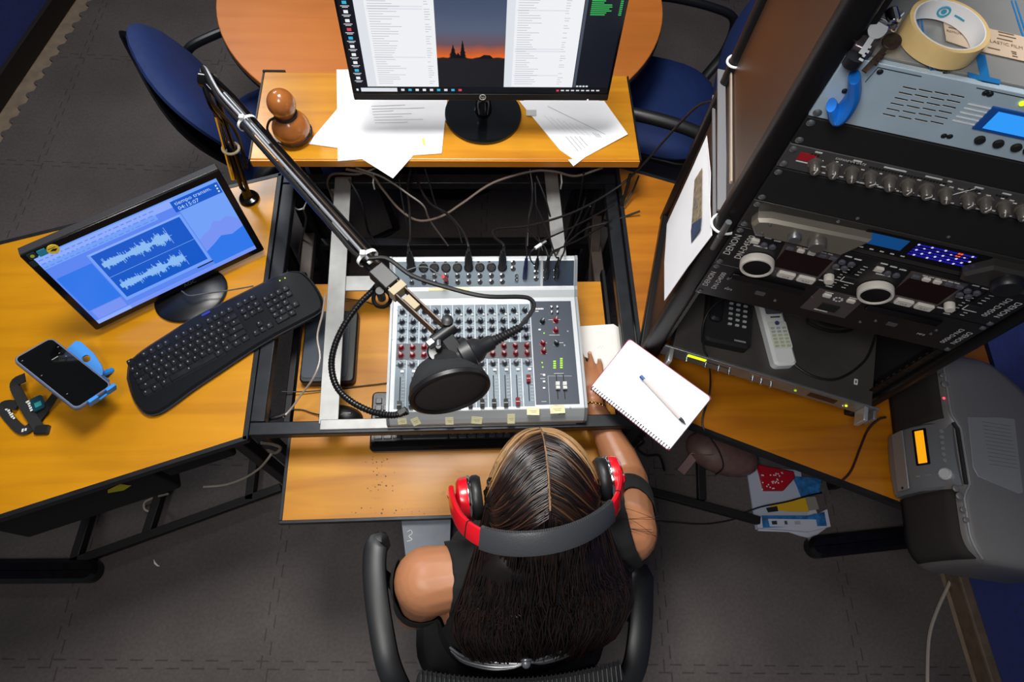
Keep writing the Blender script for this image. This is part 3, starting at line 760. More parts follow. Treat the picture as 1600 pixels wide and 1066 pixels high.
for i in range(len(pk) - 1): g.quad([(ax(pk[i][0]), ay(0.05), 0.0006), (ax(pk[i + 1][0]), ay(0.05), 0.0006), (ax(pk[i + 1][0]), ay(pk[i + 1][1]), 0.0006), (ax(pk[i][0]), ay(pk[i][1]), 0.0006)], SB6)
pk = [(0.74, 0.25), (0.8, 0.3), (0.86, 0.36), (0.92, 0.32), (1.0, 0.36)]
for i in range(len(pk) - 1): g.quad([(ax(pk[i][0]), ay(0.05), 0.0008), (ax(pk[i + 1][0]), ay(0.05), 0.0008), (ax(pk[i + 1][0]), ay(pk[i + 1][1]), 0.0008), (ax(pk[i][0]), ay(pk[i][1]), 0.0008)], SB5)
g.build('mountain_wallpaper', scr, smooth=False)
# stickers on the top left corner of the bezel
def sticker(nm, px, py, w, h, m, round_=False):
    g = G()
    if round_: g.prism([(px + w * math.cos(2 * PI * k / 24), py + w * math.sin(2 * PI * k / 24)) for k in range(24)], 0.0, 0.0022, m)
    else: g.rbox((px, py, 0.0011), (w, h, 0.0022), 0.002, m)
    return g.build(nm, t, smooth=False)
YEL = mat('sticker_yellow', '#e8c838', 0.5); TEAL = mat('sticker_teal', '#2a86a0', 0.5); DGR = mat('sticker_dark', '#1c2a30', 0.5)
st = sticker('round_sticker', -0.158, sy + 0.001, 0.0115, 0, YEL, True); plab(st, 'round yellow sticker')
g = G(); g.prism([(-0.165, sy), (-0.158, sy + 0.003), (-0.150, sy), (-0.156, sy - 0.004)], 0.0022, 0.0025, BLKM); g.rect(-0.166, sy + 0.005, -0.151, sy + 0.0062, 0.0024, BLKM); g.build('sticker_print', st, smooth=False)
plab(sticker('square_sticker', -0.178, sy + 0.004, 0.017, 0.015, TEAL), 'teal square sticker')
st = sticker('square_sticker', -0.197, sy + 0.006, 0.016, 0.015, DGR); plab(st, 'dark sticker with a green dot')
g = G(); g.prism([(-0.197 + 0.004 * math.cos(2 * PI * k / 12), sy + 0.006 + 0.004 * math.sin(2 * PI * k / 12)) for k in range(12)], 0.0022, 0.0025, mat('sticker_olive', '#a8b030', 0.5)); g.build('sticker_dot', st, smooth=False)
st = sticker('square_sticker', -0.2055, sy - 0.012, 0.012, 0.014, DGR)
g = G(); g.text('AOC', 0.014, GREYM, T(0.02, -AH / 2 + 0.0085, 0.0006)); g.build('maker_badge', t, smooth=False)
inv = AM.inverted()
sb = at(300, 462, 0.752); sb.z = 0.7515
g = G(inv @ T(*sb) @ RZ(0.5)); g.lathe([(0.0, 0), (0.088, 0), (0.09, 0.006), (0.084, 0.011), (0.03, 0.016), (0.0, 0.017)], mat('satin_black', '#0f1012', 0.34), Matrix.Diagonal((1.0, 0.82, 1, 1)), 48, False, False); g.build('stand_base', t)
g = G(inv); nn = Vector((AM[0][2], AM[1][2], AM[2][2]))
mid = Vector((-0.7299, 0.8299, 0.904)) - nn * 0.045
nh = Vector((nn.x, nn.y, 0)).normalized(); sk = mid - nn * 0.012; g.tube([(sb - nh * 0.066) + Vector((0, 0, 0.008)), (sk.x, sk.y, 0.80), (sk.x, sk.y, 0.86), (mid.x, mid.y, 0.90)], [0.022, 0.022, 0.024, 0.03], BLK, 12, 5, flat=0.6); g.build('stand_neck', t)

# ================================================================== KEYBOARDS
def keyrow_mesh(g, X, rows, km, z, pitch=0.019, lab=None, hgt=0.006):
    """rows: list of (y, x0, [widths in pitch units; negative = gap])"""
    for (y, x0, ws) in rows:
        x = x0
        for w in ws:
            if w > 0:
                ww = w * pitch
                g.prism(rrect(ww - 0.0026, pitch - 0.0030, 0.002, 1, x + ww / 2, y), z, z + hgt, km, X, ch=0.0016)
                if lab: g.box((x + ww * 0.42, y + 0.002, z + hgt + 0.0001), (0.0028, 0.0036, 0.0002), lab, X)
            x += abs(w) * pitch
MAIN = [(4, 0, [1, -1, 1, 1, 1, 1, -.5, 1, 1, 1, 1, -.5, 1, 1, 1, 1]), (3, 0, [1] * 13 + [2]), (2, 0, [1.5] + [1] * 12 + [1.5]), (1, 0, [1.75] + [1] * 11 + [2.25]), (0, 0, [2.25] + [1] * 10 + [2.75]), (-1, 0, [1.25, 1.25, 1.25, 6.25, 1.25, 1.25, 1.25, 1.25])]
outl = [(197, 590), (201, 566), (222, 546), (262, 520), (300, 496), (345, 473), (395, 448), (440, 427), (458, 423), (474, 427), (492, 446), (504, 470), (500, 486), (470, 503), (430, 524), (390, 548), (345, 578), (300, 608), (262, 636), (240, 647), (222, 643), (206, 620)]
P = [at(x, y, 0.768) for x, y in outl]
kc = at(350, 535, 0.7515); kyaw = math.atan2(0.30, 0.354)
k0, k1 = at(213, 600, 0.768), at(488, 452, 0.768); kyaw = math.atan2(k1.y - k0.y, k1.x - k0.x)
t = thing('keyboard', 'worn black multimedia keyboard lying diagonally on the left wooden desk', 'keyboard', kc, kyaw)
IK = (T(*kc) @ RZ(kyaw)).inverted()
pl = [(q.x, q.y) for q in (IK @ p for p in P)]
pl = [(q.x, q.y) for q in smooth_path([(x, y, 0) for x, y in pl] + [(pl[0][0], pl[0][1], 0)], 3)][:-1]
KBM = mat('keyboard_black', '#101113', 0.26); KEYM = mat('key_black', '#17191b', 0.3, var=0.6, vscale=60)
g = G(); g.prism(pl, 0.0, 0.0175, KBM, ch=0.006); g.build('body', t)
g = G(); g.tube([(x, y, 0.010) for x, y in pl], 0.0022, mat('key_rim', '#3a3d42', 0.18, 0.3), 6, closed=True); g.build('glossy_rim', t)
g = G(); pit = 0.0179
KX = T(-0.208, -0.004, 0)
LABG = mat('key_legend', '#7d8085', 0.6)
keyrow_mesh(g, KX, [((y * pit) + (0.004 if y == 4 else 0) - 0.010, x0, w) for y, x0, w in MAIN], KEYM, 0.0165, pit, LABG, 0.0055)
keyrow_mesh(g, KX, [(4 * pit - 0.006, 15.4 * pit, [1, 1, 1]), (3 * pit - 0.010, 15.4 * pit, [1, 1, 1]), (2 * pit - 0.010, 15.4 * pit, [1, 1, 1]), (0 - 0.010, 16.4 * pit, [1]), (-pit - 0.010, 15.4 * pit, [1, 1, 1])], KEYM, 0.0165, pit, LABG, 0.0055)
keyrow_mesh(g, KX, [(3 * pit - 0.010, 18.8 * pit, [1, 1, 1, 1]), (2 * pit - 0.010, 18.8 * pit, [1, 1, 1, 1.0]), (1 * pit - 0.010, 18.8 * pit, [1, 1, 1]), (0 - 0.010, 18.8 * pit, [1, 1, 1, 1]), (-pit - 0.010, 18.8 * pit, [2, 1])], KEYM, 0.0165, pit, LABG, 0.0055)
g.build('keys', t)
g = G()
for (px, py) in ((437, 438), (445, 434)):
    p = IK @ at(px, py, 0.771); g.cyl((p.x, p.y, 0.017), (p.x, p.y, 0.0182), 0.0017, glow('led_green', '#b8f03c', 1.4), n=10)
g.build('indicator_lights', t)
g = G()
p = IK @ at(322, 490, 0.77); g.rbox((p.x, p.y, 0.0185), (0.022, 0.006, 0.002), 0.002, mat('blue_badge', '#2a34a0', 0.3)); plab(g.build('blue_badge', t), 'small blue badge')
# its cable over the monitor foot
g = G(); P = [at(x, y, z) for x, y, z in ((396, 447, 0.768), (380, 450, 0.775), (350, 455, 0.79), (320, 459, 0.79), (296, 462, 0.80), (284, 455, 0.79))]
g = G(IK); g.tube(P, 0.0019, mat('grey_cable', '#4a4a4c', 0.45), 6, 6); g.build('cord', t)

# second keyboard on the tray below the mixer
b0 = at(577, 706, 0.655); kw = 0.42
t = thing('keyboard', 'black keyboard on the pull-out tray half hidden below the mixer', 'keyboard', (b0.x, b0.y, 0.6405), 0.0)
g = G(); g.prism(rrect(kw, 0.155, 0.012, 4, kw / 2, 0.0775), 0.0, 0.018, KBM, ch=0.004); g.build('body', t)
g = G(); g.prism(rrect(kw - 0.006, 0.022, 0.01, 4, kw / 2, 0.013), 0.016, 0.0225, BLKG, ch=0.004); g.build('palm_strip', t)
g = G(); pit = 0.0185
keyrow_mesh(g, T(0.009, 0.055, 0), [(y * pit, x0, w) for y, x0, w in MAIN], mat('key_grey', '#26292d', 0.25), 0.017, pit, LABG, 0.006)
keyrow_mesh(g, T(0.009, 0.055, 0), [(y * pit, 15.4 * pit, [1, 1, 1, -.3, 1, 1, 1, 1]) for y in (3, 2, 1, 0, -1)], mat('key_grey', '#26292d', 0.25), 0.017, pit, LABG, 0.006)
g.build('keys', t)

# external drive and mouse on the tray
hp_ = [at(*p, 0.665) for p in ((475, 487), (556, 483), (560, 598), (470, 602))]
hc = sum(hp_, Vector()) / 4
t = thing('external_drive', 'dark grey slab-shaped external drive on the tray beside the silver rail', 'hard drive', (hc.x, hc.y, 0.6405), 0.0)
g = G(); g.rbox((0, 0, 0.014), (0.138, 0.205, 0.028), 0.014, BLK, ch=0.004); g.build('case', t)
g = G(); g.rbox((-0.008, 0.004, 0.0285), (0.115, 0.188, 0.002), 0.011, mat('slate_lid', '#3a424c', 0.3, coat=0.2), ch=0.0006); plab(g.build('lid', t), 'slate grey lid')
g = G(); g.text('v', 0.012, GREYM, T(0.015, -0.04, 0.0297)); g.build('logo', t, smooth=False)
mp_ = at(531, 650, 0.655)
t = thing('mouse', 'black computer mouse peeking out behind the silver rail corner', 'mouse', (mp_.x, mp_.y, 0.6405), 1.45)
g = G(); vs = []
def mouse_z(x, y): return 0.034 * max(0, 1 - (x / 0.033) ** 4) ** 0.5 * max(0, 1 - ((y + 0.005) / 0.062) ** 4) ** 0.5
N = 16
for j in range(N + 1):
    for i in range(N + 1):
        u = -1 + 2 * i / N; v = -1 + 2 * j / N
        x = u * math.sqrt(1 - v * v / 2) * 0.032; y = v * math.sqrt(1 - u * u / 2) * 0.056
        rr = min(1, math.sqrt((x / 0.032) ** 2 + (y / 0.056) ** 2)); vs.append((x, y, 0.003 + 0.033 * (max(0, 1 - rr ** 2.6)) ** 0.6))
fs = [(j * (N + 1) + i, j * (N + 1) + i + 1, (j + 1) * (N + 1) + i + 1, (j + 1) * (N + 1) + i) for j in range(N) for i in range(N)]
g.add(vs, fs, BLK); g.prism([(0.031 * math.cos(2 * PI * k / 24), 0.055 * math.sin(2 * PI * k / 24)) for k in range(24)], 0, 0.004, BLK); g.build('shell', t)
g = G(); g.cyl((-0.003, 0.03, 0.031), (0.003, 0.03, 0.031), 0.006, GREYM, n=12); g.build('wheel', t)
g = G(); g.tube([(-0.004, -0.006, 0.0362), (0.001, -0.012, 0.0362), (0.004, -0.03, 0.0345)], 0.0007, INK, 5); g.build('logo', t)
g = G(); g.tube([(0, 0.054, 0.008), (0.004, 0.075, 0.004), (0.01, 0.10, 0.004), (0.008, 0.13, 0.004)], 0.0017, RUB, 6, 6); g.build('cord', t)

# ================================================================== PHONE ON ITS BLUE STAND, LANYARD
pc = Vector((-0.895, 0.553, 0.858))
PM = frame(pc, (0.5262, 0.7679, -0.365), (-0.7901, 0.6003, 0.1239))
t = thing('phone', 'black smartphone in a grey case propped on the bright blue stand', 'phone', M=PM)
g = G(); g.prism(rrect(0.088, 0.186, 0.013, 5), -0.011, 0.0, mat('phone_case', '#5b6780', 0.35), ch=0.002); g.build('case', t)
g = G(); g.prism(rrect(0.080, 0.177, 0.010, 5), 0.0, 0.0012, mat('phone_glass', '#050506', 0.06), ch=0.0004); plab(g.build('screen', t), 'dark glossy screen')
g = G()
g.box((0.012, 0.040, 0.0013), (0.014, 0.0016, 0.0002), glow('phone_text', '#d0d0d0', 0.6), RZ(0.0))
for (x, y) in ((-0.033, 0.02), (-0.034, 0.075), (0.03, 0.03), (0.035, 0.06), (-0.03, -0.05), (0.026, 0.045)): g.box((x, y, 0.0013), (0.003, 0.0009, 0.0002), glow('phone_text', '#d0d0d0', 0.6))
g.build('screen_text', t, smooth=False)
BLUEP = mat('bright_blue_plastic', '#1784d8', 0.4)
zb = 0.7515
s_loc = Vector((-0.855, 0.600, zb))
t = thing('phone_stand', 'bright blue plastic phone stand with a finger hole on the left desk', 'stand', s_loc)
SX = T(*(-s_loc))
g = G(SX)
# side plate with the hole, seen right of the phone
e = [at(96, 548, 0.82), at(118, 527, 0.82), at(146, 552, 0.80), at(161, 575, 0.79), at(158, 588, 0.79), at(120, 592, 0.81)]
cen = sum(e, Vector()) / len(e); hc_ = at(133, 559, 0.805)
def hit(o, d, poly):
    b = None
    for i in range(len(poly)):
        p, q = poly[i], poly[(i + 1) % len(poly)]
        ex, ey = q.x - p.x, q.y - p.y; den = d.x * ey - d.y * ex
        if abs(den) < 1e-9: continue
        tt = ((p.x - o.x) * ey - (p.y - o.y) * ex) / den; uu = ((p.x - o.x) * d.y - (p.y - o.y) * d.x) / den
        if tt > 0 and -1e-6 <= uu <= 1 + 1e-6 and (b is None or tt < b): b = tt
    return b or 0.02
vs = []; n = 32; rr = []; oo = []
for k in range(n):
    a = 2 * PI * k / n; d = Vector((math.cos(a), math.sin(a), 0)); h_ = hit(hc_, d, e)
    rr.append(hc_ + d * 0.0085); q = hc_ + d * h_
    w = min(1, max(0, (cen.z - 0.0) * 0)) ; oo.append(q)
def pz(p): return 0.800 - (p.x - hc_.x) * 0.25 + (p.y - hc_.y) * 0.1
for lst in (rr, oo):
    for p in lst: vs.append((p.x, p.y, pz(p)))
for lst in (rr, oo):
    for p in lst: vs.append((p.x, p.y, pz(p) - 0.004))
fs = []
for k in range(n):
    j = (k + 1) % n
    fs += [(k, j, n + j, n + k)[::-1], (2 * n + k, 2 * n + j, 3 * n + j, 3 * n + k), (k, j, 2 * n + j, 2 * n + k), (n + k, n + j, 3 * n + j, 3 * n + k)[::-1]]
g.add(vs, fs, BLUEP); g.build('holed_plate', t, smooth=False)
g = G(SX)
for (px, py) in ((104, 556), (150, 584)):
    p = at(px, py, 0.80); g.cyl((p.x, p.y, zb), (p.x, p.y, pz(p) - 0.002), 0.006, BLUEP, n=10)
p0 = at(110, 560, 0.79); p1 = at(155, 585, 0.79); g.bar((p0.x, p0.y, 0.765), (p1.x, p1.y, 0.765), 0.004, 0.027, BLUEP)
g.build('foot', t)
g = G(); g.X = SX @ PM
for (x, y0, y1) in ((0.024, -0.098, -0.083), (-0.018, -0.098, -0.083)):
    g.box((x + 0.012, -0.095, -0.004), (0.022, 0.008, 0.017), BLUEP)
g.box((0.020, -0.06, -0.014), (0.05, 0.075, 0.005), BLUEP); g.box((0.036, -0.02, -0.0135), (0.02, 0.14, 0.004), BLUEP)
g.build('phone_clips', t, bevel=0.001)
g = G(SX); p = PM @ Vector((0, -0.01, -0.014)); g.tube([p, (p.x + 0.01, p.y + 0.01, 0.80), (s_loc.x, s_loc.y, zb)], 0.007, BLUEP, 8); g.build('prop', t)

LAN = mat('lanyard_black', '#101012', 0.7, bump=0.2, bscale=900)
ll = at(50, 645, zb); 
t = thing('lanyard', 'black lettered lanyard strap tangled beside the phone on the desk', 'lanyard', (ll.x, ll.y, zb))
LX = T(-ll.x, -ll.y, -zb)
def strap(g, pts, w, th, m, twist=None):
    P = smooth_path(pts, 6); vs = []; fs = []
    for i, p in enumerate(P):
        d = (P[min(i + 1, len(P) - 1)] - P[max(i - 1, 0)]).normalized(); side = Vector((0, 0, 1)).cross(d).normalized()
        a = (twist[0] + (twist[1] - twist[0]) * i / (len(P) - 1)) if twist else 0
        sd = side * math.cos(a) + Vector((0, 0, 1)) * math.sin(a); nn = d.cross(sd).normalized()
        vs += [p + sd * w / 2 + nn * th, p - sd * w / 2 + nn * th, p - sd * w / 2, p + sd * w / 2]
    for i in range(len(P) - 1):
        for k in range(4): fs.append((i * 4 + k, i * 4 + (k + 1) % 4, i * 4 + 4 + (k + 1) % 4, i * 4 + 4 + k))
    fs += [(0, 3, 2, 1), (len(vs) - 4, len(vs) - 3, len(vs) - 2, len(vs) - 1)]
    g.add(vs, fs, m)
g = G(LX)
strap(g, [at(40, 590, 0.785), at(24, 600, 0.778), at(34, 625, 0.77), at(50, 652, 0.765), at(63, 672, 0.757)], 0.023, 0.002, LAN)
strap(g, [at(92, 610, 0.80), at(80, 628, 0.775), at(64, 648, 0.762), at(48, 668, 0.757), at(34, 672, 0.757), at(16, 655, 0.757), at(4, 637, 0.757), at(14, 632, 0.760), at(28, 635, 0.764)], 0.021, 0.002, LAN)
g.build('strap', t)
g = G(LX)
for (px, py, a, z, n_) in ((17, 648, -0.84, 0.7606, 6), (47, 636, -0.96, 0.7736, 5), (40, 672, 0.1, 0.7596, 2)):
    p = at(px, py, z)
    for k in range(n_): g.box(((k - n_ / 2) * 0.0062, (k % 2) * 0.001, 0), (0.0042, 0.0075 - (k % 3) * 0.0014, 0.0003), INK, T(*p) @ RZ(a))
g.build('strap_lettering', t, smooth=False)
g = G(LX); p = at(66, 672, 0.756); g.rbox((p.x, p.y, 0.757), (0.03, 0.022, 0.01), 0.003, BLK, ch=0.002); g.build('buckle', t)
g = G(LX); p = at(58, 630, 0.775); g.rbox((0, 0, 0), (0.026, 0.036, 0.006), 0.006, mat('teal_card', '#123a48', 0.3), T(p.x, p.y, 0.772) @ RZ(0.5), ch=0.001)
g.box((0.001, -0.004, 0.0032), (0.014, 0.012, 0.0006), mat('teal_print', '#2f8f90', 0.4), T(p.x, p.y, 0.772) @ RZ(0.5)); plab(g.build('badge', t), 'dark teal badge')
# ================================================================== MIXER
MBODY = mat('mixer_grey', '#b4b8ba', 0.42, 0.3); MPAN = mat('mixer_panel', '#66747f', 0.5, 0.1); MPAN2 = mat('mixer_panel_light', '#74828c', 0.5, 0.1)
MNAVY = mat('mixer_navy', '#1d2b3c', 0.45); MDARK = mat('mixer_dark', '#232a33', 0.45); MLIP = mat('mixer_lip', '#8d9194', 0.4, 0.5)
mz = 0.800
f0 = at(609, 667, 0.765); f1 = at(912, 658.5, 0.765)
my0 = (f0.y + f1.y) / 2; my1 = at(760, 641, mz).y; my2 = at(760, 466, mz).y; my3 = at(760, 407, 0.85).y
mx0, mx1 = f0.x, f1.x; MW = mx1 - mx0
ml = Vector((mx0, my0, 0.755)); MXI = T(*(-ml))
t = thing('audio_mixer', 'grey multi-channel sound mixer with rows of small knobs in the steel frame', 'mixer', ml)
prof = [(my0, 0.755), (my0, 0.772), (my0 + 0.008, 0.783), (my1, mz), (my2, mz), (my2 + 0.016, mz + 0.010), (my2 + 0.026, mz + 0.010), (my3, 0.85), (my3 + 0.012, 0.85), (my3 + 0.02, 0.835), (my3 + 0.02, 0.755)]
g = G(MXI)
vs = [(x, y, z) for x in (mx0, mx1) for (y, z) in prof]; n = len(prof)
g.add(vs, [tuple(range(n))[::-1], tuple(range(n, 2 * n))] + [(i, (i + 1) % n, n + (i + 1) % n, n + i)[::1] for i in range(n)], MBODY)
bm_ = None
body = g.build('body', t, smooth=False, bevel=0.002)
for x in (mx0 - 0.003, mx1 + 0.003):
    g = G(MXI); g.add([(x + s * 0.003, y, z + 0.0012) for s in (-1, 1) for (y, z) in prof], [tuple(range(n))[::-1], tuple(range(n, 2 * n))] + [(i, (i + 1) % n, n + (i + 1) % n, n + i) for i in range(n)], MLIP); g.build('side_cheek', t, smooth=False)
def mp(px, py): return at(px, py, mz)
def panel(g, x0, y0, x1, y1, m, dz=0.0006):
    a = mp(x0, y1); b = mp(x1, y0)
    g.box(((a.x + b.x) / 2, (a.y + b.y) / 2, mz + dz / 2), (abs(b.x - a.x), abs(b.y - a.y), dz), m)
g = G(MXI)
yA, yB = 478, 640
xl = 619; sp_ = 17.9
p0 = mp(617, yB); p1 = mp(834, yB)
chx = lambda k: mp(626.7 + sp_ * k, 560).x
pit = chx(1) - chx(0)
for k in range(12):
    x = chx(k); a = mp(600, yB).y; b = mp(600, yA).y
    g.box((x, (a + b) / 2, mz + 0.0003), (pit * 0.96, b - a, 0.0006), MPAN if k % 2 else MPAN2)
a, b = mp(600, 563.5).y, mp(600, 538).y
g.box(((chx(0) + chx(11)) / 2, (a + b) / 2, mz + 0.0006), (pit * 11.96, b - a, 0.0006), MDARK)
nx0, nx1 = chx(11) + pit * 0.55, mx1 - 0.012
a, b = mp(600, 638).y, mp(600, 474).y
g.box(((nx0 + nx1) / 2, (a + b) / 2, mz + 0.0005), (nx1 - nx0, b - a, 0.001), MNAVY)
ch = g.build('control_panel', t, smooth=False)
# printing: channel numbers, scales, lettering
g = G(MXI)
for k in range(12):
    x = chx(k)
    for (yy, w) in ((499, .6), (511, .6), (523, .6), (536, .6), (564, .6), (577, .5)):
        g.box((x + pit * 0.30, mp(600, yy).y, mz + 0.0013), (pit * 0.22, 0.0012, 0.0002), INK); g.box((x - pit * 0.34, mp(600, yy - 5).y, mz + 0.0013), (pit * 0.14, 0.0046, 0.0002), MDARK); g.box((x + pit * 0.36, mp(600, yy - 7).y, mz + 0.0013), (pit * 0.10, 0.0034, 0.0002), MDARK)
    for q in range(8): g.box((x + pit * 0.26, mp(600, 594 + q * 5.2).y, mz + 0.0013), (pit * 0.25, 0.0007, 0.0002), INK)
    if k < 10: g.text(str(k + 1), 0.0075, DINK, T(x + pit * 0.25, mp(600, 587).y, mz + 0.0012))
def pl_(nm, px, py): 
    p = mp(px, py); return T(p.x, p.y, mz + 0.0013)
[g.box((0.0034 * (k - 3), 0, 0), (0.0026, 0.0046 - (k % 2) * 0.001, 0.0002), INK, pl_('', 844, 483)) for k in range(6)]; g.box((0, 0, 0), (0.008, 0.0018, 0.0002), INK, pl_('', 839, 487))
for (px, py, w) in ((866, 500, 20), (866, 524, 18), (850, 536, 9), (876, 536, 9), (848, 585, 8), (873, 584, 16), (848, 592, 8), (873, 633, 16), (850, 628, 8), (850, 553, 9)):
    p = mp(px, py); g.box((p.x, p.y, mz + 0.0013), (w * 0.00146, 0.0009, 0.0002), INK)
a0, a1 = mp(856, 588), mp(893, 588); b0_, b1_ = mp(858, 632), mp(895, 632)
g.bar((a0.x, a0.y, mz + 0.0012), (a1.x, a1.y, mz + 0.0012), 0.0005, 0.0003, INK); g.bar((a0.x, a0.y, mz + 0.0012), (a0.x, b0_.y, mz + 0.0012), 0.0005, 0.0003, INK)
g.text('prof', 0.009, DINK, T(mx1 - 0.055, my1 - 0.010, mz - 0.006) @ RX(0.5))
g.build('panel_lettering', ch, smooth=False)
# fader slots
g = G(MXI)
for k in range(12): 
    y0, y1 = mp(600, 632).y, mp(600, 590).y; g.box((chx(k), (y0 + y1) / 2, mz + 0.0012), (0.0022, y1 - y0, 0.0003), BLKM)
for px in (871, 882): y0, y1 = mp(600, 630).y, mp(600, 590).y; g.box((mp(px, 612).x, (y0 + y1) / 2, mz + 0.0012), (0.0022, y1 - y0, 0.0003), BLKM)
g.build('fader_slots', ch, smooth=False)
KNAVY = mat('knob_navy', '#16202c', 0.35); KRED = mat('knob_red', '#7a1420', 0.3); KGREY = mat('knob_grey', '#4a5058', 0.35)
def knob_mesh(m, r=0.0060, h=0.015):
    g = G(); g.lathe([(r * 1.25, 0), (r * 1.25, 0.0015), (r * 0.95, 0.002), (r * 0.82, h * 0.9), (r * 0.6, h)], m, n=14); g.box((0, r * 0.4, h + 0.0002), (0.0011, r * 0.9, 0.0006), INK)
    o = g.build('knob', None); me = o.data; bpy.data.objects.remove(o); return me
KM = {c: knob_mesh(m) for c, m in (('n', KNAVY), ('r', KRED), ('g', KGREY))}
def inst(name, me, loc, par, rz=0.0, sc=1.0):
    o = bpy.data.objects.new(name, me); COL.objects.link(o); o.parent = par; o.location = loc; o.rotation_euler = (0, 0, rz)
    if sc != 1.0: o.scale = (sc, sc, sc)
    return o
random.seed(5)
for (py, c) in ((489, 'n'), (505, 'n'), (518, 'n'), (531, 'n'), (545, 'r'), (557, 'r'), (571.5, 'g')):
    for k in range(12):
        if c == 'n' and k >= 11 and py > 531: continue
        inst('knob', KM[c if not (py == 545 and k < 6) else 'r'], Vector((chx(k), mp(600, py).y, mz + 0.0012)) - ml, t, random.uniform(-1.2, 1.2))
for (px, py, c) in ((847, 504, 'n'), (868, 502, 'r'), (868, 518, 'r'), (848, 538, 'r'), (849, 550, 'r'), (869, 538, 'n')):
    p = mp(px, py); inst('knob', KM[c], Vector((p.x, p.y, mz + 0.001)) - ml, t, random.uniform(-1, 1))
g = G(); g.rbox((0, 0, 0.002), (0.008, 0.006, 0.004), 0.001, WHT, ch=0.0006); o = g.build('button', None); BME = o.data; bpy.data.objects.remove(o)
for k in range(12): inst('button', BME, Vector((chx(k) + 0.004, mp(600, 582).y, mz + 0.0008)) - ml, t)
for k in range(12): inst('button', BME, Vector((chx(k) + 0.008, mp(600, 494).y, mz + 0.0008)) - ml, t, sc=0.6)
for (px, py) in ((850, 587), (850, 597), (850, 607), (843, 516)): p = mp(px, py); inst('button', BME, Vector((p.x, p.y, mz + 0.0008)) - ml, t, sc=0.7)
def fader_mesh(m, lm):
    g = G(); vs = [(-0.005, -0.009, 0.003), (0.005, -0.009, 0.003), (0.005, 0.009, 0.003), (-0.005, 0.009, 0.003), (-0.0046, -0.009, 0.012), (0.0046, -0.009, 0.012), (0.0046, 0.009, 0.012), (-0.0046, 0.009, 0.012), (-0.0046, 0, 0.0095), (0.0046, 0, 0.0095)]
    g.add(vs, [(0, 3, 2, 1), (0, 1, 5, 4), (2, 3, 7, 6), (4, 5, 9, 8), (8, 9, 6, 7), (0, 4, 8, 7, 3), (1, 2, 6, 9, 5)], m)
    g.box((0, 0, 0.0098), (0.0092, 0.0012, 0.0008), lm); g.box((0, 0, 0.0015), (0.0014, 0.004, 0.004), GREYM)
    o = g.build('fader', None, smooth=False); me = o.data; bpy.data.objects.remove(o); return me
FB = fader_mesh(BLK, INK); FR = fader_mesh(KRED, INK); FW = fader_mesh(mat('fader_grey', '#c9cbc4', 0.35), DINK)
for k in range(12):
    py = 635.5; me = FB
    if k == 10: me = FR; py = 634
    if k == 11: me = FR; py = 598
    o = inst('fader', me, Vector((chx(k), mp(600, py).y, mz)) - ml, t)
    if me is FR: plab(o, 'dark red fader cap')
for px in (871, 882): p = mp(px, 604.5); plab(inst('fader', FW, Vector((p.x, p.y, mz)) - ml, t), 'light grey main fader cap')
# level meter
g = G(MXI)
MG = glow('meter_green', '#a8f02c', 1.3)
for (px, py0, py1) in ((866.5, 565, 577.5), (877, 561, 577.5)):
    y = py0
    while y <= py1:
        p = mp(px, y); g.box((p.x, p.y, mz + 0.0012), (0.0062, 0.0034, 0.0006), MG); y += 3.4
for (px, py) in ((847, 567), (848, 574), (850, 521)): p = mp(px, py); g.cyl((p.x, p.y, mz), (p.x, p.y, mz + 0.0018), 0.0018, MG, n=8)
plab(g.build('level_meter', t, smooth=False), 'lit green level meter')
# jack panel at the back (inclined)
jd = Vector((0, my3 - (my2 + 0.026), 0.85 - (mz + 0.010))); jn = Vector((0, -jd.z, jd.y)).normalized()
JM = frame(Vector((mx0, my2 + 0.026, mz + 0.010)) - ml, (1, 0, 0), jd); jl = jd.length
g = G(JM); g.box((MW / 2 - 0.04, jl / 2, 0.0004), (MW - 0.095, jl * 0.94, 0.0008), MPAN2); g.box((MW - 0.042, jl / 2, 0.0006), (0.078, jl * 0.94, 0.0012), MNAVY)
for k in range(8): g.box((0.016 + pit * k + 0.026, jl / 2, 0.001), (0.0006, jl * 0.9, 0.0004), MLIP)
jp = g.build('jack_panel', t, smooth=False)
g = G(JM)
for k in range(8): g.box((0.02 + pit * k + 0.030, jl * 0.95, 0.0011), (0.006, 0.004, 0.0002), DINK)
g.build('jack_lettering', jp, smooth=False)
def jx(px): return mp(px, 430).x - mx0 if False else (at(px, 432, 0.83).x - mx0)
def jv(py):
    # height along the inclined panel for a photo row
    z = mz + 0.010 + (0.85 - mz - 0.010) * (462 - py) / (462 - 407); return jl * (462 - py) / (462 - 407)
g = G(); g.lathe([(0.0118, 0), (0.0118, 0.002), (0.0105, 0.003), (0.0098, 0.003), (0.009, 0.0008), (0.0, 0.0008)], BLK, n=24, capt=False)
for a in (0.5, 2.6, 4.7): g.cyl((0.0045 * math.cos(a), 0.0045 * math.sin(a), 0.0008), (0.0045 * math.cos(a), 0.0045 * math.sin(a), 0.0014), 0.0014, CHROME, n=8)
o = g.build('microphone_socket', None); XS = o.data; bpy.data.objects.remove(o)
g = G(); g.lathe([(0.0062, 0), (0.0062, 0.0018), (0.0038, 0.0024), (0.0034, 0.0006), (0.0, 0.0006)], CHROME, n=16, capt=False); g.cyl((0, 0, 0.0004), (0, 0, 0.0009), 0.003, BLKM, n=12); o = g.build('jack_socket', None); JS = o.data; bpy.data.objects.remove(o)
JX = [643, 662, 679, 697, 715, 732.5, 750, 768, 785]
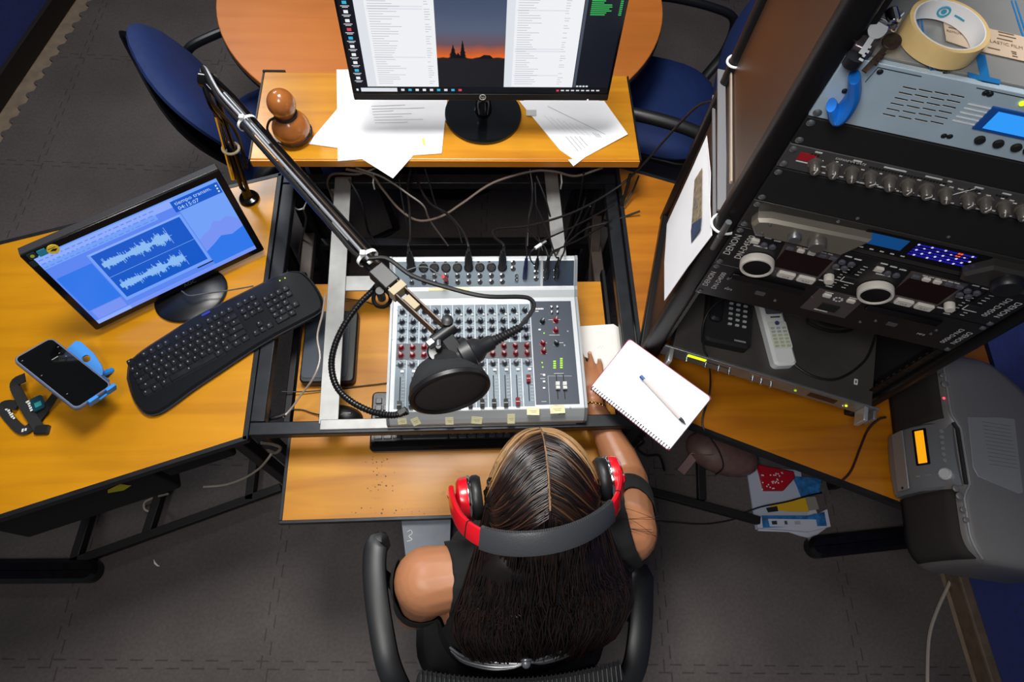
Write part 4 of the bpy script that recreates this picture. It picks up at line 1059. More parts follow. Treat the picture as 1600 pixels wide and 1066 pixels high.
for px in JX:
    o = inst('microphone_socket', XS, (0, 0, 0), jp); o.matrix_basis = JM @ T(jx(px), jv(421), 0.001)
    for py in (438, 451):
        o = inst('jack_socket', JS, (0, 0, 0), jp); o.matrix_basis = JM @ T(jx(px), jv(py), 0.001)
for (px, py) in ((802, 412), (802, 424), (838, 445), (853, 445), (869, 444), (838, 432), (853, 430), (869, 430), (838, 420)):
    o = inst('jack_socket', JS, (0, 0, 0), jp); o.matrix_basis = JM @ T(jx(px), jv(py), 0.001)
g = G(); g.lathe([(0.0042, 0), (0.0042, 0.006), (0.0026, 0.006), (0.0026, 0.001), (0.0, 0.001)], CHROME, n=14, capt=False); o = g.build('phono_socket', None); PS = o.data; bpy.data.objects.remove(o)
for (px, py) in ((807, 438), (807, 446)):
    o = inst('phono_socket', PS, (0, 0, 0), jp); o.matrix_basis = JM @ T(jx(px), jv(py), 0.001)
for (px, py) in ((861, 481), (870, 481), (861, 489), (870, 489)):
    p = mp(px, py); inst('phono_socket', PS, Vector((p.x, p.y, mz + 0.001)) - ml, t)
# handwritten masking-tape labels along the front lip
TAPE = mat('cream_tape', '#d8d2a8', 0.7, var=0.1, vscale=40)
for (px, py, w, h, a) in ((628, 657, 14, 10, .1), (649, 657, 13, 13, .4), (702, 656, 13, 13, 0), (745, 655, 17, 12, -.1), (799, 653, 12, 17, 0), (833, 643, 20, 12, -.05), (871, 640, 24, 13, .03)):
    z = 0.79 if py > 650 else 0.801; p = at(px, py, z)
    ang = math.atan2(mz - 0.783, my1 - my0 - 0.008) if py > 648 else 0
    zc = 0.783 + (p.y - my0 - 0.008) * math.tan(ang) + 0.0010 if py > 648 else mz + 0.0016
    g = G(); g.box((0, 0, 0), (w * 0.00145, h * 0.0015, 0.0006), TAPE); g.box((0.0, 0.001, 0.0004), (w * 0.0008, 0.0009, 0.0002), mat('pencil', '#8a855c', 0.7)); g.box((0.001, -0.003, 0.0004), (w * 0.0006, 0.0009, 0.0002), mat('pencil', '#8a855c', 0.7))
    o = g.build('tape_label', t, smooth=False); o.matrix_basis = T(p.x - ml.x, p.y - ml.y, zc - ml.z) @ RX(ang) @ RZ(a); plab(o, 'cream tape label with handwriting')
g = G(MXI); a = at(669, 467, mz + .012); b = at(734, 470, mz + 0.012); g.box(((a.x + b.x) / 2, my2 + 0.021, mz + 0.0107), (b.x - a.x, 0.009, 0.0006), TAPE); plab(g.build('tape_label', t, smooth=False), 'long cream tape strip below the sockets')
g = G(MXI)
for (px, py) in ((614, 530), (882, 540), (621, 484), (887, 518), (891, 637)):
    p = mp(px, py); g.cyl((p.x, p.y, mz), (p.x, p.y, mz + 0.0016), 0.0022, GREYM, n=10)
g.build('screws', t)

# ================================================================== CABLES PLUGGED INTO THE MIXER
def jpt(px, py, h=0.0): return (T(*ml) @ JM) @ Vector((jx(px), jv(py), 0.001 + h))
jN = (JM.to_3x3() @ Vector((0, 0, 1))).normalized(); jU = jd.normalized()
def cable(label, pts, r=0.003, m=RUB, cat='cable', name='cable', group=None, plug=None, spl=6):
    P = [Vector(p) for p in pts]; loc = P[0]
    t_ = thing(name, label, cat, loc, group=group); X = T(*(-loc))
    g = G(X); g.tube(P, r, m, 7, spl); g.build('cord', t_)
    if plug:
        p0, p1, r0, r1, pm, nm = plug
        g = G(X); d = (Vector(p1) - Vector(p0)); g.tube([Vector(p0), Vector(p0) + d * 0.55, Vector(p0) + d * 0.6, Vector(p1)], [r0, r0, r0 * 0.92, r1], pm, 14); plab(g.build('plug', t_), nm)
    return t_
PLUGD = (jN * 0.7 + Vector((0, 0.6, 0.35))).normalized()
XG = 'microphone cables plugged into the mixer'
def xlr(px, path, label):
    p = jpt(px, 421, 0.0); e = p + PLUGD * 0.055
    cable(label, [e, e + PLUGD * 0.025] + [at(x, y, z) for x, y, z in path], 0.0032, RUB, group=XG, plug=(p, e, 0.0098, 0.006, BLK, 'black round plug'))
xlr(643, [(641, 370, 0.86), (640, 330, 0.82), (637, 295, 0.78), (642, 262, 0.80)], 'black microphone cable in the leftmost mixer socket running straight back')
xlr(732.5, [(722, 360, 0.88), (700, 335, 0.84), (672, 318, 0.80), (655, 290, 0.76), (648, 262, 0.72)], 'black microphone cable in the mixer socket below the paper corner')
xlr(785, [(772, 370, 0.88), (776, 358, 0.86), (830, 352, 0.82), (900, 330, 0.80), (960, 296, 0.80), (1000, 262, 0.86), (1060, 195, 1.0), (1095, 163, 1.10), (1132, 157, 1.15)], 'long black cable from the mixer sweeping right up to the rack')
NAVYP = mat('navy_glitter_plug', '#131c4e', 0.35, var=0.8, vscale=260)
p = jpt(820, 444, 0.002); e = p + PLUGD * 0.07
cable('thin cable with a dark blue plug in the mixer jack panel', [e, e + PLUGD * 0.02, at(822, 380, 0.86), at(826, 345, 0.82), at(832, 310, 0.8), at(826, 280, 0.78), at(818, 268, 0.76)], 0.002, RUB, plug=(p, e, 0.0058, 0.004, NAVYP, 'dark blue plug'))
JG = 'jack cables in the dark mixer corner'
for (i, (px, py, path, lab)) in enumerate(((838, 424, [(846, 378, 0.90), (852, 374, 0.9), (905, 350, 0.84), (960, 320, 0.80)], 'jack cable in the dark mixer corner with a short plug leaning right'),
        (853, 428, [(856, 400, 0.90), (850, 385, 0.90), (832, 368, 0.86), (826, 362, 0.82)], 'jack cable in the dark mixer corner bending to the left'),
        (853, 445, [(862, 395, 0.90), (875, 388, 0.88), (910, 372, 0.82), (955, 345, 0.78)], 'jack cable in the middle of the dark mixer corner'),
        (869, 430, [(868, 400, 0.90), (858, 370, 0.88), (846, 340, 0.82), (836, 318, 0.78)], 'jack cable at the right of the mixer corner leaning back'),
        (869, 444, [(876, 405, 0.90), (882, 392, 0.88), (884, 378, 0.84), (905, 340, 0.78), (915, 310, 0.74)], 'rightmost jack cable at the mixer corner'))):
    p = jpt(px, py, 0.002); e = p + (PLUGD + Vector((0, -0.1, 0.3))).normalized() * 0.04
    cable(lab, [e, e + PLUGD * 0.014] + [at(x, y, z) for x, y, z in path], 0.0022, RUB, group=JG, plug=(p, e, 0.0055, 0.0036, BLK, 'black jack plug'))
p = jpt(697, 446, 0.003); e = at(692, 432, 0.87)
cable('thin grey cable with a red plug lying over the mixer sockets', [e, at(682, 426, 0.87), at(668, 418, 0.872), at(650, 418, 0.872), at(632, 424, 0.87)], 0.0013, mat('grey_cable2', '#6d6f70', 0.4), plug=(p, e, 0.0055, 0.0045, mat('red_plug', '#c81e26', 0.35), 'red plug'))
p0, p1 = at(836, 388, 0.92), at(853, 377, 0.92)
t = thing('cable_adapter', 'small white and chrome adapter stub above the mixer jacks', 'adapter', p0)
g = G(T(*(-p0))); g.cyl(p0, p0 + (p1 - p0) * 0.55, 0.0042, WHT, n=12); g.build('barrel', t)
g = G(T(*(-p0))); g.cyl(p0 + (p1 - p0) * 0.55, p1, 0.0035, CHROME, n=12); g.build('tip', t)
g = G(T(*(-p0))); g.tube([p0, at(828, 396, 0.91), at(830, 408, 0.88), jpt(838, 420, 0.004)], 0.0018, RUB, 6, 5); g.build('lead', t)

# loose cables hanging behind the console
BRC = mat('brown_cable', '#5a4c42', 0.55); GYC = mat('dusty_grey_cable', '#6a645e', 0.6)
HG = 'dusty cables hanging behind the console'
cable('brown cable drooping in a wide arc under the big paper corner', [at(588, 262, 0.84), at(560, 272, 0.83), at(520, 272, 0.80), at(512, 290, 0.74), at(524, 310, 0.68)], 0.0032, BRC, group=HG)
cable('brown cable looping from the shelf edge down to the cable knot', [at(540, 264, 0.85), at(580, 274, 0.83), at(598, 296, 0.80), at(625, 328, 0.77), at(655, 345, 0.76), at(690, 338, 0.78), at(722, 318, 0.80), at(770, 286, 0.83), at(830, 268, 0.84), at(866, 268, 0.84), at(900, 275, 0.83), at(942, 262, 0.85)], 0.0034, BRC, group=HG)
cable('pale cable crossing right from the paper corner to a bare end', [at(556, 262, 0.85), at(600, 278, 0.84), at(640, 305, 0.82), at(662, 322, 0.80), at(672, 345, 0.74), at(700, 384, 0.62)], 0.0026, GYC, group=HG)
cable('dark cable falling steeply left of the middle', [at(624, 280, 0.84), at(628, 310, 0.80), at(636, 350, 0.74), at(640, 380, 0.68)], 0.0024, RUB, group=HG)
cable('dark cable dropping from the shelf beside the brown loop', [at(664, 264, 0.84), at(672, 290, 0.80), at(684, 325, 0.74), at(712, 350, 0.70), at(722, 380, 0.66)], 0.0026, RUB, group=HG)
cable('dark cable hanging straight down behind the middle sockets', [at(828, 264, 0.84), at(832, 300, 0.80), at(826, 340, 0.74), at(824, 385, 0.72)], 0.0026, RUB, group=HG)
cable('dark cable slanting behind the worn steel rail', [at(838, 275, 0.84), at(852, 310, 0.80), at(862, 345, 0.74), at(876, 372, 0.66)], 0.0026, RUB, group=HG)
cable('dark cable hanging just left of the worn steel rail', [at(836, 285, 0.82), at(838, 330, 0.76), at(842, 370, 0.70), at(848, 392, 0.68)], 0.0024, RUB, group=HG)
cable('black cable curving down at the right end of the console', [at(912, 270, 0.84), at(908, 300, 0.76), at(898, 350, 0.62), at(892, 375, 0.5)], 0.0036, RUB, group=HG)
cable('second black cable curving down at the right end of the console', [at(922, 322, 0.78), at(914, 338, 0.72), at(902, 360, 0.6), at(900, 380, 0.5)], 0.0036, RUB, group=HG)
cable('black cable crossing low over the right console corner', [at(1000, 330, 0.77), at(955, 346, 0.74), at(915, 358, 0.72), at(880, 385, 0.74), at(862, 396, 0.80)], 0.003, RUB, group=HG)
cable('thick black cable leaning on the right desk corner', [at(985, 272, 0.84), at(978, 300, 0.79), at(966, 335, 0.72), at(960, 370, 0.6)], 0.0048, RUB, group=HG)
cable('thin black cable beside the thick one at the right desk corner', [at(998, 275, 0.84), at(988, 300, 0.785), at(975, 322, 0.765)], 0.0026, RUB, group=HG)
cable('pale cable on the left under the boom arm', [at(474, 326, 0.72), at(478, 345, 0.6), at(470, 380, 0.5), at(466, 402, 0.45)], 0.003, GYC, group=HG)
cable('white hooked wire in the dark left console corner', [at(458, 320, 0.70), at(464, 327, 0.69), at(474, 325, 0.69), at(480, 312, 0.68)], 0.002, WHT, group=HG)
cable('dark cable low behind the left silver rail', [at(545, 280, 0.80), at(562, 310, 0.76), at(570, 340, 0.70), at(576, 362, 0.62), at(590, 384, 0.58)], 0.0032, RUB, group=HG)
CLR = mat('clear_cable', '#a09488', 0.25, alpha=0.75)
cable('transparent cable with a black jack plug lying over the silver rail', [at(442, 652, 0.70), at(454, 640, 0.70), at(470, 618, 0.72), at(490, 590, 0.757), at(500, 560, 0.762), at(496, 525, 0.766), at(504, 490, 0.766), at(508, 460, 0.766)], 0.0026, CLR, plug=(at(446, 648, 0.70), at(418, 656, 0.70), 0.0055, 0.003, BLK, 'black jack plug'))
cable('thin black cord lying across the tray below the left rail', [at(440, 612, 0.66), at(480, 612, 0.65), at(540, 606, 0.645), at(612, 598, 0.645)], 0.0017, RUB)
cable('thin black cord lying across the back of the tray', [at(530, 466, 0.645), at(565, 470, 0.645), at(585, 476, 0.645), at(612, 480, 0.645)], 0.0015, RUB)
ZG = 'white plastic ties on the console back bar'
for (px, lab) in ((583.5, 'white cable tie on the steel back bar below the paper corner'), (877, 'white cable tie on the steel back bar at the right')):
    p = at(px, 278, 0.757); t = thing('cable_tie', lab, 'cable tie', p, group=ZG)
    g = G(); g.box((0, 0.0, 0), (0.004, 0.036, 0.003), WHT); g.box((0, -0.017, -0.014), (0.004, 0.003, 0.03), WHT); g.build('strap', t, bevel=0.0006)

# ================================================================== BOOM ARM, MICROPHONE, POP FILTER
base = at(389, 309, 0.757); base.z = 0.7515
EL = at(324, 124, 1.13); JE = at(598, 432, 1.17); ME = at(694, 522, 1.165)
t = thing('boom_arm', 'chrome microphone boom arm clamped to the left desk and reaching over the mixer', 'microphone arm', base)
X = T(*(-base))
g = G(X); g.lathe([(0.026, 0), (0.027, 0.004), (0.024, 0.01), (0.014, 0.014), (0.011, 0.02), (0.011, 0.045)], BLKG, T(*base)); g.build('flange', t)
bt = base + Vector((0, 0, 0.04))
ARMC = mat('arm_bronze', '#3a3029', 0.38, 0.6, var=0.3, vscale=30)
side = (EL - bt).cross(Vector((1, -0.6, 0))).normalized()
sd = (EL - bt).normalized().cross(Vector((0.4, 0.9, 0.2))).normalized()
for s in (-1, 1):
    g = G(X); g.cyl(bt + sd * 0.009 * s, EL + sd * 0.010 * s, 0.0055, ARMC if s > 0 else BLKG, n=10); g.build('lower_tube', t)
g = G(X); g.tube([bt + Vector((-0.012, -0.004, 0.05)), EL + Vector((-0.014, -0.01, -0.10))], 0.0065, CHROME, 8); g.build('spring', t)
g = G(X); g.cyl(EL + Vector((-0.014, 0, 0)), EL + Vector((0.016, -0.006, 0)), 0.016, BLKG, n=16); g.build('elbow_joint', t)
sd2 = (JE - EL).normalized().cross(Vector((0, 0, 1))).normalized()
upn = sd2.cross((JE - EL).normalized()).normalized()
for (o_, m_) in ((-0.010, ARMC), (0.010, BLKG)):
    g = G(X); g.cyl(EL + sd2 * o_, JE + sd2 * o_, 0.0055, m_, n=10); g.build('upper_tube', t)
g = G(X); dirn = (JE - EL); g.cyl(EL + dirn * 0.12 + upn * 0.012 - sd2 * 0.004, EL + dirn * 0.40 + upn * 0.010 - sd2 * 0.004, 0.006, GREYM, n=10); g.build('spring', t)
# bracket at the end
g = G(X); dm = (ME - JE).normalized()
g.bar(JE - dm * 0.02, JE + dm * 0.03, 0.034, 0.026, BLK); g.build('clamp_block', t, bevel=0.003)
for s in (-1, 1):
    g = G(X); g.bar(JE + sd2 * 0.011 * s, ME + sd2 * 0.010 * s - dm * 0.012, 0.004, 0.024, ARMC); g.build('fork_plate', t, bevel=0.001)
g = G(X); g.bar(JE + dm * 0.034, JE + dm * 0.05, 0.032, 0.030, mat('cream_wrap', '#a89b80', 0.7)); g.bar(JE + dm * 0.064, JE + dm * 0.094, 0.014, 0.018, mat('cream_wrap', '#a89b80', 0.7)); plab(g.build('tape_wrap', t, bevel=0.001), 'cream tape wrap')
g = G(X); g.cyl(ME - sd2 * 0.022, ME + sd2 * 0.024, 0.012, BLK, n=14); g.build('swivel', t)
g = G(X); g.cyl(ME + sd2 * 0.024, ME + sd2 * 0.036, 0.009, GREYM, n=6); g.lathe([(0.004, 0), (0.011, 0.002), (0.011, 0.01), (0.005, 0.013)], BLK, T(*(ME + Vector((0.006, 0.02, 0.006)))), n=10); g.build('wing_nut', t)
p = JE + Vector((-0.004, -0.03, -0.03))
g = G(X); g.tube([(p.x + 0.016 * math.cos(a), p.y + 0.016 * math.sin(a), p.z + 0.004 * math.sin(a)) for a in [2 * PI * k / 18 for k in range(18)]], 0.004, BLKG, 8, closed=True); g.cyl(p, p + Vector((0, 0, 0.03)), 0.008, BLK, n=12); g.build('clamp_screw', t)
# cables strapped to the arm
ca = [EL + Vector((0.005, 0.01, 0.018)) + (-(upn) * 0.0)]
AG = 'cables strapped along the boom arm'
def along(off, lift, sag=0.0, start=0.0, end=1.0, n=6):
    return [EL + dirn * (start + (end - start) * k / n) + sd2 * off + upn * (lift + sag * math.sin(PI * k / n)) for k in range(n + 1)]
tail = [at(340, 150, 1.10), at(360, 205, 0.98), at(380, 262, 0.85)]
mc = at(604, 404, 1.19)
mic_tail = [at(644, 431, 1.18), at(701, 450, 1.17), at(757, 463, 1.17), at(813, 464, 1.16), at(829, 468, 1.155), at(834, 478, 1.15), at(826, 494, 1.145), at(808, 515, 1.14)]
MICSTART = at(806, 517, 1.14)
cable('thick black microphone cable along the boom arm looping over the mixer to the microphone', [tail[2] + Vector((.01, 0, 0)), tail[1] + Vector((.012, .0, 0)), EL + Vector((0.0, -0.03, -0.03)), EL + Vector((-0.004, 0.012, 0.022))] + along(0.013, 0.016, 0, 0.12, 0.92) + [mc] + mic_tail, 0.0042, RUB, group=AG)
cable('glossy black cable on the outer side of the boom arm', [tail[2], tail[1] + Vector((-.006, .0, 0)), EL + Vector((-0.012, -0.02, -0.05)), EL + Vector((-0.008, 0.014, 0.012))] + along(-0.016, 0.010, 0, 0.12, 0.93), 0.0038, BLKG, group=AG)
cable('silvery cable strapped on top of the boom arm', [EL + Vector((-0.002, -0.02, -0.06)), EL + Vector((-0.010, 0.002, 0.004)), EL + Vector((0.0, 0.014, 0.020))] + along(0.004, 0.020, 0, 0.12, 0.95), 0.0034, mat('silver_cable', '#8d9094', 0.3, 0.4), group=AG)
for (f_, lab) in ((0.27, 'white cable tie near the elbow of the boom arm'), (0.93, 'white cable tie near the end of the boom arm')):
    p = EL + dirn * f_; t2 = thing('cable_tie', lab, 'cable tie', p, group='white ties around the boom arm')
    dn = dirn.normalized(); g = G()
    def rp(a, q): return sd2 * (0.0215 * math.cos(a)) + upn * (0.008 + 0.0165 * math.sin(a)) + dn * q
    vs = []; n = 20
    for k in range(n):
        a = 2 * PI * k / n
        vs += [rp(a, -0.004), rp(a, 0.004), rp(a, 0.004) * 0.94, rp(a, -0.004) * 0.94]
    g.add(vs, [(k * 4 + i, k * 4 + (i + 1) % 4, ((k + 1) % n) * 4 + (i + 1) % 4, ((k + 1) % n) * 4 + i) for k in range(n) for i in range(4)], WHT)
    g.build('strap', t2)
    g = G(); g.box(sd2 * 0.006 + upn * 0.028, (0.010, 0.010, 0.008), WHT); g.build('buckle', t2, bevel=0.001)
p = bt + (EL - bt) * 0.42
t2 = thing('cable_tie', 'cream cable tie around the lower boom tube', 'cable tie', p); g = G(); g.tube([(0.02 * math.cos(a), 0.016 * math.sin(a), 0.003 * math.sin(a)) for a in [2 * PI * k / 18 for k in range(18)]], 0.0035, mat('cream_wrap', '#a89b80', 0.7), 8, closed=True); g.build('strap', t2)

# microphone (handle up right, head behind the pop filter)
mh = at(770, 534, 1.135); mm = at(716, 562, 1.125); mt_ = at(686, 577, 1.13)
ax_ = (mt_ - mh); L = ax_.length; MMX = frame(mh, ax_.cross(Vector((0, 0, 1))), Vector((0, 0, 1)) ); MMX = frame(mh, ax_.cross(Vector((0, 0, 1))), Vector((0, 0, 1)).cross(ax_.cross(Vector((0, 0, 1))).normalized()) if False else (ax_.cross(Vector((0, 0, 1)))).cross(ax_) * -1)
# z of MMX along the microphone axis
zc = ax_.normalized(); xc = zc.cross(Vector((0, 0, 1))).normalized(); yc = zc.cross(xc)
MMX = Matrix(((xc.x, yc.x, zc.x, mh.x), (xc.y, yc.y, zc.y, mh.y), (xc.z, yc.z, zc.z, mh.z), (0, 0, 0, 1)))
t = thing('microphone', 'black studio microphone on the boom arm behind the round pop filter', 'microphone', M=MMX)
GRAPH = mat('graphite', '#1c1d20', 0.36, bump=0.1, bscale=500)
GRILLE = mat('black_grille', '#1a1b1d', 0.55, bump=1.0, bscale=1400)
g = G(); g.lathe([(0.006, -0.062), (0.007, -0.04), (0.0085, -0.01), (0.0105, 0.0), (0.0125, 0.006)], RUB, n=18); 
for k in range(9): g.lathe([(0.0072 + k * 0.0002, -0.056 + k * 0.006), (0.0086 + k * 0.0002, -0.054 + k * 0.006), (0.0072 + k * 0.0002, -0.052 + k * 0.006)], RUB, n=18)
plab(g.build('strain_relief', t), 'ribbed rubber strain relief')
g = G(); g.lathe([(0.0125, 0.0), (0.0145, 0.004), (0.0145, 0.02), (0.022, 0.03), (0.026, 0.05), (0.028, L * 0.62), (0.029, L * 0.66)], GRAPH, n=28); g.build('body', t)
g = G(); g.lathe([(0.029, L * 0.66), (0.034, L * 0.72), (0.036, L * 0.85), (0.033, L * 0.98), (0.022, L * 1.06), (0.0, L * 1.09)], GRILLE, n=28, capt=False); g.build('grille', t)
g = G(); g.lathe([(0.030, L * 0.40), (0.0325, L * 0.42), (0.0325, L * 0.60), (0.030, L * 0.62)], BLK, n=28); g.build('clip_ring', t)
inv = MMX.inverted()
g = G(inv); g.bar(ME, mm + Vector((0, 0.0, 0.028)), 0.024, 0.014, BLK); q = at(686, 549, 1.155); g.lathe([(0.006, -0.006), (0.020, -0.005), (0.022, 0.0), (0.020, 0.005), (0.006, 0.006)], BLKG, T(*q) @ RX(0.3), n=24); g.cyl(q, q + Vector((0, 0, 0.022)), 0.006, BLK, n=12); g.cyl(q + Vector((0, 0, 0.02)), ME + Vector((-0.01, 0, 0)), 0.005, GREYM, n=10); g.build('clip_bracket', t, bevel=0.0015)
# pop filter
pcn = at(703, 612, 1.105); pn = Vector((0.24, -0.955, 0.13)).normalized()
px_ = Vector((1, 0.12, 0.0)); px_ = (px_ - pn * px_.dot(pn)).normalized(); py_ = pn.cross(px_)
PM_ = Matrix(((px_.x, py_.x, pn.x, pcn.x), (px_.y, py_.y, pn.y, pcn.y), (px_.z, py_.z, pn.z, pcn.z), (0, 0, 0, 1)))
t = thing('pop_filter', 'round black fabric pop filter on a gooseneck in front of the microphone', 'pop filter', M=PM_)
RR = 0.0725
g = G(); g.lathe([(RR * 0.93, -0.006), (RR, -0.007), (RR * 1.05, -0.002), (RR * 1.04, 0.005), (RR * 0.97, 0.007), (RR * 0.92, 0.003), (RR * 0.92, -0.005)], BLK, n=64, capb=False, capt=False); g.build('ring', t)
g = G(); g.lathe([(RR * 0.95, 0.0), (RR * 0.8, 0.0035), (RR * 0.4, 0.006), (0.0005, 0.007)], mat('pop_fabric', '#2e2b2b', 0.85, bump=0.6, bscale=1800), n=64, capb=True); g.build('mesh_fabric', t)
g = G(); g.lathe([(RR * 1.0, -0.004), (RR * 0.94, -0.022), (RR * 0.72, -0.050), (RR * 0.5, -0.062)], mat('pop_shroud', '#202225', 0.6, bump=0.9, bscale=1300), n=64, capb=False, capt=False)
o = g.build('rear_shroud', t); s_ = o.modifiers.new('solid', 'SOLIDIFY'); s_.thickness = 0.002; s_.offset = -1
inv = PM_.inverted()
gp = [JE + Vector((-0.01, -0.012, -0.012)), at(585, 452, 1.13), at(562, 475, 1.12), at(540, 505, 1.11), at(524, 538, 1.10), at(518, 572, 1.09), at(526, 604, 1.085), at(548, 627, 1.08), at(580, 643, 1.08), at(612, 649, 1.085), at(638, 643, 1.09)]
g = G(inv); g.tube(gp, 0.0058, mat('gooseneck_black', '#131315', 0.3, 0.3, bump=0.0), 10, 8)
sp = smooth_path(gp, 14)
for i in range(2, len(sp) - 2, 2):
    d = (sp[i + 1] - sp[i - 1]).normalized(); a = d.orthogonal().normalized(); b_ = d.cross(a)
    g.tube([sp[i] + a * 0.0058 * math.cos(2 * PI * k / 10) + b_ * 0.0058 * math.sin(2 * PI * k / 10) for k in range(10)], 0.0011, BLKG, 4, closed=True)
g.build('gooseneck', t)
g = G(inv); q = at(636, 640, 1.09); g.bar(at(622, 648, 1.088), q, 0.012, 0.012, BLK); g.build('ring_bracket', t, bevel=0.002)

# ================================================================== PAPERS, NOTEBOOK AND PEN BY THE HAND
tn, ln = paper('paper_sheet', 'small torn paper pad beside the right side of the mixer, under the hand', [(897, 512), (958, 508), (964, 512), (974, 513), (976, 530), (978, 545), (960, 590), (935, 600), (902, 598)], 0.641, m=mat('cream_paper', '#e9e6e0', 0.8), th=0.006)
g = G(T(*(-ln))); p = at(935, 543, 0.648)
for k in range(4): g.box((p.x + k * 0.004, p.y + (k % 2) * 0.003, 0.6473), (0.003, 0.001, 0.0003), LG)
g.build('faint_handwriting', tn, smooth=False)
nb = [at(920, 606, 0.795), at(1045, 706, 0.855), at(1111, 612, 0.915), at(987, 534, 0.855)]
A_, B_, C3, D3 = nb
C3 = B_ + (D3 - A_) * 1.04
nx_ = (B_ - A_).normalized(); NBM = frame(A_, nx_, D3 - A_); NBL = (B_ - A_).length; NBH = ((C3 - B_).length + (D3 - A_).length) / 2
t = thing('notebook', 'open spiral notebook with white pages propped against the rack beside the mixer', 'notebook', M=NBM)
g = G(); g.prism(rrect(NBL - 0.002, NBH, 0.006, 4, NBL / 2, NBH / 2), -0.006, -0.0035, mat('notebook_cover', '#9a2a54', 0.5)); plab(g.build('cover', t, smooth=False), 'magenta cover edge')
g = G(); g.prism(rrect(NBL - 0.006, NBH - 0.004, 0.008, 4, NBL / 2 + 0.002, NBH / 2), -0.0035, 0.003, mat('notebook_page', '#f3f3f6', 0.75)); pg = g.build('pages', t, smooth=False)
g = G(); GRIDM = mat('page_grid', '#dfe1ea', 0.8)
k = 0.006
while k < NBL - 0.006: g.box((k, NBH / 2, 0.0031), (0.0005, NBH - 0.014, 0.0001), GRIDM); k += 0.0055
k = 0.010
while k < NBH - 0.006: g.box((NBL / 2, k, 0.0031), (NBL - 0.014, 0.0005, 0.0001), GRIDM); k += 0.0055
for r in range(4): g.box((0.135, 0.09 + r * 0.011, 0.0032), (0.035 - r * 0.004, 0.0008, 0.0001), mat('pale_ink', '#c9cce0', 0.8))
g.build('page_ruling', pg, smooth=False)
g = G()
k = 0.008; ns = 0
while k < NBL - 0.004:
    g.tube([(k, 0.004 + 0.0055 * math.cos(a), 0.0055 * math.sin(a)) for a in [2 * PI * q / 12 for q in range(12)]], 0.0007, DSTEEL, 5, closed=True)
    g.box((k, 0.0085, 0.0032), (0.0028, 0.0028, 0.0002), DINK); k += 0.0073
g.build('spiral_binding', t)
q0 = NBM.inverted() @ at(1003, 590, 0.848); q1 = NBM.inverted() @ at(1072, 664, 0.882); q0.z = q1.z = 0.0072
PENM = frame(NBM @ q0, (NBM.to_3x3() @ (q1 - q0)), NBM.to_3x3() @ Vector((-(q1 - q0).y, (q1 - q0).x, 0))); PL = 0.148
PL = (q1 - q0).length
t = thing('pen', 'clear ballpoint pen with a blue cap lying on the open notebook', 'pen', M=PENM)
XP = RY(PI / 2)
g = G(XP); g.cyl((0, 0, 0.012), (0, 0, PL - 0.018), 0.0038, mat('pen_barrel', '#e0d6d2', 0.2, alpha=0.85), n=8); g.build('barrel', t)
g = G(XP); g.cyl((0, 0, 0), (0, 0, 0.012), 0.0042, mat('pen_blue', '#2a5a9a', 0.3), n=12); plab(g.build('cap', t), 'blue end cap')
g = G(XP); g.lathe([(0.0038, PL - 0.018), (0.0036, PL - 0.010), (0.0012, PL - 0.003), (0.0006, PL)], mat('pen_tip', '#2a2c34', 0.3, 0.5), n=12); plab(g.build('tip', t), 'dark writing tip')
# ================================================================== EQUIPMENT RACK
RA = math.radians(-16.0)
RU = Vector((math.cos(RA), math.sin(RA), 0)); RN = Vector((-math.sin(RA), math.cos(RA), 0))
RP = at(1040, 537, 0.9); RP.z = 0.7515
RM = T(*RP) @ RZ(RA)          # local x along the front, y into the rack, z up
def rl(px, py, v=0.0):
    """photo pixel -> rack coordinates on the plane v metres behind the front"""
    a = (px - 800) / FPX; b = (py - 533) / FPX
    d = Vector([CR[0][i] * a + CR[1][i] * b + CR[2][i] for i in range(3)])
    o = Vector((0, 0, CAM_H)); p0 = RP + RN * v
    tt = (p0 - o).dot(RN) / d.dot(RN); p = o + d * tt
    q = p - RP; return Vector((q.dot(RU), v, q.z))
def rs(px, py, u):
    """photo pixel -> rack coordinates on the side plane x = u"""
    a = (px - 800) / FPX; b = (py - 533) / FPX
    d = Vector([CR[0][i] * a + CR[1][i] * b + CR[2][i] for i in range(3)])
    o = Vector((0, 0, CAM_H)); p0 = RP + RU * u
    tt = (p0 - o).dot(RU) / d.dot(RU); p = o + d * tt
    q = p - RP; return Vector((u, q.dot(RN), q.z))
RUL, RUR, RD, RH = -0.024, 0.497, 0.46, 1.22
POST = mat('rack_black', '#0c0c0e', 0.42, spec=0.3)
SIDEW = mat('rack_side_brown', '#35231a', 0.38, var=0.2, vscale=3, spec=0.35)
t = thing('equipment_rack', 'tall black equipment rack with brown side panels on the right desk', 'rack', M=RM)
for (x, y, nm) in ((RUL, 0.0, 1), (RUR, 0.0, 1), (RUL, RD, 0), (RUR, RD, 0)):
    g = G()
    if nm: g.rbox((x + (0.001 if x < 0 else -0.0), y + 0.010, RH / 2 + 0.01), (0.036 if x < 0 else 0.026, 0.034, RH - 0.02), 0.010, POST)
    else: g.cyl((x, y, 0.0), (x, y, RH), 0.015, POST, n=14)
    g.build('post', t, bevel=0.0)
for x in (RUL, RUR):
    for z in (0.015, RH - 0.015):
        g = G(); g.box((x, RD / 2, z), (0.026, RD, 0.03), POST); g.build('side_bar', t, bevel=0.003)
for y in (0.0, RD):
    for z in ((0.015, RH - 0.015) if y else (RH - 0.015,)):
        g = G(); g.box(((RUL + RUR) / 2, y, z), (RUR - RUL, 0.026, 0.03), POST); g.build('cross_bar', t, bevel=0.003)
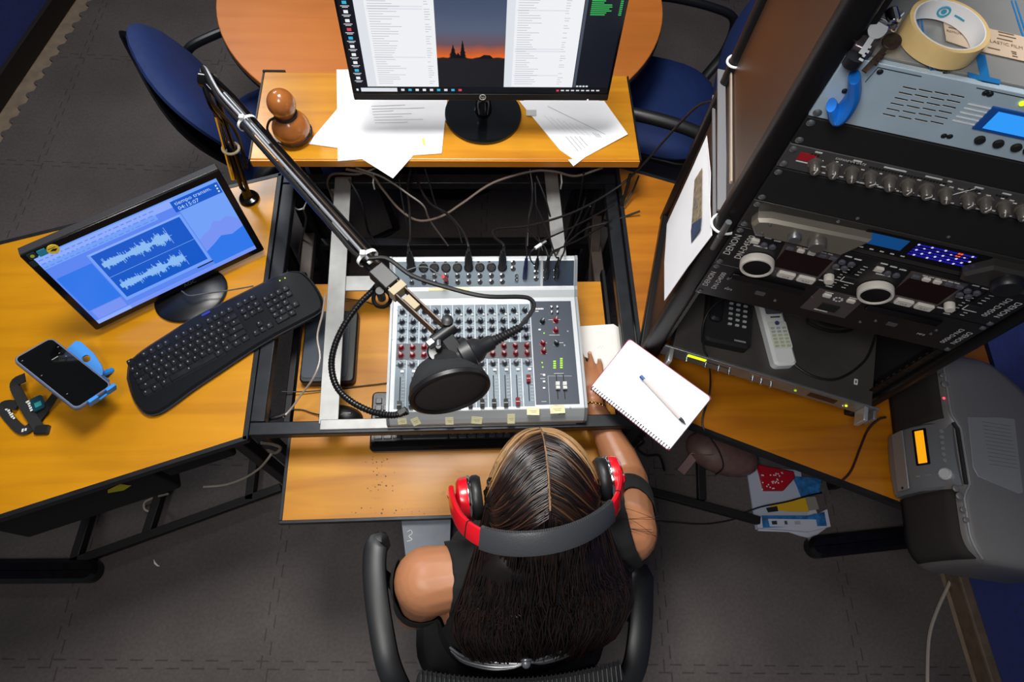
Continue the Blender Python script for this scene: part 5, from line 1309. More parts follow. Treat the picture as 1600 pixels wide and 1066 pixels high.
# side panels between the posts (brown, glossy)
g = G(); g.box((RUL + 0.004, RD / 2, 0.62), (0.008, RD - 0.03, RH - 0.06), SIDEW); plab(g.build('side_panel', t, smooth=False), 'glossy brown left side panel')
g = G(); g.box((RUR - 0.004, RD / 2, 0.62), (0.006, RD - 0.03, RH - 0.06), BLKM); g.build('side_panel', t, smooth=False)
# mounting rails with holes
for (x, s) in ((-0.006, 1), (0.474, -1)):
    g = G(); g.box((x, 0.006, RH / 2), (0.018, 0.003, RH - 0.06), POST); g.box((x - s * 0.008, 0.02, RH / 2), (0.003, 0.03, RH - 0.06), POST)
    z = 0.06
    while z < RH - 0.05: g.box((x, 0.0042, z), (0.006, 0.0006, 0.006), mat('hole_dark', '#020202', 0.9)); g.box((x - s * 0.0062, 0.02, z), (0.0006, 0.008, 0.008), GREYM); z += 0.0222
    g.build('mounting_rail', t, smooth=False)
g = G()
for z in (0.56, 0.60): g.cyl((-0.030, -0.018, z), (-0.030, -0.018, z + 0.035), 0.005, GREYM, n=10)
for z in (0.56, 0.60): g.cyl((-0.030, -0.018, z + 0.017), (-0.024, -0.008, z + 0.017), 0.003, CHROME, n=8)
g.build('latch_pins', t)
g = G(); g.tube([(RUL + 0.022 * math.cos(a), 0.010 + 0.021 * math.sin(a), 0.595 + 0.003 * math.cos(a)) for a in [2 * PI * k / 24 for k in range(24)]], 0.0022, WHT, 6, closed=True); plab(g.build('cable_tie', t), 'white tie around the front post')
for z in (0.54, 0.72, 0.86): 
    g = G(); g.tube([(RUL + 0.019 * math.cos(a), RD + 0.019 * math.sin(a), z + 0.004 * math.cos(a)) for a in [2 * PI * k / 24 for k in range(24)]], 0.0026, WHT, 6, closed=True); plab(g.build('cable_tie', t), 'white tie around the rear post')
g = G(); a_ = rs(1142, 90, RUL - 0.004); b_ = rs(1142, 285, RUL - 0.004); g.bar(a_, b_, 0.003, 0.006, mat('clear_edge', '#a89888', 0.2)); plab(g.build('edge_strip', t, smooth=False), 'pale thin edge strip on the side panel')
g = G(); a_ = rs(1127, 110, RUL - 0.012); b_ = rs(1128, 330, RUL - 0.006); g.bar(a_, b_, 0.016, 0.004, mat('grey_strip', '#77777a', 0.35)); a_ = rs(1115, 150, RUL - 0.006); b_ = rs(1116, 340, RUL - 0.006); g.bar(a_, b_, 0.006, 0.004, mat('grey_strip', '#77777a', 0.35)); plab(g.build('cable_channel', t, smooth=False), 'grey plastic cable channel')

SCREW = None
def screw(g, x, z, r=0.006):
    g.lathe([(r, 0), (r, 0.001), (r * 0.6, 0.0026), (0, 0.003)], GREYM, T(x, -0.0125, z) @ RX(PI / 2), n=12, capt=False)
def unit(name, label, cat, z0, z1, depth, fm, bm, th=0.004, u0=-0.012, u1=0.4706, back=0.0):
    """rack unit: own root at the front left bottom corner of its panel, local axes as the rack"""
    M = RM @ T(u0, 0.0, z0)
    t_ = thing(name, label, cat, M=M)
    W = u1 - u0; Hh = z1 - z0
    g = G(); g.box((W / 2, depth / 2 + 0.004, Hh / 2), (W - 0.04, depth, Hh - 0.003), bm); g.build('case', t_, smooth=False, bevel=0.001)
    g = G(); g.box((W / 2, -0.006, Hh / 2), (W, th * 2, Hh - 0.0008), fm); g.build('front_panel', t_, bevel=0.001)
    g = G(); 
    for x in (0.008, W - 0.008):
        for z in ((0.008, Hh - 0.008) if Hh > 0.03 else (Hh / 2,)): g.lathe([(0.0055, 0), (0.0055, 0.001), (0.003, 0.003), (0, 0.0032)], GREYM, T(x, -0.0102, z) @ RX(PI / 2), n=12, capt=False)
    g.build('mounting_screws', t_)
    def pf(px, py, dv=-0.0102):
        q = rl(px, py, dv); return Vector((q.x - u0, dv, q.z - z0))
    return t_, pf, W, Hh
FT = RX(PI / 2)      # text laid in xz plane facing -y
def ftext(g, s, size, m, p, rot=0.0): g.text(s, size, m, T(p.x, -0.0105, p.z) @ FT @ RZ(rot))
def frect(g, p, w, h, m, d=0.0006, y=-0.0102): g.box((p.x, y - d / 2, p.z), (w, d, h), m)
Z0 = 0.7515
# ---- transmitter (blue grey) -------------------------------------------------
BGP = mat('transmitter_grey', '#a9bcc9', 0.45, 0.05, var=0.06, vscale=20); BGT = mat('transmitter_top', '#9c9c9a', 0.34, 0.35, var=0.06, vscale=12)
tx, pf, W, Hh = unit('transmitter', 'pale blue-grey transmitter with louvres and a blue display, uppermost in the rack', 'rack unit', 1.611 - Z0, 1.7025 - Z0, 0.36, BGP, BGT)
g = G()
for r in range(6):
    for c in range(4):
        p = pf(1421 - r * 6.4 + c * 25, 137.5 + r * 8.4 + c * 4.0); frect(g, p, 0.0150, 0.0011, BLKM); frect(g, p + Vector((0, 0, -0.0012)), 0.0150, 0.0007, WHT)
g.build('louvres', tx, smooth=False)
g = G()
DISP = glow('display_blue', '#2f96f4', 0.95)
x0 = pf(1548, 186).x; p = pf(1556, 172); p2 = pf(1538, 198); zc_ = (p.z + p2.z) / 2
g.box((x0 + 0.06, -0.0110, zc_), (0.14, 0.003, 0.034), mat('display_frame', '#1450a0', 0.3)); dsp = g.build('display', tx, smooth=False)
g = G(); g.box((x0 + 0.062, -0.0126, zc_), (0.126, 0.0004, 0.026), DISP); g.build('lit_screen', dsp, smooth=False)
g = G()
for k in range(5): frect(g, Vector((x0 - 0.022, 0, zc_ - 0.013 + k * 0.0065)), 0.028, 0.0018, WHT)
for (px, py) in ((1375, 112), (1320, 142), (1540, 145), (1547, 147), (1475, 212), (1484, 213)):
    p = pf(px, py); g.lathe([(0.0035, 0), (0.0035, 0.001), (0.002, 0.002), (0, 0.002)], DSTEEL, T(p.x, -0.0102, p.z) @ FT, n=10, capt=False)
for (px, py) in ((1530, 211), (1538, 213.5), (1555, 214)): pass
p = pf(1372, 105); q = pf(1440, 119); g.bar((p.x, -0.0105, p.z), (q.x, -0.0105, p.z), 0.0006, 0.0006, DSTEEL); q = pf(1352, 128); g.bar((p.x, -0.0105, p.z), (q.x, -0.0105, q.z), 0.0006, 0.0006, DSTEEL)
p = pf(1526, 137); g.bar((p.x, -0.0105, p.z), (p.x + 0.14, -0.0105, p.z), 0.0006, 0.0006, DSTEEL)
g.build('panel_details', tx, smooth=False)
for k, px in enumerate((1531, 1560, 1588)):
    p = pf(px, 217.5 + k * 6); g = G(); g.lathe([(0.0058, 0), (0.0058, 0.003), (0.005, 0.004), (0, 0.004)], BLKM, T(p.x, -0.0102, p.z) @ FT, n=18, capt=False); g.build('button', tx)
for k in range(3, 6):
    p = pf(1531, 217.5); g = G(); g.lathe([(0.0058, 0), (0.0058, 0.003), (0.005, 0.004), (0, 0.004)], BLKM, T(p.x + 0.0195 * k, -0.0102, p.z) @ FT, n=18, capt=False); g.build('button', tx)
g = G(); p = pf(1597, 161); g.lathe([(0.003, 0), (0.003, 0.002), (0, 0.003)], glow('led_yellowgreen', '#c8f020', 1.6), T(p.x, -0.0102, p.z) @ FT, n=12, capt=False); g.build('indicator_light', tx)
# printed stripes, arrow and strip on the top cover (local z = Hh)
BLUEI = mat('blue_print', '#1b6eae', 0.5)
def tp(px, py, dz=0.0):
    p = at(px, py, 1.7025 + dz); q = RM.inverted() @ p; return Vector((q.x + 0.012, q.y, Hh + dz - 0.0010))
def tquad(a, nm, m=BLUEI, z=0.0008):
    P = [tp(*c) for c in a]; g = G(); g.sheet([(p.x, p.y, Hh - 0.0015 + z) for p in P], m, 0.0003); return g.build(nm, tx, smooth=False)
for o_ in (0, 6):
    for q in ([(1442 + o_, 84), (1444 + o_, 84), (1457 + o_, 110), (1454 + o_, 110)], [(1433 + o_ * .9, 20), (1435 + o_ * .9, 20), (1440 + o_, 62), (1437 + o_, 62)], [(1580 + o_, 0), (1582 + o_, 0), (1602 + o_, 60), (1599 + o_, 60)]): tquad(q, 'blue_stripe')
tquad([(1525, 83), (1540, 85), (1547, 120), (1564, 124), (1562, 133), (1536, 128), (1514, 120), (1512, 112), (1532, 117)], 'blue_arrow')
tquad([(1472, 105), (1484, 105), (1486, 115), (1474, 115)], 'fixing_tab', GREYM)
g = G(); p = tp(1478, 108); g.cyl((p.x, p.y, Hh - 0.001), (p.x, p.y, Hh + 0.0012), 0.003, DSTEEL, n=10)
g.build('top_screw', tx)
# strip of beige film label on the top
SL = mat('beige_film_label', '#c9b49c', 0.6); top_z = 1.7025
P = [at(x, y, top_z + 0.0003) for x, y in ((1473, 30), (1500, 36), (1545, 45), (1640, 68), (1640, 100), (1600, 96), (1520, 78), (1478, 64))]
c = sum(P, Vector()) / len(P)
t = thing('film_label', 'beige plastic film strip with dark print under the tape roll on the rack', 'label', c)
g = G(T(*(-c))); g.sheet(P, SL, 0.0006); g.build('strip', t, smooth=False)
g = G(T(*(-c)))
dx = (at(1600, 86, top_z) - at(1530, 70, top_z)); an = math.atan2(dx.y, dx.x)
for (s, px, py, sz) in (('PLASTIC FILM', 1570, 69, 0.0070), ('REMOVE', 1493, 51, 0.0055)):
    p = at(px, py, top_z + 0.0014); g.text(s, sz, mat('brown_print', '#6a5440', 0.7), T(p.x, p.y, p.z) @ RZ(an))
g.build('print', t, smooth=False)
# masking tape roll
tc_ = at(1472, 54, top_z + 0.012); tc_.z = top_z + 0.0022
BPR = mat('brown_print', '#6a5440', 0.7); tl = t
g = G(T(*(-c)))
for (px, py, w) in ((1572, 52, 0.018), (1574, 57, 0.02), (1570, 62, 0.018), (1553, 76, 0.014), (1584, 81, 0.006), (1585, 84, 0.005), (1586, 88, 0.006), (1489, 44, 0.01)):
    p = at(px, py, top_z + 0.0014); g.box((0, 0, 0), (w, 0.0014, 0.0002), BPR, T(*p) @ RZ(an))
g.build('fine_print', tl, smooth=False)
t = thing('masking_tape', 'roll of cream masking tape with white core lying on the transmitter', 'tape roll', tc_)
MT = mat('masking_tape', '#e2c184', 0.55, var=0.05, vscale=60); WC = mat('tape_core', '#e8e8ea', 0.45)
RO, RI, TH = 0.0445, 0.0385, 0.023
g = G(); g.lathe([(RI + 0.0015, 0), (RO, 0), (RO, TH), (RI + 0.0015, TH), (RI + 0.0015, 0)], MT, n=64, capb=False, capt=False); g.build('tape', t)
g = G(); g.lathe([(RI, 0), (RI + 0.0015, 0), (RI + 0.0015, TH + 0.0004), (RI, TH + 0.0004), (RI, 0)], WC, n=64, capb=False, capt=False); cr = g.build('core', t); plab(cr, 'white cardboard core')
g = G()
XI = T(RI * 0.30 - 0.0, RI * 0.93, TH * 0.55) 
aa = math.radians(70); pI = Vector((RI * math.cos(aa), RI * math.sin(aa), TH * 0.5)); XI = frame(pI - Vector((math.cos(aa), math.sin(aa), 0)) * 0.0008, (math.sin(aa), -math.cos(aa), 0), (0, 0, 1))
TEALP = mat('teal_core_print', '#3a9ab8', 0.5)
g.tube([(0.006 * math.cos(q), 0.006 * math.sin(q), 0) for q in [2 * PI * k / 24 for k in range(24)]], 0.0012, TEALP, 5, X=XI, closed=True); g.prism([(0.003 * math.cos(q), 0.003 * math.sin(q)) for q in [2 * PI * k / 12 for k in range(12)]], -0.0003, 0.0003, TEALP, XI)
for aa in (45, 38, 150): 
    a2 = math.radians(aa); pI = Vector((RI * math.cos(a2), RI * math.sin(a2), TH * 0.5)) * 1.0; XJ = frame(pI - Vector((math.cos(a2), math.sin(a2), 0)) * 0.0006, (math.sin(a2), -math.cos(a2), 0), (0, 0, 1)); g.box((0, 0.0, 0), (0.008, 0.002, 0.0004), TEALP, XJ)
g.build('core_print', cr, smooth=False)
# keys hanging from a latch with a blue plastic tag, on the front corner of the transmitter
kp = at(1333, 118, 1.70)
t = thing('key_ring', 'bunch of metal keys hooked on the rack corner above the blue handle', 'keys', kp); X = T(*(-kp))
OLD = mat('old_brass', '#57463a', 0.35, 0.8, var=0.4, vscale=120)
def key(pts, w, m=OLD):
    g = G(X); a, b = Vector(pts[0]), Vector(pts[1]); d = (b - a).normalized(); L_ = (b - a).length
    K = frame(a, d, Vector((0, 0, 1)).cross(d))
    g.prism([(0.011 + 0.011 * math.cos(q), 0.010 * math.sin(q)) for q in [2 * PI * k / 20 for k in range(20)]], -0.0012, 0.0012, m, K, ch=0.0004)
    g.box((0.02 + (L_ - 0.02) / 2, 0, 0), (L_ - 0.02, 0.006, 0.002), m, K)
    for k in range(4): g.box((0.03 + k * 0.005, 0.0035, 0), (0.003, 0.003 + (k % 2) * 0.002, 0.0018), m, K)
    return g
key([at(1403, 54, 1.72), at(1350, 112, 1.705)], 0.01).build('key', t)
key([at(1382, 30, 1.74), at(1345, 85, 1.715)], 0.01, GREYM).build('key', t)
g = G(X); g.bar(at(1370, 40, 1.72), at(1345, 82, 1.712), 0.022, 0.012, mat('lock_metal', '#6a6266', 0.3, 0.8, var=0.3, vscale=90)); g.cyl(at(1392, 14, 1.74), at(1398, 36, 1.735), 0.007, CHROME, n=12); g.build('padlock', t, bevel=0.002)
g = G(X); rc = at(1385, 32, 1.735); g.tube([(rc.x + 0.014 * math.cos(q), rc.y + 0.012 * math.sin(q), rc.z + 0.006 * math.sin(q * 2)) for q in [2 * PI * k / 20 for k in range(20)]], 0.0014, CHROME, 6, closed=True); g.tube([at(1410, 20, 1.74), at(1395, 34, 1.74), at(1375, 38, 1.735), at(1362, 62, 1.725)], 0.002, CHROME, 6, 5); g.build('split_ring', t)
g = G(X); p = at(1329, 101, 1.70); g.cyl(p, p + Vector((0, 0, 0.012)), 0.010, DSTEEL, n=16); g.build('lock_barrel', t)
# blue bent handle tag
hp = [(1335, 120, 1.69), (1334, 148, 1.665), (1320, 172, 1.645), (1306, 181, 1.632), (1299, 164, 1.64)]
HB = [RM @ rl(x, y, -0.022) for x, y, z in hp]
t = thing('blue_hook', 'bright blue bent plastic hook hanging from the keys on the rack corner', 'hook', HB[0]); X = T(*(-HB[0]))
g = G(X); g.tube(HB, [0.013, 0.016, 0.0175, 0.016, 0.012], mat('hook_blue', '#1668c0', 0.35), 12, 6, flat=0.5); g.build('hook', t)

# ---- compressor with a row of knobs -----------------------------------------
CP = mat('compressor_grey', '#4d4b4c', 0.4, 0.3)
cm, pf, W, Hh = unit('compressor', 'dark grey one-unit compressor with a row of silver knobs', 'rack unit', 1.516 - Z0, 1.5615 - Z0, 0.20, CP, BLKM)
g = G(); g.box((0.03, -0.0105, Hh * 0.62), (0.022, 0.001, 0.013), mat('red_badge', '#a81a28', 0.4)); g.box((0.045, -0.0105, Hh * 0.40), (0.05, 0.001, 0.0012), INK); plab(g.build('red_badge', cm, smooth=False), 'red square badge')
CK = mat('compressor_knob', '#6a645e', 0.3, 0.45)
g = G(); g.lathe([(0.0098, 0), (0.0098, 0.002), (0.0080, 0.003), (0.0064, 0.017), (0.0052, 0.0185), (0, 0.0185)], CK, FT, n=18, capt=False); g.box((0.0, -0.0105, 0.0058), (0.0013, 0.0165, 0.0016), INK, RY(0.0) ); g.box((0, -0.0188, 0.002), (0.0013, 0.0008, 0.0075), INK)
for k in range(9): a = -0.9 + 3.6 * k / 8
o = g.build('knob', None); KN = o.data; bpy.data.objects.remove(o)
xs = [1268, 1297, 1326, 1356, 1386, 1415, 1445, 1476, 1512, 1540, 1570, 1600]
random.seed(9)
for k, px in enumerate(xs):
    p = pf(px, 262 + (px - 1268) * 0.187)
    o = inst('knob', KN, (0, 0, 0), cm); o.matrix_basis = T(p.x, -0.0102, Hh * 0.48) @ RY(random.uniform(-0.6, 0.9))
g = G()
for px, n_ in ((1278, 3), (1340, 4), (1400, 14), (1462, 10), (1488, 1), (1535, 4), (1580, 4)):
    p = pf(px, 240 + (px - 1278) * 0.19)
    for k in range(n_): frect(g, Vector((p.x + (k - n_ / 2) * 0.0042, 0, Hh * 0.77)), 0.0028, 0.0028, BLKM)
    frect(g, Vector((p.x, 0, Hh * 0.9)), 0.004 + n_ * 0.0018, 0.0022, INK)
for k in range(70):
    frect(g, Vector((0.045 + k * 0.0061, 0, Hh * random.choice((0.10, 0.16, 0.24, 0.62, 0.7)))), random.uniform(0.003, 0.007), 0.0016, INK)
for k in range(10): frect(g, Vector((0.075 + k * 0.038, 0, Hh * random.choice((0.3, 0.45)))), 0.004, 0.003, GREYM)
p = pf(1520, 282); g.bar((p.x - 0.012, -0.0106, Hh * 0.25), (p.x + 0.012, -0.0106, Hh * 0.85), 0.0008, 0.0006, INK)
ftext(g, 'EXPANDER GATE', 0.0052, INK, Vector((0.085, 0, Hh * 0.82)))
g.build('panel_print', cm, smooth=False)

# ---- blank black panels -------------------------------------------------------
bl, pf, W, Hh = unit('blank_panel', 'plain matte black blank panel between the transmitter and the compressor', 'rack unit', 1.5625 - Z0, 1.6095 - Z0, 0.02, BLKM, BLKM)
bl2, pf, W, Hh = unit('blank_panel', 'plain matte black blank panel below the compressor', 'rack unit', 1.442 - Z0, 1.5145 - Z0, 0.02, BLKM, BLKM)
g = G()
for (px, py) in ((1340, 341), (1482, 370), (1310, 346)):
    p = pf(px, py); g.lathe([(0.003, 0), (0.003, 0.001), (0, 0.003)], GREYM, T(p.x, -0.0102, p.z) @ FT, n=8, capt=False)
g.build('rivets', bl2)
# ---- audio processor ----------------------------------------------------------
PRC = mat('processor_dark', '#3a3836', 0.4, 0.4)
pr, pf, W, Hh = unit('audio_processor', 'audio processor with blue-lit bars and a curved grey handle plate', 'rack unit', 1.3735 - Z0, 1.4405 - Z0, 0.30, PRC, BLKM)
PLT = mat('processor_plate', '#8b8579', 0.34, 0.55)
g = G(); pts = [(0.012, 0.028), (0.026, 0.006), (0.164, 0.004), (0.184, 0.054), (0.034, 0.050), (0.016, 0.044)]
g.prism([(x, z) for x, z in pts], 0.0, 0.018, PLT, T(0, -0.0102, 0) @ FT, ch=0.005); pltm = g.build('handle_plate', pr, ang=25); plab(pltm, 'curved bronze-grey plate with two knobs')
g = G()
g.lathe([(0.010, 0), (0.010, 0.006), (0.008, 0.009), (0, 0.009)], GREYM, T(0.080, -0.028, 0.028) @ FT, n=20, capt=False); g.build('jack_knob', pltm)
g = G(); g.lathe([(0.0135, 0), (0.0135, 0.012), (0.011, 0.016), (0, 0.016)], CK, T(0.114, -0.028, 0.030) @ FT, n=24, capt=False); g.build('rotary_knob', pltm)
g = G()
for (x, z) in ((0.036, 0.041), (0.034, 0.016)): g.lathe([(0.003, 0), (0.003, 0.001), (0, 0.002)], GREYM, T(x, -0.0285, z) @ FT, n=10, capt=False)
g.build('plate_screws', pltm)
g = G(); g.box((0.268, -0.0105, 0.036), (0.185, 0.002, 0.046), BLKG); wd = g.build('display_window', pr, smooth=False)
g = G(); g.box((0.212, -0.0117, 0.042), (0.058, 0.0005, 0.026), glow('processor_blue', '#0c4a86', 0.7)); plab(g.build('blue_screen', wd, smooth=False), 'dim blue screen')
g = G(); IND = glow('bar_indigo', '#1c1cb4', 0.8); INW = glow('bar_white', '#b8b4ff', 1.2); RDG = glow('bar_red', '#ff6040', 1.0)
for r in range(5):
    for k in range(22):
        if r % 2 == 0 or k < 20: g.box((0.256 + k * 0.0040, -0.0118, 0.052 - r * 0.0062), (0.0029, 0.0005, 0.0030 if r != 1 else 0.0018), (RDG if (k in (15, 16) and r < 2) else (INW if (k * 3 + r) % 5 == 0 else IND)))
g.build('level_bars', wd, smooth=False)
g = G()
for k in range(5): frect(g, Vector((0.188 + k * 0.016, 0, 0.018)), 0.006, 0.002, INK, y=-0.0116)
g.build('print', wd, smooth=False)
g = G(); g.prism([(0.345, 0.010), (0.40, 0.006), (0.474, 0.012), (0.474, 0.058), (0.362, 0.058), (0.338, 0.026)], 0, 0.018, mat('processor_plate_dark', '#3c3a38', 0.35, 0.4), T(0, -0.0102, 0) @ FT, ch=0.005); p2 = g.build('end_plate', pr, ang=25)
g = G(); g.lathe([(0.021, 0), (0.021, 0.010), (0.018, 0.014), (0.012, 0.013), (0, 0.013)], BLK, T(0.400, -0.028, 0.032) @ FT, n=32, capt=False); plab(g.build('jog_wheel', p2), 'large black jog wheel')

# ---- twin player controller ----------------------------------------------------
DN = mat('player_black', '#101012', 0.4)
ct, pf, W, Hh = unit('player_controller', 'black twin CD controller with two white-ringed jog wheels', 'rack unit', 1.262 - Z0, 1.372 - Z0, 0.08, DN, BLKM)
PADM = mat('panel_grey_brown', '#5a5350', 0.4, 0.3); BTW = mat('button_ivory', '#d2ccc2', 0.45); BTG = mat('button_grey', '#50505a', 0.45)
HALF = 0.228
for h in (0, 1):
    ox = 0.013 + h * 0.2020; dz_ = -0.010
    g = G(); g.lathe([(0.0255, 0), (0.028, 0.001), (0.028, 0.012), (0.0265, 0.0145), (0.0235, 0.0145), (0.0225, 0.009), (0, 0.008)], BTW, T(ox + 0.052, -0.0102, 0.0295) @ FT, n=48, capt=False)
    jw = g.build('jog_wheel', ct); plab(jw, 'white-ringed jog wheel')
    g = G(); g.lathe([(0.0228, 0.0085), (0.022, 0.0125), (0.012, 0.0115), (0, 0.0112)], BLKG, T(ox + 0.052, -0.0102, 0.0295) @ FT, n=40, capt=False); g.build('jog_disc', jw)
    g = G(); g.prism([(ox + 0.083, 0.004), (ox + 0.160, 0.004), (ox + 0.160, 0.098), (ox + 0.070, 0.098)], 0, 0.0016, PADM, T(0, -0.0102, 0) @ FT); dp = g.build('display_panel', ct, smooth=False)
    g = G(); g.box((ox + 0.116, -0.0124, 0.056), (0.078, 0.0012, 0.050), mat('display_dark_red', '#1a0608', 0.12)); plab(g.build('dark_display', dp, smooth=False), 'dark unlit display')
    for k in range(5):
        g = G(); g.rbox((0, 0, 0.002), (0.012, 0.008, 0.004), 0.002, BTW if k in (1, 2) else BTG, T(ox + 0.082 + k * 0.0175, -0.0118, 0.089) @ FT, ch=0.001); g.build('button', dp)
    for k, s in enumerate(('CUE', 'PLAY')):
        g = G(); X_ = T(ox + 0.108 + k * 0.034, -0.0118, 0.0165) @ FT; g.rbox((0, 0, 0.0025), (0.029, 0.016, 0.005), 0.003, BTW, X_, ch=0.0014); g.text(s, 0.0062, DINK, X_ @ T(0, -0.002, 0.0052)); g.build('button', dp)
    g = G()
    for k in range(6): frect(g, Vector((ox + 0.094 + k * 0.01, 0, 0.0955)), 0.008, 0.0015, INK, y=-0.0118)
    g.build('print', dp, smooth=False)
    g = G(); g.rbox((0, 0, 0.0025), (0.013, 0.010, 0.005), 0.002, BTW, T(ox + 0.026, -0.0102, 0.086) @ FT, ch=0.001); g.build('button', ct)
    for (x, z) in ((0.043, 0.090), (0.057, 0.090), (0.084, 0.026) if h else (0.0845, 0.026), (0.170, 0.092), (0.185, 0.092), (0.167, 0.078), (0.181, 0.078)):
        g = G(); g.lathe([(0.0055, 0), (0.0055, 0.003), (0.0045, 0.004), (0, 0.004)], BTG, T(ox + x, -0.0102, z + dz_) @ FT, n=14, capt=False); g.build('button', ct)
    g = G(); g.lathe([(0.0082, 0), (0.0082, 0.010), (0.007, 0.013), (0, 0.013)], BTW, T(ox + 0.172, -0.0102, 0.036) @ FT, n=24, capt=False); plab(g.build('rotary_knob', ct), 'ivory rotary knob')
    g = G()
    for k in range(9):
        frect(g, Vector((ox + 0.188, 0, 0.014 + k * 0.0085)), 0.007, 0.0009, INK); frect(g, Vector((ox + 0.208, 0, 0.014 + k * 0.0085)), 0.007, 0.0009, INK)
    g.bar((ox + 0.198, -0.011, 0.087), (ox + 0.198, -0.011, 0.010), 0.003, 0.001, BLKM)
    for k, (x, z) in enumerate(((0.026, 0.106), (0.026, 0.084), (0.042, 0.104), (0.058, 0.102), (0.046, 0.078), (0.034, 0.078), (0.172, 0.104), (0.188, 0.102), (0.172, 0.066), (0.168, 0.026), (0.186, 0.014))): frect(g, Vector((ox + x, 0, z + dz_ + 0.004)), 0.011, 0.0025, INK)
    g.build('print', ct, smooth=False)
    g = G(); X_ = T(ox + 0.198, -0.0102, 0.052) @ FT; g.rbox((0, 0, 0.007), (0.022, 0.014, 0.008), 0.002, BLK, X_, ch=0.002); g.box((-0.012, 0.0, 0.0112), (0.0014, 0.014, 0.0006), INK, X_); g.box((0.0, -0.007, 0.0112), (0.022, 0.0012, 0.0006), INK, X_); g.build('pitch_slider', ct)
def vert_label(g, x, z, sz): 
    s_ = -1 if x > 0.2 else 1; ftext(g, 'DENON', sz, INK, Vector((x, 0, z)), s_ * PI / 2); ftext(g, 'DN-D4500', sz * 0.92, INK, Vector((x + s_ * sz * 1.25, 0, z)), s_ * PI / 2)
g = G(); vert_label(g, 0.011, Hh * 0.55, 0.0165); vert_label(g, W - 0.014, Hh * 0.5, 0.0145); g.build('lettering', ct, smooth=False)
# ---- twin player ------------------------------------------------------------------
pl2, pf, W, Hh = unit('disc_player', 'black twin CD player below the controller with the two drawer slots', 'rack unit', 1.154 - Z0, 1.261 - Z0, 0.26, DN, BLKM)
for h in (0, 1):
    ox = 0.045 + h * 0.241
    g = G(); g.box((ox + 0.06, -0.0115, 0.084), (0.128, 0.006, 0.016), BLKG); g.build('disc_drawer', pl2, bevel=0.001)
    g = G(); g.rbox((0, 0, 0), (0.017, 0.010, 0.003), 0.001, GREYM, T(ox + 0.062, -0.0105, 0.047) @ FT); g.build('disc_logo', pl2, smooth=False)
g = G(); g.prism([(0.188, 0.032), (0.270, 0.032), (0.268, 0.104), (0.188, 0.104)], 0, 0.0016, PADM, T(0, -0.0102, 0) @ FT); cp = g.build('centre_plate', pl2, smooth=False); plab(cp, 'grey-brown centre plate')
for (x, z) in ((0.208, 0.092), (0.250, 0.092)):
    g = G(); g.rbox((0, 0, 0.002), (0.014, 0.009, 0.004), 0.002, BTW, T(x, -0.0118, z) @ FT, ch=0.001); g.build('button', cp)
g = G(); g.rbox((0.229, -0.013, 0.056), (0.032, 0.003, 0.020), 0.001, BLKM); g.build('power_switch', cp)
g = G()
for k in range(8): a = 2 * PI * k / 8; frect(g, Vector((0.230 + 0.007 * math.cos(a), 0, 0.086 + 0.006 * math.sin(a))), 0.003, 0.003, INK, y=-0.0118)
frect(g, Vector((0.222, 0, 0.040)), 0.024, 0.0022, INK, y=-0.0118); frect(g, Vector((0.208, 0, 0.100)), 0.014, 0.0018, INK, y=-0.0118); frect(g, Vector((0.250, 0, 0.100)), 0.014, 0.0018, INK, y=-0.0118)
g.build('print', cp, smooth=False)
g = G(); vert_label(g, 0.010, Hh * 0.52, 0.014); vert_label(g, W - 0.014, Hh * 0.5, 0.0135); ftext(g, 'MP3', 0.008, INK, Vector((0.052, 0, 0.036))); ftext(g, 'MP3', 0.008, INK, Vector((W - 0.075, 0, 0.036))); g.build('lettering', pl2, smooth=False)
g = G()
for (x, z) in ((0.04, 0.07), (0.05, 0.04), (0.14, 0.035), (0.19, 0.075), (0.3, 0.03), (0.32, 0.045), (0.42, 0.06), (0.42, 0.045)): g.lathe([(0.003, 0), (0.003, 0.001), (0, 0.003)], GREYM, T(x, -0.0102, z) @ FT, n=8, capt=False)
g.build('rivets', pl2)

# ---- silver receiver at the bottom of the rack ---------------------------------
A4 = at(1040, 537, 0.9); B4 = at(1375, 638, 0.9); yw = math.atan2(B4.y - A4.y, B4.x - A4.x); SW = (B4 - A4).length
SM = T(A4.x, A4.y, 0.8555) @ RZ(yw)
SIL = mat('brushed_silver', '#9aa0a2', 0.36, 0.75, var=0.1, vscale=30); TOPG = mat('receiver_top', '#4d4945', 0.5, 0.4, var=0.2, vscale=14)
t = thing('receiver', 'silver-fronted receiver with end handles lowest in the rack', 'rack unit', M=SM)
SD = 0.27; SH = 0.0445
g = G(); g.box((SW / 2, SD / 2, SH / 2), (SW - 0.035, SD, SH - 0.002), TOPG); g.build('case', t, smooth=False, bevel=0.001)
g = G(); g.box((SW / 2, -0.003, SH / 2), (SW, 0.005, SH), SIL); fp = g.build('front_panel', t, bevel=0.0008)
SINV = SM.inverted()
for x in (0.018, SW - 0.028):
    g = G(); g.box((x, -0.022, SH * 0.5), (0.010, 0.034, SH * 0.94), mat('handle_silver', '#c2c4c2', 0.3, 0.6)); g.build('handle', t, bevel=0.002)
    g = G(); g.box((x + (0.02 if x > 0.2 else 0.0), -0.018, SH * 0.5), (0.008, 0.022, SH * 0.9), SILV); 
    if x > 0.2: g.build('handle', t, bevel=0.002)
g = G(); g.box((0.078, -0.0062, SH * 0.72), (0.042, 0.0012, 0.009), glow('lamp_lime', '#d8f01c', 1.5)); plab(g.build('display_lamp', t, smooth=False), 'bright lime display strip')
g = G(); g.box((SW - 0.118, -0.0062, SH * 0.5), (0.062, 0.0012, 0.018), mat('display_brown', '#2a211c', 0.2)); plab(g.build('dark_display', t, smooth=False), 'dark display window')
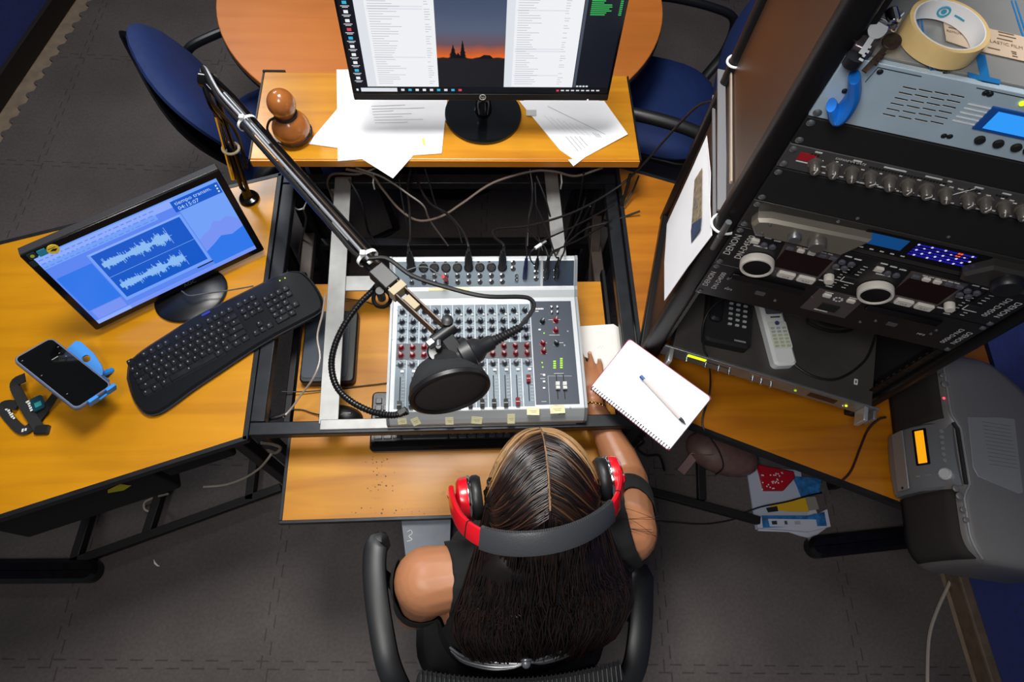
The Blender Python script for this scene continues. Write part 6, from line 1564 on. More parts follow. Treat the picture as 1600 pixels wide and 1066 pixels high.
g = G(); g.box((SW - 0.26, -0.0058, SH * 0.75), (0.06, 0.0008, 0.005), mat('badge_tan', '#8a7058', 0.4)); g.box((0.118, -0.0058, SH * 0.6), (0.08, 0.0008, 0.002), DSTEEL); g.build('panel_print', t, smooth=False)
for k, x in enumerate((0.06, 0.105, 0.135, 0.16, 0.215, 0.235, 0.258)):
    g = G(); g.lathe([(0.0035, 0), (0.0035, 0.008), (0.002, 0.009), (0, 0.009)], CHROME, T(x, -0.0055, SH * 0.3) @ FT, n=12, capt=False); g.build('button', t)
for x, m_ in ((SW - 0.178, glow('lamp_lime_dim', '#b0d020', 0.9)), (SW - 0.062, glow('lamp_lime', '#d8f01c', 1.5)), (SW - 0.066, CHROME)):
    g = G(); g.lathe([(0.0028, 0), (0.0028, 0.002), (0, 0.003)], m_, T(x, -0.0055, SH * (0.45 if m_ is not CHROME else 0.28)) @ FT, n=10, capt=False); g.build('indicator_light', t)
g = G(); p = SINV @ at(1337, 597, 0.9); g.rbox((p.x, p.y, SH + 0.0006), (0.008, 0.014, 0.0012), 0.001, WHT); g.rbox((p.x, p.y, SH + 0.0013), (0.003, 0.007, 0.0006), 0.001, DINK); plab(g.build('small_label', t, smooth=False), 'tiny white label')
# things lying on the receiver
RT = 0.8555 + SH - 0.001
ph = [at(x, y, RT + 0.03) for x, y in ((1099, 520), (1160, 533), (1184, 470), (1113, 448))]
pcx = sum(ph, Vector()) / 4; pa = math.atan2(ph[1].y - ph[0].y, ph[1].x - ph[0].x)
t = thing('desk_phone', 'black desk telephone with pale keys lying on the receiver', 'telephone', (pcx.x, pcx.y - 0.012, RT), pa)
g = G(); g.rbox((0, 0.02, 0.015), (0.105, 0.165, 0.030), 0.012, BLKM, ch=0.006); g.build('body', t)
g = G(); g.rbox((-0.034, 0.04, 0.036), (0.028, 0.11, 0.018), 0.010, BLK, ch=0.006); g.build('handset', t)
g = G(); KYP = mat('pale_key', '#a8acb0', 0.5)
for r in range(7):
    for c in range(3): g.rbox((0.0 + c * 0.0165, -0.012 + r * 0.0135, 0.0315), (0.009, 0.005, 0.003), 0.0015, KYP)
g.build('keypad', t)
g = G(); g.box((0.026, -0.05, 0.0304), (0.026, 0.004, 0.0004), mat('grey_ink', '#8a8c90', 0.6)); g.build('maker_mark', t, smooth=False)
rc0, rc1 = at(1196, 560, RT + 0.02), at(1240, 470, RT + 0.02); rcx = at(1214, 520, RT + 0.02)
ra = math.radians(2)
RSC = 1.14
t = thing('remote_control', 'white air-conditioner remote control lying on the receiver', 'remote control', (rcx.x, rcx.y + 0.01, RT), ra)
g = G(Matrix.Scale(RSC, 4)); g.rbox((0, 0, 0.011), (0.046, 0.16, 0.022), 0.010, WHT, ch=0.005); g.build('body', t)
g = G(Matrix.Scale(RSC, 4)); g.rbox((0.002, 0.048, 0.0223), (0.034, 0.034, 0.001), 0.003, mat('lcd_grey', '#55585c', 0.3)); g.build('lcd', t, smooth=False)
g = G(Matrix.Scale(RSC, 4)); g.rbox((0.002, -0.016, 0.0222), (0.038, 0.060, 0.0008), 0.004, mat('remote_pale', '#d6d8cc', 0.5)); g.box((0.002, 0.024, 0.0226), (0.02, 0.003, 0.0003), DINK); g.build('face', t, smooth=False)
g = G(Matrix.Scale(RSC, 4)); BKG = mat('remote_key', '#b4bc9c', 0.5)
for r in range(6):
    for c in range(3): g.rbox((-0.010 + c * 0.012, -0.040 + r * 0.0078, 0.0232), (0.008, 0.0048, 0.0012), 0.0015, BKG if r < 4 else KYP)
g.cyl((0.002, 0.010, 0.0222), (0.002, 0.010, 0.0244), 0.0045, mat('remote_blue', '#3a4a80', 0.4), n=16); g.build('buttons', t)
g = G(); 
coil = [(1245, 492, RT + .012), (1262, 512, RT + .008), (1290, 528, RT + .006), (1330, 536, RT + .006), (1362, 520, RT + .01), (1372, 490, RT + .015), (1340, 505, RT + .016), (1300, 502, RT + .016), (1262, 490, RT + .014), (1250, 474, RT + .03)]
cl0 = at(*coil[0]); 
t = thing('cable_coil', 'coiled black cable lying behind the white remote in the rack', 'cable', cl0); X = T(*(-cl0))
g = G(X); loops = []
for k in range(60):
    a = 2 * PI * k / 20; c_ = at(1305, 497, RT + 0.01); loops.append(Vector((c_.x + (0.062 + 0.006 * math.sin(k * 1.3)) * math.cos(a) + 0.006 * (k // 20), c_.y + 0.034 * math.sin(a) + 0.012 * (k // 20), RT + 0.006 + 0.004 * (k // 20))))
g.tube(loops, 0.0035, RUB, 8, 2); g.build('coil', t)
g = G(X); g.tube([loops[-1], at(1372, 500, RT + 0.012), at(1366, 530, RT + 0.006), at(1350, 565, RT + 0.006), at(1310, 592, RT + 0.006), at(1270, 588, RT + 0.006), at(1236, 565, RT + 0.006), at(1228, 548, RT + 0.006)], 0.0028, RUB, 8, 6); g.build('tail', t)
cable('thin black cord running down over the receiver and the desk edge to the floor', [at(1150, 452, RT + 0.10), at(1112, 480, RT + 0.04), at(1098, 510, RT + 0.012), at(1100, 545, RT + 0.006), at(1107, 562, RT - 0.01), at(1110, 590, 0.80), at(1108, 618, 0.757), at(1097, 660, 0.757), at(1110, 684, 0.72), at(1124, 706, 0.5), at(1130, 730, 0.2), at(1118, 742, 0.06)], 0.0022, RUB)
# printed sheet hanging on the rack side
u_ = RUL - 0.020
PP = [RM @ rs(x, y, u_ - d) for x, y, d in ((1038, 470, 0.012), (1074, 418, 0.004), (1112, 368, 0.0), (1109, 320, 0.0), (1110, 270, 0.0), (1104, 212, 0.0), (1082, 262, 0.006), (1042, 350, 0.014), (1038, 410, 0.014))]
c = sum(PP, Vector()) / len(PP)
t = thing('printed_sheet', 'white printed sheet with a dark picture hanging on the rack side', 'paper', c); X = T(*(-c))
g = G(X); vs = [p for p in PP] + [p + RU * 0.0008 for p in PP]; n = len(PP); ctr = len(vs); 
g.add(vs, [tuple(range(n)), tuple(reversed(range(n, 2 * n)))] + [(i, (i + 1) % n, n + (i + 1) % n, n + i)[::-1] for i in range(n)], PAPER); g.build('sheet', t, smooth=False)
g = G(X); PC1 = mat('print_tan', '#8a7a62', 0.7, var=0.6, vscale=90); PC2 = mat('print_blue', '#2c3e5c', 0.7, var=0.3, vscale=60)
def spt(x, y): return RM @ rs(x, y, u_ - 0.0050)
def sq(pts, m): 
    P = [spt(*p) for p in pts]; g.add(P + [p + RU * 0.0004 for p in P], [(0, 1, 2, 3), (7, 6, 5, 4), (0, 4, 5, 1), (1, 5, 6, 2), (2, 6, 7, 3), (3, 7, 4, 0)], m)
sq([(1080, 290), (1097, 262), (1096, 340), (1079, 352)], PC1); sq([(1079, 352), (1096, 340), (1094, 358), (1080, 380)], PC2); sq([(1085, 310), (1090, 303), (1090, 325), (1084, 330)], PAPER)
for k in range(9):
    sq([(1050 + k * 2.6, 420 - k * 7.5 - 20), (1052 + k * 2.6, 416 - k * 7.5 - 20), (1052 + k * 2.4, 440 - k * 6 - 20), (1050 + k * 2.4, 444 - k * 6 - 20)], mat('faint_print', '#d0d0d4', 0.8))
plab(g.build('printed_picture', t, smooth=False), 'dark tan and blue printed picture')
# ================================================================== BOOMBOX
bx = Vector((-0.183, -0.983, 0)).normalized(); by = Vector((-bx.y, bx.x, 0))
BO = Vector((1.038, 0.545, 0.7515))
BM = Matrix(((bx.x, by.x, 0, BO.x), (bx.y, by.y, 0, BO.y), (0, 0, 1, BO.z), (0, 0, 0, 1)))
BI = BM.inverted()
BBG = mat('boombox_grey', '#6c6a69', 0.45, 0.2); BBL = mat('boombox_silver', '#8e8f90', 0.36, 0.4); BBD = mat('speaker_cloth', '#1d1715', 0.75, bump=0.8, bscale=900)
LB, HB_ = 0.462, 0.178
t = thing('boombox', 'grey portable stereo with an orange-lit display on the right desk end', 'boombox', M=BM)
def bdepth(x):
    q = min(1.0, max(0.0, x / 0.17)); e_ = min(1.0, max(0.0, (LB - x) / 0.05))
    return 0.155 + 0.125 * math.sin(q * PI / 2) - 0.04 * (1 - e_) ** 2
def bfront(x):
    # front recess towards the ends (rounded corners)
    e1 = min(1, x / 0.05); e2 = min(1, (LB - x) / 0.06)
    return 0.03 * (1 - math.sqrt(max(0, 1 - (1 - e1) ** 2))) + 0.05 * (1 - math.sqrt(max(0, 1 - (1 - e2) ** 2)))
def bprof(x):
    f = bfront(x); D = bdepth(x); e = min(1, min(x, LB - x) / 0.03); dz = 0.02 * (1 - math.sqrt(max(0, 1 - (1 - e) ** 2)))
    H = HB_ - dz
    mid = 1.0 if 0.175 < x < 0.315 else 0.0
    k = max(0, min(1, (x - 0.155) / 0.03)) * max(0, min(1, (0.335 - x) / 0.03))
    r = 0.030 + 0.016 * k       # how far back the rim sits
    return [(f + 0.012, 0.0), (f + 0.002, 0.015), (f, 0.05), (f + 0.004, 0.10), (f + 0.016, H - 0.025), (f + r - 0.006, H - 0.008), (f + r, H - 0.002), (f + r + 0.010, H), (D - 0.05, H), (D - 0.02, H - 0.008), (D - 0.003, H - 0.03), (D, H - 0.06), (D - 0.012, 0.0)]
xs_ = [0.0, 0.004, 0.012, 0.025, 0.045, 0.075, 0.11, 0.14, 0.155, 0.165, 0.175, 0.185, 0.21, 0.245, 0.28, 0.305, 0.315, 0.325, 0.335, 0.36, 0.39, 0.415, 0.437, 0.45, 0.458, LB]
g = G(); vs = []; n = len(bprof(0.2))
for x in xs_: vs += [(x, y, z) for y, z in bprof(x)]
fs = []
for i in range(len(xs_) - 1):
    for k in range(n): fs.append((i * n + k, i * n + (k + 1) % n, (i + 1) * n + (k + 1) % n, (i + 1) * n + k)[::-1])
fs += [tuple(range(n)), tuple(reversed([(len(xs_) - 1) * n + k for k in range(n)]))]
g.add(vs, fs, BBG); g.build('body', t, ang=50)
# speaker grilles wrap the front left and right of the control panel
def front_patch(g, x0, x1, z0, z1, off, m, nx=12, nz=6):
    vs = []; 
    def fy(x, z):
        P_ = bprof(x)[:7]
        for i in range(len(P_) - 1):
            (ya, za), (yb, zb_) = P_[i], P_[i + 1]
            if za <= z <= zb_ + 1e-9: return ya + (yb - ya) * ((z - za) / (zb_ - za + 1e-9))
        return P_[-1][0]
    for i in range(nx + 1):
        for k in range(nz + 1):
            x = x0 + (x1 - x0) * i / nx; z = z0 + (z1 - z0) * k / nz
            vs.append((x, fy(x, z) - off, z))
    g.add(vs, [(i * (nz + 1) + k, (i + 1) * (nz + 1) + k, (i + 1) * (nz + 1) + k + 1, i * (nz + 1) + k + 1) for i in range(nx) for k in range(nz)], m)
for (x0, x1) in ((0.012, 0.160), (0.315, 0.452)):
    g = G(); front_patch(g, x0, x1, 0.016, HB_ - 0.014, 0.003, BBD); o = g.build('speaker_grille', t); s_ = o.modifiers.new('solid', 'SOLIDIFY'); s_.thickness = 0.004; s_.offset = 0
    g = G()
    pts = []
    for i in range(13): x = x0 + (x1 - x0) * i / 12; P_ = bprof(x); pts.append((x, P_[6][0] - 0.002, P_[6][1] + 0.001))
    g.tube(pts, 0.003, BBL, 8); g.build('silver_rim', t)
g = G(); pts = []
for i in range(25): x = 0.158 + (0.318 - 0.158) * i / 24; P_ = bprof(x); pts.append((x, P_[6][0] - 0.001, P_[6][1] + 0.001))
g.tube(pts, 0.003, BBL, 8); g.tube([(x, y - 0.006, z - 0.003) for x, y, z in pts[2:-2]], 0.004, BLKM, 8); plab(g.build('silver_rim', t), 'silver rim with a black groove')
# control panel: bulging module with slanted top
g = G(); cpo = [(0.165, -0.014), (0.310, -0.014), (0.312, 0.02), (0.290, 0.050), (0.185, 0.050), (0.163, 0.02)]
sec = [(-0.016, 0.020), (-0.018, 0.06), (-0.012, 0.100), (0.002, 0.128), (0.034, HB_ - 0.008)]
xsP = [0.163, 0.168, 0.20, 0.24, 0.28, 0.307, 0.312]
vs = []
for i, x in enumerate(xsP):
    sh = 0.004 if i in (0, len(xsP) - 1) else 0; bow = -0.006 * (1 - ((x - 0.2375) / 0.075) ** 2)
    for (y, z) in sec: vs.append((x, y + bow + sh, z - sh))
    vs.append((x, 0.06, HB_ - 0.02)); vs.append((x, 0.06, 0.02))
n = len(sec) + 2; fs = []
for i in range(len(xsP) - 1):
    for k in range(n): fs.append((i * n + k, i * n + (k + 1) % n, (i + 1) * n + (k + 1) % n, (i + 1) * n + k)[::-1])
fs += [tuple(range(n)), tuple(reversed([(len(xsP) - 1) * n + k for k in range(n)]))]
g.add(vs, fs, mat('boombox_panel', '#74767a', 0.38, 0.35)); pnl = g.build('control_panel', t, ang=25)
# features on the slanted face between (y .002,z .128) and (y .044,z .170)
def slant(x, s, lift=0.001):
    y = 0.002 + (0.034 - 0.002) * s; z = 0.128 + (HB_ - 0.008 - 0.128) * s; nl = math.hypot(0.032, HB_ - 0.136)
    bow = -0.006 * (1 - ((x - 0.2375) / 0.075) ** 2)
    return Vector((x, y + bow - lift * (HB_ - 0.136) / nl, z + lift * 0.032 / nl))
def slantM(x, s, lift=0.001):
    p = slant(x, s, lift); return frame(p, (1, 0, 0), (0, 0.032, HB_ - 0.136))
def lowM(x, s, lift=0.001):
    y = -0.012 + 0.014 * s; z = 0.100 + 0.028 * s; bow = -0.006 * (1 - ((x - 0.2375) / 0.075) ** 2)
    return frame((x, y + bow - lift, z + lift * 0.4), (1, 0, 0), (0, 0.014, 0.028))
g = G(); g.rbox((0, 0, 0), (0.082, 0.030, 0.002), 0.002, BLKG, lowM(0.218, 0.7, 0.0015)); dsp = g.build('display', pnl, smooth=False)
g = G(); g.rbox((0, 0, 0.0012), (0.074, 0.019, 0.0006), 0.001, glow('display_orange', '#f8a412', 1.0), lowM(0.218, 0.7, 0.0015)); plab(g.build('lit_screen', dsp, smooth=False), 'orange lit screen')
g = G(); g.lathe([(0.013, 0), (0.013, 0.006), (0.010, 0.009), (0.009, 0.008), (0, 0.008)], mat('satin_chrome', '#d0d0d0', 0.35, 0.4), slantM(0.283, 0.55), n=28, capt=False); plab(g.build('volume_knob', pnl), 'shiny volume knob')
for k in range(6):
    g = G(); g.lathe([(0.0045, 0), (0.0045, 0.002), (0.0035, 0.003), (0, 0.003)], BBL, slantM(0.188 + k * 0.013, 0.62), n=12, capt=False); g.build('button', pnl)
for k in range(3):
    g = G(); g.rbox((0, 0, 0.001), (0.004, 0.010, 0.002), 0.001, BBL, lowM(0.282 + 0.0, 0.2 + k * 0.7), ch=0.0004); g.build('button', pnl)
g = G(); g.box((0.2375, -0.0225, 0.062), (0.135, 0.003, 0.04), BBL); g.cyl((0.30, -0.0235, 0.062), (0.30, -0.026, 0.062), 0.003, BLKM, n=10); plab(g.build('cassette_door', pnl, bevel=0.002), 'silver front door')
# top: recessed light panel with fine ribs
def tb(px, py): p = BI @ at(px, py, 0.7515 + HB_); return (p.x, p.y)
RIBM = mat('boombox_lid', '#7f8182', 0.45, 0.15)
lid = [tb(*c) for c in ((1512, 652), (1560, 652), (1585, 655), (1598, 770), (1592, 772), (1528, 745), (1520, 730))]
lid = [(x, min(y, bdepth(x) - 0.024)) for x, y in lid]
g = G(); g.prism(lid, HB_ - 0.006, HB_ + 0.0012, RIBM, ch=0.0008); lo = g.build('handle_plate', t); plab(lo, 'lighter ribbed plate on the top')
g = G(); q0 = tb(1518, 655)[0]
for k in range(12):
    x = lid[0][0] + 0.006 + k * 0.0085; g.box((x, (lid[0][1] + 0.012 + lid[2][1]) / 2 + 0.002, HB_ + 0.0014), (0.0012, 0.06, 0.0006), BBG)
g.build('ribs', lo, smooth=False)
for (px, py, r_) in ((1470, 586, 0.006), (1474, 600, 0.008), (1491, 763, 0.007), (1497, 775, 0.008), (1502, 796, 0.006), (1507, 812, 0.006)):
    x, y = tb(px, py); g = G(); g.lathe([(r_, 0), (r_, 0.0025), (r_ * 0.75, 0.004), (0, 0.004)], BBG, T(x, y + 0.004, HB_ - 0.002), n=18, capt=False); g.build('top_button', t)
x, y = tb(1472, 622); g = G(); g.lathe([(0.003, 0), (0.003, 0.002), (0, 0.003)], glow('led_rose', '#f04858', 1.5), T(x, y + 0.004, HB_ - 0.001), n=10, capt=False); g.build('indicator_light', t)
g = G(); x = 0.13; g.cyl((x, bdepth(x) - 0.004, HB_ - 0.03), (x, bdepth(x) + 0.02, HB_ - 0.03), 0.003, CHROME, n=10); x = 0.205; g.cyl((x, bdepth(x) - 0.004, HB_ - 0.03), (x, bdepth(x) + 0.014, HB_ - 0.03), 0.004, CHROME, n=10); g.build('handle_pivot', t)
g = G(); g.box((0.235, 0.078, HB_), (0.016, 0.002, 0.0008), BLKM); g.build('top_mark', t, smooth=False)
# its cord over the desk edge
cable('dark brown cord running from the boombox over the desk to its front edge', [at(1384, 652, 0.79), at(1372, 656, 0.775), at(1356, 672, 0.76), at(1344, 700, 0.757), at(1330, 735, 0.757), at(1315, 752, 0.757)], 0.0028, mat('brown_cord', '#2a1512', 0.45))

# ================================================================== THINGS ON THE FLOOR
def flat(name, label, cat, pts, z, th, m, group=None):
    P = [at(x, y, z) for x, y in pts]; c = sum(P, Vector()) / len(P); c.z = z
    t_ = thing(name, label, cat, c, group=group); g = G(T(*(-c))); g.prism([(p.x, p.y) for p in P], z, z + th, m, ch=min(0.002, th * 0.3)); o = g.build('sheet', t_, smooth=False); return t_, c
def deco(t_, c, name, pts, z, m, th=0.0008, lab=None, par=None):
    P = [at(x, y, z) for x, y in pts]; g = G(T(*(-c))); g.prism([(p.x, p.y) for p in P], z - 0.0004, z + th, m); o = g.build(name, par or t_, smooth=False)
    if lab: plab(o, lab)
    return o
MW_ = mat('magazine_white', '#c9ccd8', 0.5); MB_ = mat('magazine_blue', '#2a6ea8', 0.5, var=0.5, vscale=50); MLB = mat('magazine_pale', '#b4bccb', 0.5)
flat('leaflet', 'lowest white leaflet sticking out under the magazine on the floor', 'leaflet', [(1183, 830), (1232, 832), (1250, 838), (1268, 842), (1290, 826), (1270, 790), (1200, 790)], 0.0, 0.004, MW_)
flat('leaflet', 'long white folded leaflet on the floor reaching under the right desk', 'leaflet', [(1165, 728), (1250, 736), (1262, 820), (1230, 826), (1180, 828)], 0.004, 0.008, MLB)
m_, c = flat('magazine', 'blue and white magazine on top of the leaflets on the floor', 'magazine', [(1178, 808), (1268, 808), (1290, 796), (1296, 824), (1262, 832), (1182, 826)], 0.013, 0.012, MW_)
deco(m_, c, 'cover_print', [(1190, 806), (1262, 806), (1288, 800), (1292, 822), (1192, 825)], 0.0255, MB_, lab='blue cover print')
o = deco(m_, c, 'cover_label', [(1200, 811), (1275, 812), (1277, 825), (1203, 823)], 0.0266, MW_, lab='white cover label')
g = G(T(*(-c)))
for (px, w, m2) in ((1210, 0.018, DINK), (1228, 0.01, GREYM), (1246, 0.02, LG)):
    p = at(px, 817, 0.0275); g.box((p.x, p.y, 0.0279), (w, 0.012, 0.0004), m2)
g.build('label_print', m_, smooth=False)
m_, c = flat('card', 'blue printed card at the edge of the right desk shadow', 'card', [(1238, 744), (1284, 748), (1280, 770), (1252, 778)], 0.013, 0.002, MB_)
m_, c = flat('card', 'yellow card with a black logo between the red pouch and the magazine', 'card', [(1198, 796), (1206, 790), (1258, 778), (1264, 800), (1235, 800)], 0.0255, 0.0015, mat('card_yellow', '#d8a818', 0.5))
deco(m_, c, 'card_logo', [(1197, 794), (1214, 791), (1216, 799), (1200, 801)], 0.0274, BLKM, lab='black logo')
m_, c = flat('card', 'grey card right of the yellow one on the floor', 'card', [(1258, 777), (1274, 776), (1280, 796), (1264, 798)], 0.0265, 0.0012, mat('card_grey', '#8a8478', 0.6))
PCH = mat('red_pouch', '#b00c1c', 0.4); 
P = [at(x, y, 0.012) for x, y in ((1181, 727), (1238, 738), (1240, 748), (1222, 768), (1192, 768))]; c = sum(P, Vector()) / 5; c.z = 0.0125
t = thing('dotted_pouch', 'red pouch with white dots lying on the leaflets', 'pouch', c)
g = G(T(*(-c))); g.prism([(p.x, p.y) for p in P], 0.0125, 0.03, PCH, ch=0.006); g.build('cloth', t)
g = G(T(*(-c)))
for k in range(26):
    p = at(random.uniform(1190, 1226), random.uniform(738, 765), 0.0305); g.prism([(p.x + 0.0028 * math.cos(a), p.y + 0.0028 * math.sin(a)) for a in (0, 1.2, 2.4, 3.6, 5)], 0.030, 0.0306, WHT)
g.build('dots', t, smooth=False)
LEA = mat('brown_leather', '#6a4f48', 0.5, var=0.2, vscale=40)
bc_ = at(1125, 722, 0.05); t = thing('handbag', 'brown leather bag with a strap under the right desk edge', 'bag', (bc_.x, bc_.y, 0.0))
g = G(RZ(-0.35)); g.ell((0, 0.03, 0.055), (0.13, 0.075, 0.055), LEA); g.build('pouch', t)
BX = T(-bc_.x, -bc_.y, 0)
g = G(BX); g.bar(at(1064, 738, 0.02), at(1088, 708, 0.07), 0.03, 0.006, mat('pink_leather', '#8a6a66', 0.45)); g.bar(at(1080, 706, 0.072), at(1094, 709, 0.075), 0.014, 0.008, mat('tan_metal', '#9a8070', 0.3, 0.6)); g.build('strap', t, bevel=0.001)
g = G(BX); g.tube([at(1090, 712, 0.09), at(1108, 711, 0.10), at(1124, 710, 0.10), at(1128, 722, 0.09), at(1134, 728, 0.08)], 0.002, mat('tan_metal', '#9a8070', 0.3, 0.6), 6, 5); g.build('chain', t)
cable('thin black cord on the floor running to the magazine', [at(1000, 812, 0.004), at(1050, 816, 0.004), at(1100, 819, 0.004), at(1145, 812, 0.004), at(1160, 803, 0.006), at(1190, 792, 0.03), at(1230, 784, 0.032), at(1262, 775, 0.032), at(1284, 770, 0.02)], 0.0028, RUB)
cable('white cord on the floor along the right wall', [at(1490, 895, 0.005), at(1482, 915, 0.005), at(1466, 950, 0.005), at(1454, 985, 0.005), at(1450, 1020, 0.005), at(1449, 1080, 0.005)], 0.0055, mat('cream_cord', '#b8aa9c', 0.5))
cable('white cord hanging from the console corner to the black box', [at(426, 706, 0.60), at(418, 718, 0.55), at(404, 733, 0.42), at(380, 748, 0.30), at(350, 758, 0.22), at(318, 761, 0.2)], 0.0032, mat('cream_cord', '#b8aa9c', 0.5))
cable('short white cord hooked on the floor under the left desk', [at(262, 772, 0.10), at(245, 777, 0.03), at(228, 784, 0.012), at(225, 793, 0.008), at(230, 799, 0.006), at(240, 798, 0.006)], 0.0035, mat('cream_cord', '#b8aa9c', 0.5))
g = G(); p = at(245, 880, 0.001); g.prism([(-0.012, 0.012), (-0.006, 0.004), (0.004, -0.006), (0.012, -0.010), (0.003, -0.010), (-0.008, -0.002)], 0, 0.001, PAPER); o = g.build('paper_scrap', None, smooth=False); o.location = (p.x, p.y, 0.0004); tag(o, 'tiny white paper scrap on the bare dark floor', 'scrap')
# tangled dark lead below the notebook
cable('tangle of dark leads hanging at the right front console leg', [at(975, 668, 0.66), at(990, 680, 0.5), at(1006, 690, 0.45), at(996, 700, 0.40), at(1010, 712, 0.34), at(1030, 712, 0.25), at(1038, 735, 0.1)], 0.004, RUB)
cable('pale fluffy cord end tangled at the left front console leg', [at(408, 692, 0.70), at(424, 694, 0.68), at(438, 700, 0.66), at(430, 708, 0.64), at(418, 700, 0.62), at(436, 692, 0.62)], 0.004, mat('grey_tuft', '#5f5850', 0.9, bump=0.6))
# ================================================================== OFFICE CHAIR
CH = mat('chair_black', '#191a1c', 0.4, bump=0.05, bscale=300); CHM = mat('chair_mesh', '#101012', 0.8, bump=0.4, bscale=700)
cc = Vector((0.085, 0.06, 0))
t = thing('office_chair', 'black office chair with curved armrests under the woman', 'chair', cc)
X = T(*(-cc))
g = G(X); g.prism(rrect(0.47, 0.45, 0.10, 6, cc.x, cc.y + 0.04), 0.405, 0.465, CHM, ch=0.02); g.build('seat', t)
# curved mesh backrest
g = G(X); vs = []; NX, NZ = 16, 10; zz0, zz1 = 0.52, 0.905
for j in range(NZ + 1):
    for i in range(NX + 1):
        u = -1 + 2 * i / NX; q = j / NZ; z = zz0 + (zz1 - zz0) * q
        w = 0.205 - 0.02 * (2 * q - 1) ** 2 * (1 if q > 0.5 else 0.3)
        y = -0.120 + 0.022 * u * u - 0.015 * math.sin(q * PI) + 0.022 * q
        vs.append((cc.x - 0.005 + u * w, y, z))
fs = [(j * (NX + 1) + i, j * (NX + 1) + i + 1, (j + 1) * (NX + 1) + i + 1, (j + 1) * (NX + 1) + i) for j in range(NZ) for i in range(NX)]
g.add(vs, fs, CHM); o = g.build('backrest', t); s_ = o.modifiers.new('solid', 'SOLIDIFY'); s_.thickness = 0.035; s_.offset = 0
g = G(X)
for k in range(44):
    u = -0.96 + 1.92 * k / 43; y = -0.120 + 0.022 * u * u + 0.022; x = cc.x - 0.005 + u * 0.186
    g.tube([(x, y + 0.012, 0.90), (x, y + 0.019, 0.909), (x, y + 0.012, 0.921), (x, y - 0.012, 0.923), (x, y - 0.022, 0.910)], 0.0016, mat('chair_rib', '#1b1b1e', 0.6), 5)
g.build('top_ribs', t)
g = G(X); g.bar((cc.x, -0.14, 0.42), (cc.x, -0.15, 0.70), 0.08, 0.02, CH, up=(1, 0, 0)); g.bar((cc.x, -0.15, 0.42), (cc.x, cc.y, 0.40), 0.08, 0.02, CH); g.build('back_bracket', t, bevel=0.004)
def arm_pts(side):
    if side < 0: px = [(606, 858, 0.645), (590, 850, 0.66), (585, 880, 0.665), (588, 930, 0.668), (596, 985, 0.668), (606, 1035, 0.662), (622, 1075, 0.64), (640, 1100, 0.58)]
    else: px = [(1004, 882, 0.655), (1003, 912, 0.665), (1002, 955, 0.668), (998, 1005, 0.665), (990, 1045, 0.655), (972, 1078, 0.63), (955, 1095, 0.58)]
    return [at(x, y, z) for x, y, z in px]
for s in (-1, 1):
    P = smooth_path(arm_pts(s), 6); g = G(X)
    n = 12; vs = []
    for i, p in enumerate(P):
        d = (P[min(i + 1, len(P) - 1)] - P[max(i - 1, 0)]).normalized(); sd = Vector((0, 0, 1)).cross(d).normalized(); nn = d.cross(sd)
        e = min(1.0, i / 4 * 0.6 + 0.4)
        for k in range(n):
            a = 2 * PI * k / n; ca, sa = math.cos(a), math.sin(a)
            vs.append(p + sd * (0.027 * e * math.copysign(abs(ca) ** 0.6, ca)) + nn * (0.013 * e * math.copysign(abs(sa) ** 0.7, sa)))
    fs = [(i * n + k, i * n + (k + 1) % n, (i + 1) * n + (k + 1) % n, (i + 1) * n + k) for i in range(len(P) - 1) for k in range(n)]
    fs += [tuple(reversed(range(n))), tuple((len(P) - 1) * n + k for k in range(n))]
    g.add(vs, fs, CH); g.build('armrest', t)
    q = P[12]; x = cc.x + s * 0.25
    g = G(X); g.tube([(q.x, q.y, q.z - 0.01), (q.x + s * 0.005, q.y - 0.01, 0.55), (x - s * 0.02, cc.y + 0.02, 0.42), (cc.x + s * 0.12, cc.y + 0.02, 0.40)], [0.022, 0.018, 0.018, 0.016], CH, 10, 6, flat=0.6); g.build('arm_support', t)
g = G(X); g.cyl((cc.x, cc.y, 0.08), (cc.x, cc.y, 0.40), 0.025, BLK, n=14); g.build('gas_column', t)
for k in range(5):
    a = 2 * PI * k / 5 + 0.4; e = Vector((cc.x + 0.25 * math.cos(a), cc.y + 0.25 * math.sin(a), 0.065))
    g = G(X); g.tube([(cc.x, cc.y, 0.10), e], [0.026, 0.016], BLK, 8); g.build('leg', t)
    g = G(X); g.cyl(e + Vector((-0.012 * math.sin(a), 0.012 * math.cos(a), -0.038)), e + Vector((0.012 * math.sin(a), -0.012 * math.cos(a), -0.038)), 0.026, BLK, n=14); g.build('caster', t)

# ================================================================== THE WOMAN
SKIN = bpy.data.materials.new('skin'); SKIN.use_nodes = True
_b = SKIN.node_tree.nodes['Principled BSDF']; _b.inputs['Base Color'].default_value = lin('#ac7450'); _b.inputs['Roughness'].default_value = 0.42
_b.inputs['Subsurface Weight'].default_value = 0.12; _b.inputs['Subsurface Radius'].default_value = (0.012, 0.005, 0.003); _b.inputs['Subsurface Scale'].default_value = 0.6
CLOTH = mat('black_cloth', '#0a0a0b', 0.85, bump=0.15, bscale=700); DENIM = mat('dark_trousers', '#15171d', 0.85)
LIPS = mat('lips', '#9a4a44', 0.4)
def remesh(g, voxel, smooth=4, name='m'):
    o = g.build(name, None, smooth=False)
    r = o.modifiers.new('r', 'REMESH'); r.mode = 'VOXEL'; r.voxel_size = voxel
    if smooth: s_ = o.modifiers.new('s', 'SMOOTH'); s_.iterations = smooth; s_.factor = 0.5
    dg = bpy.context.evaluated_depsgraph_get(); me = bpy.data.meshes.new_from_object(o.evaluated_get(dg))
    bpy.data.objects.remove(o); return me
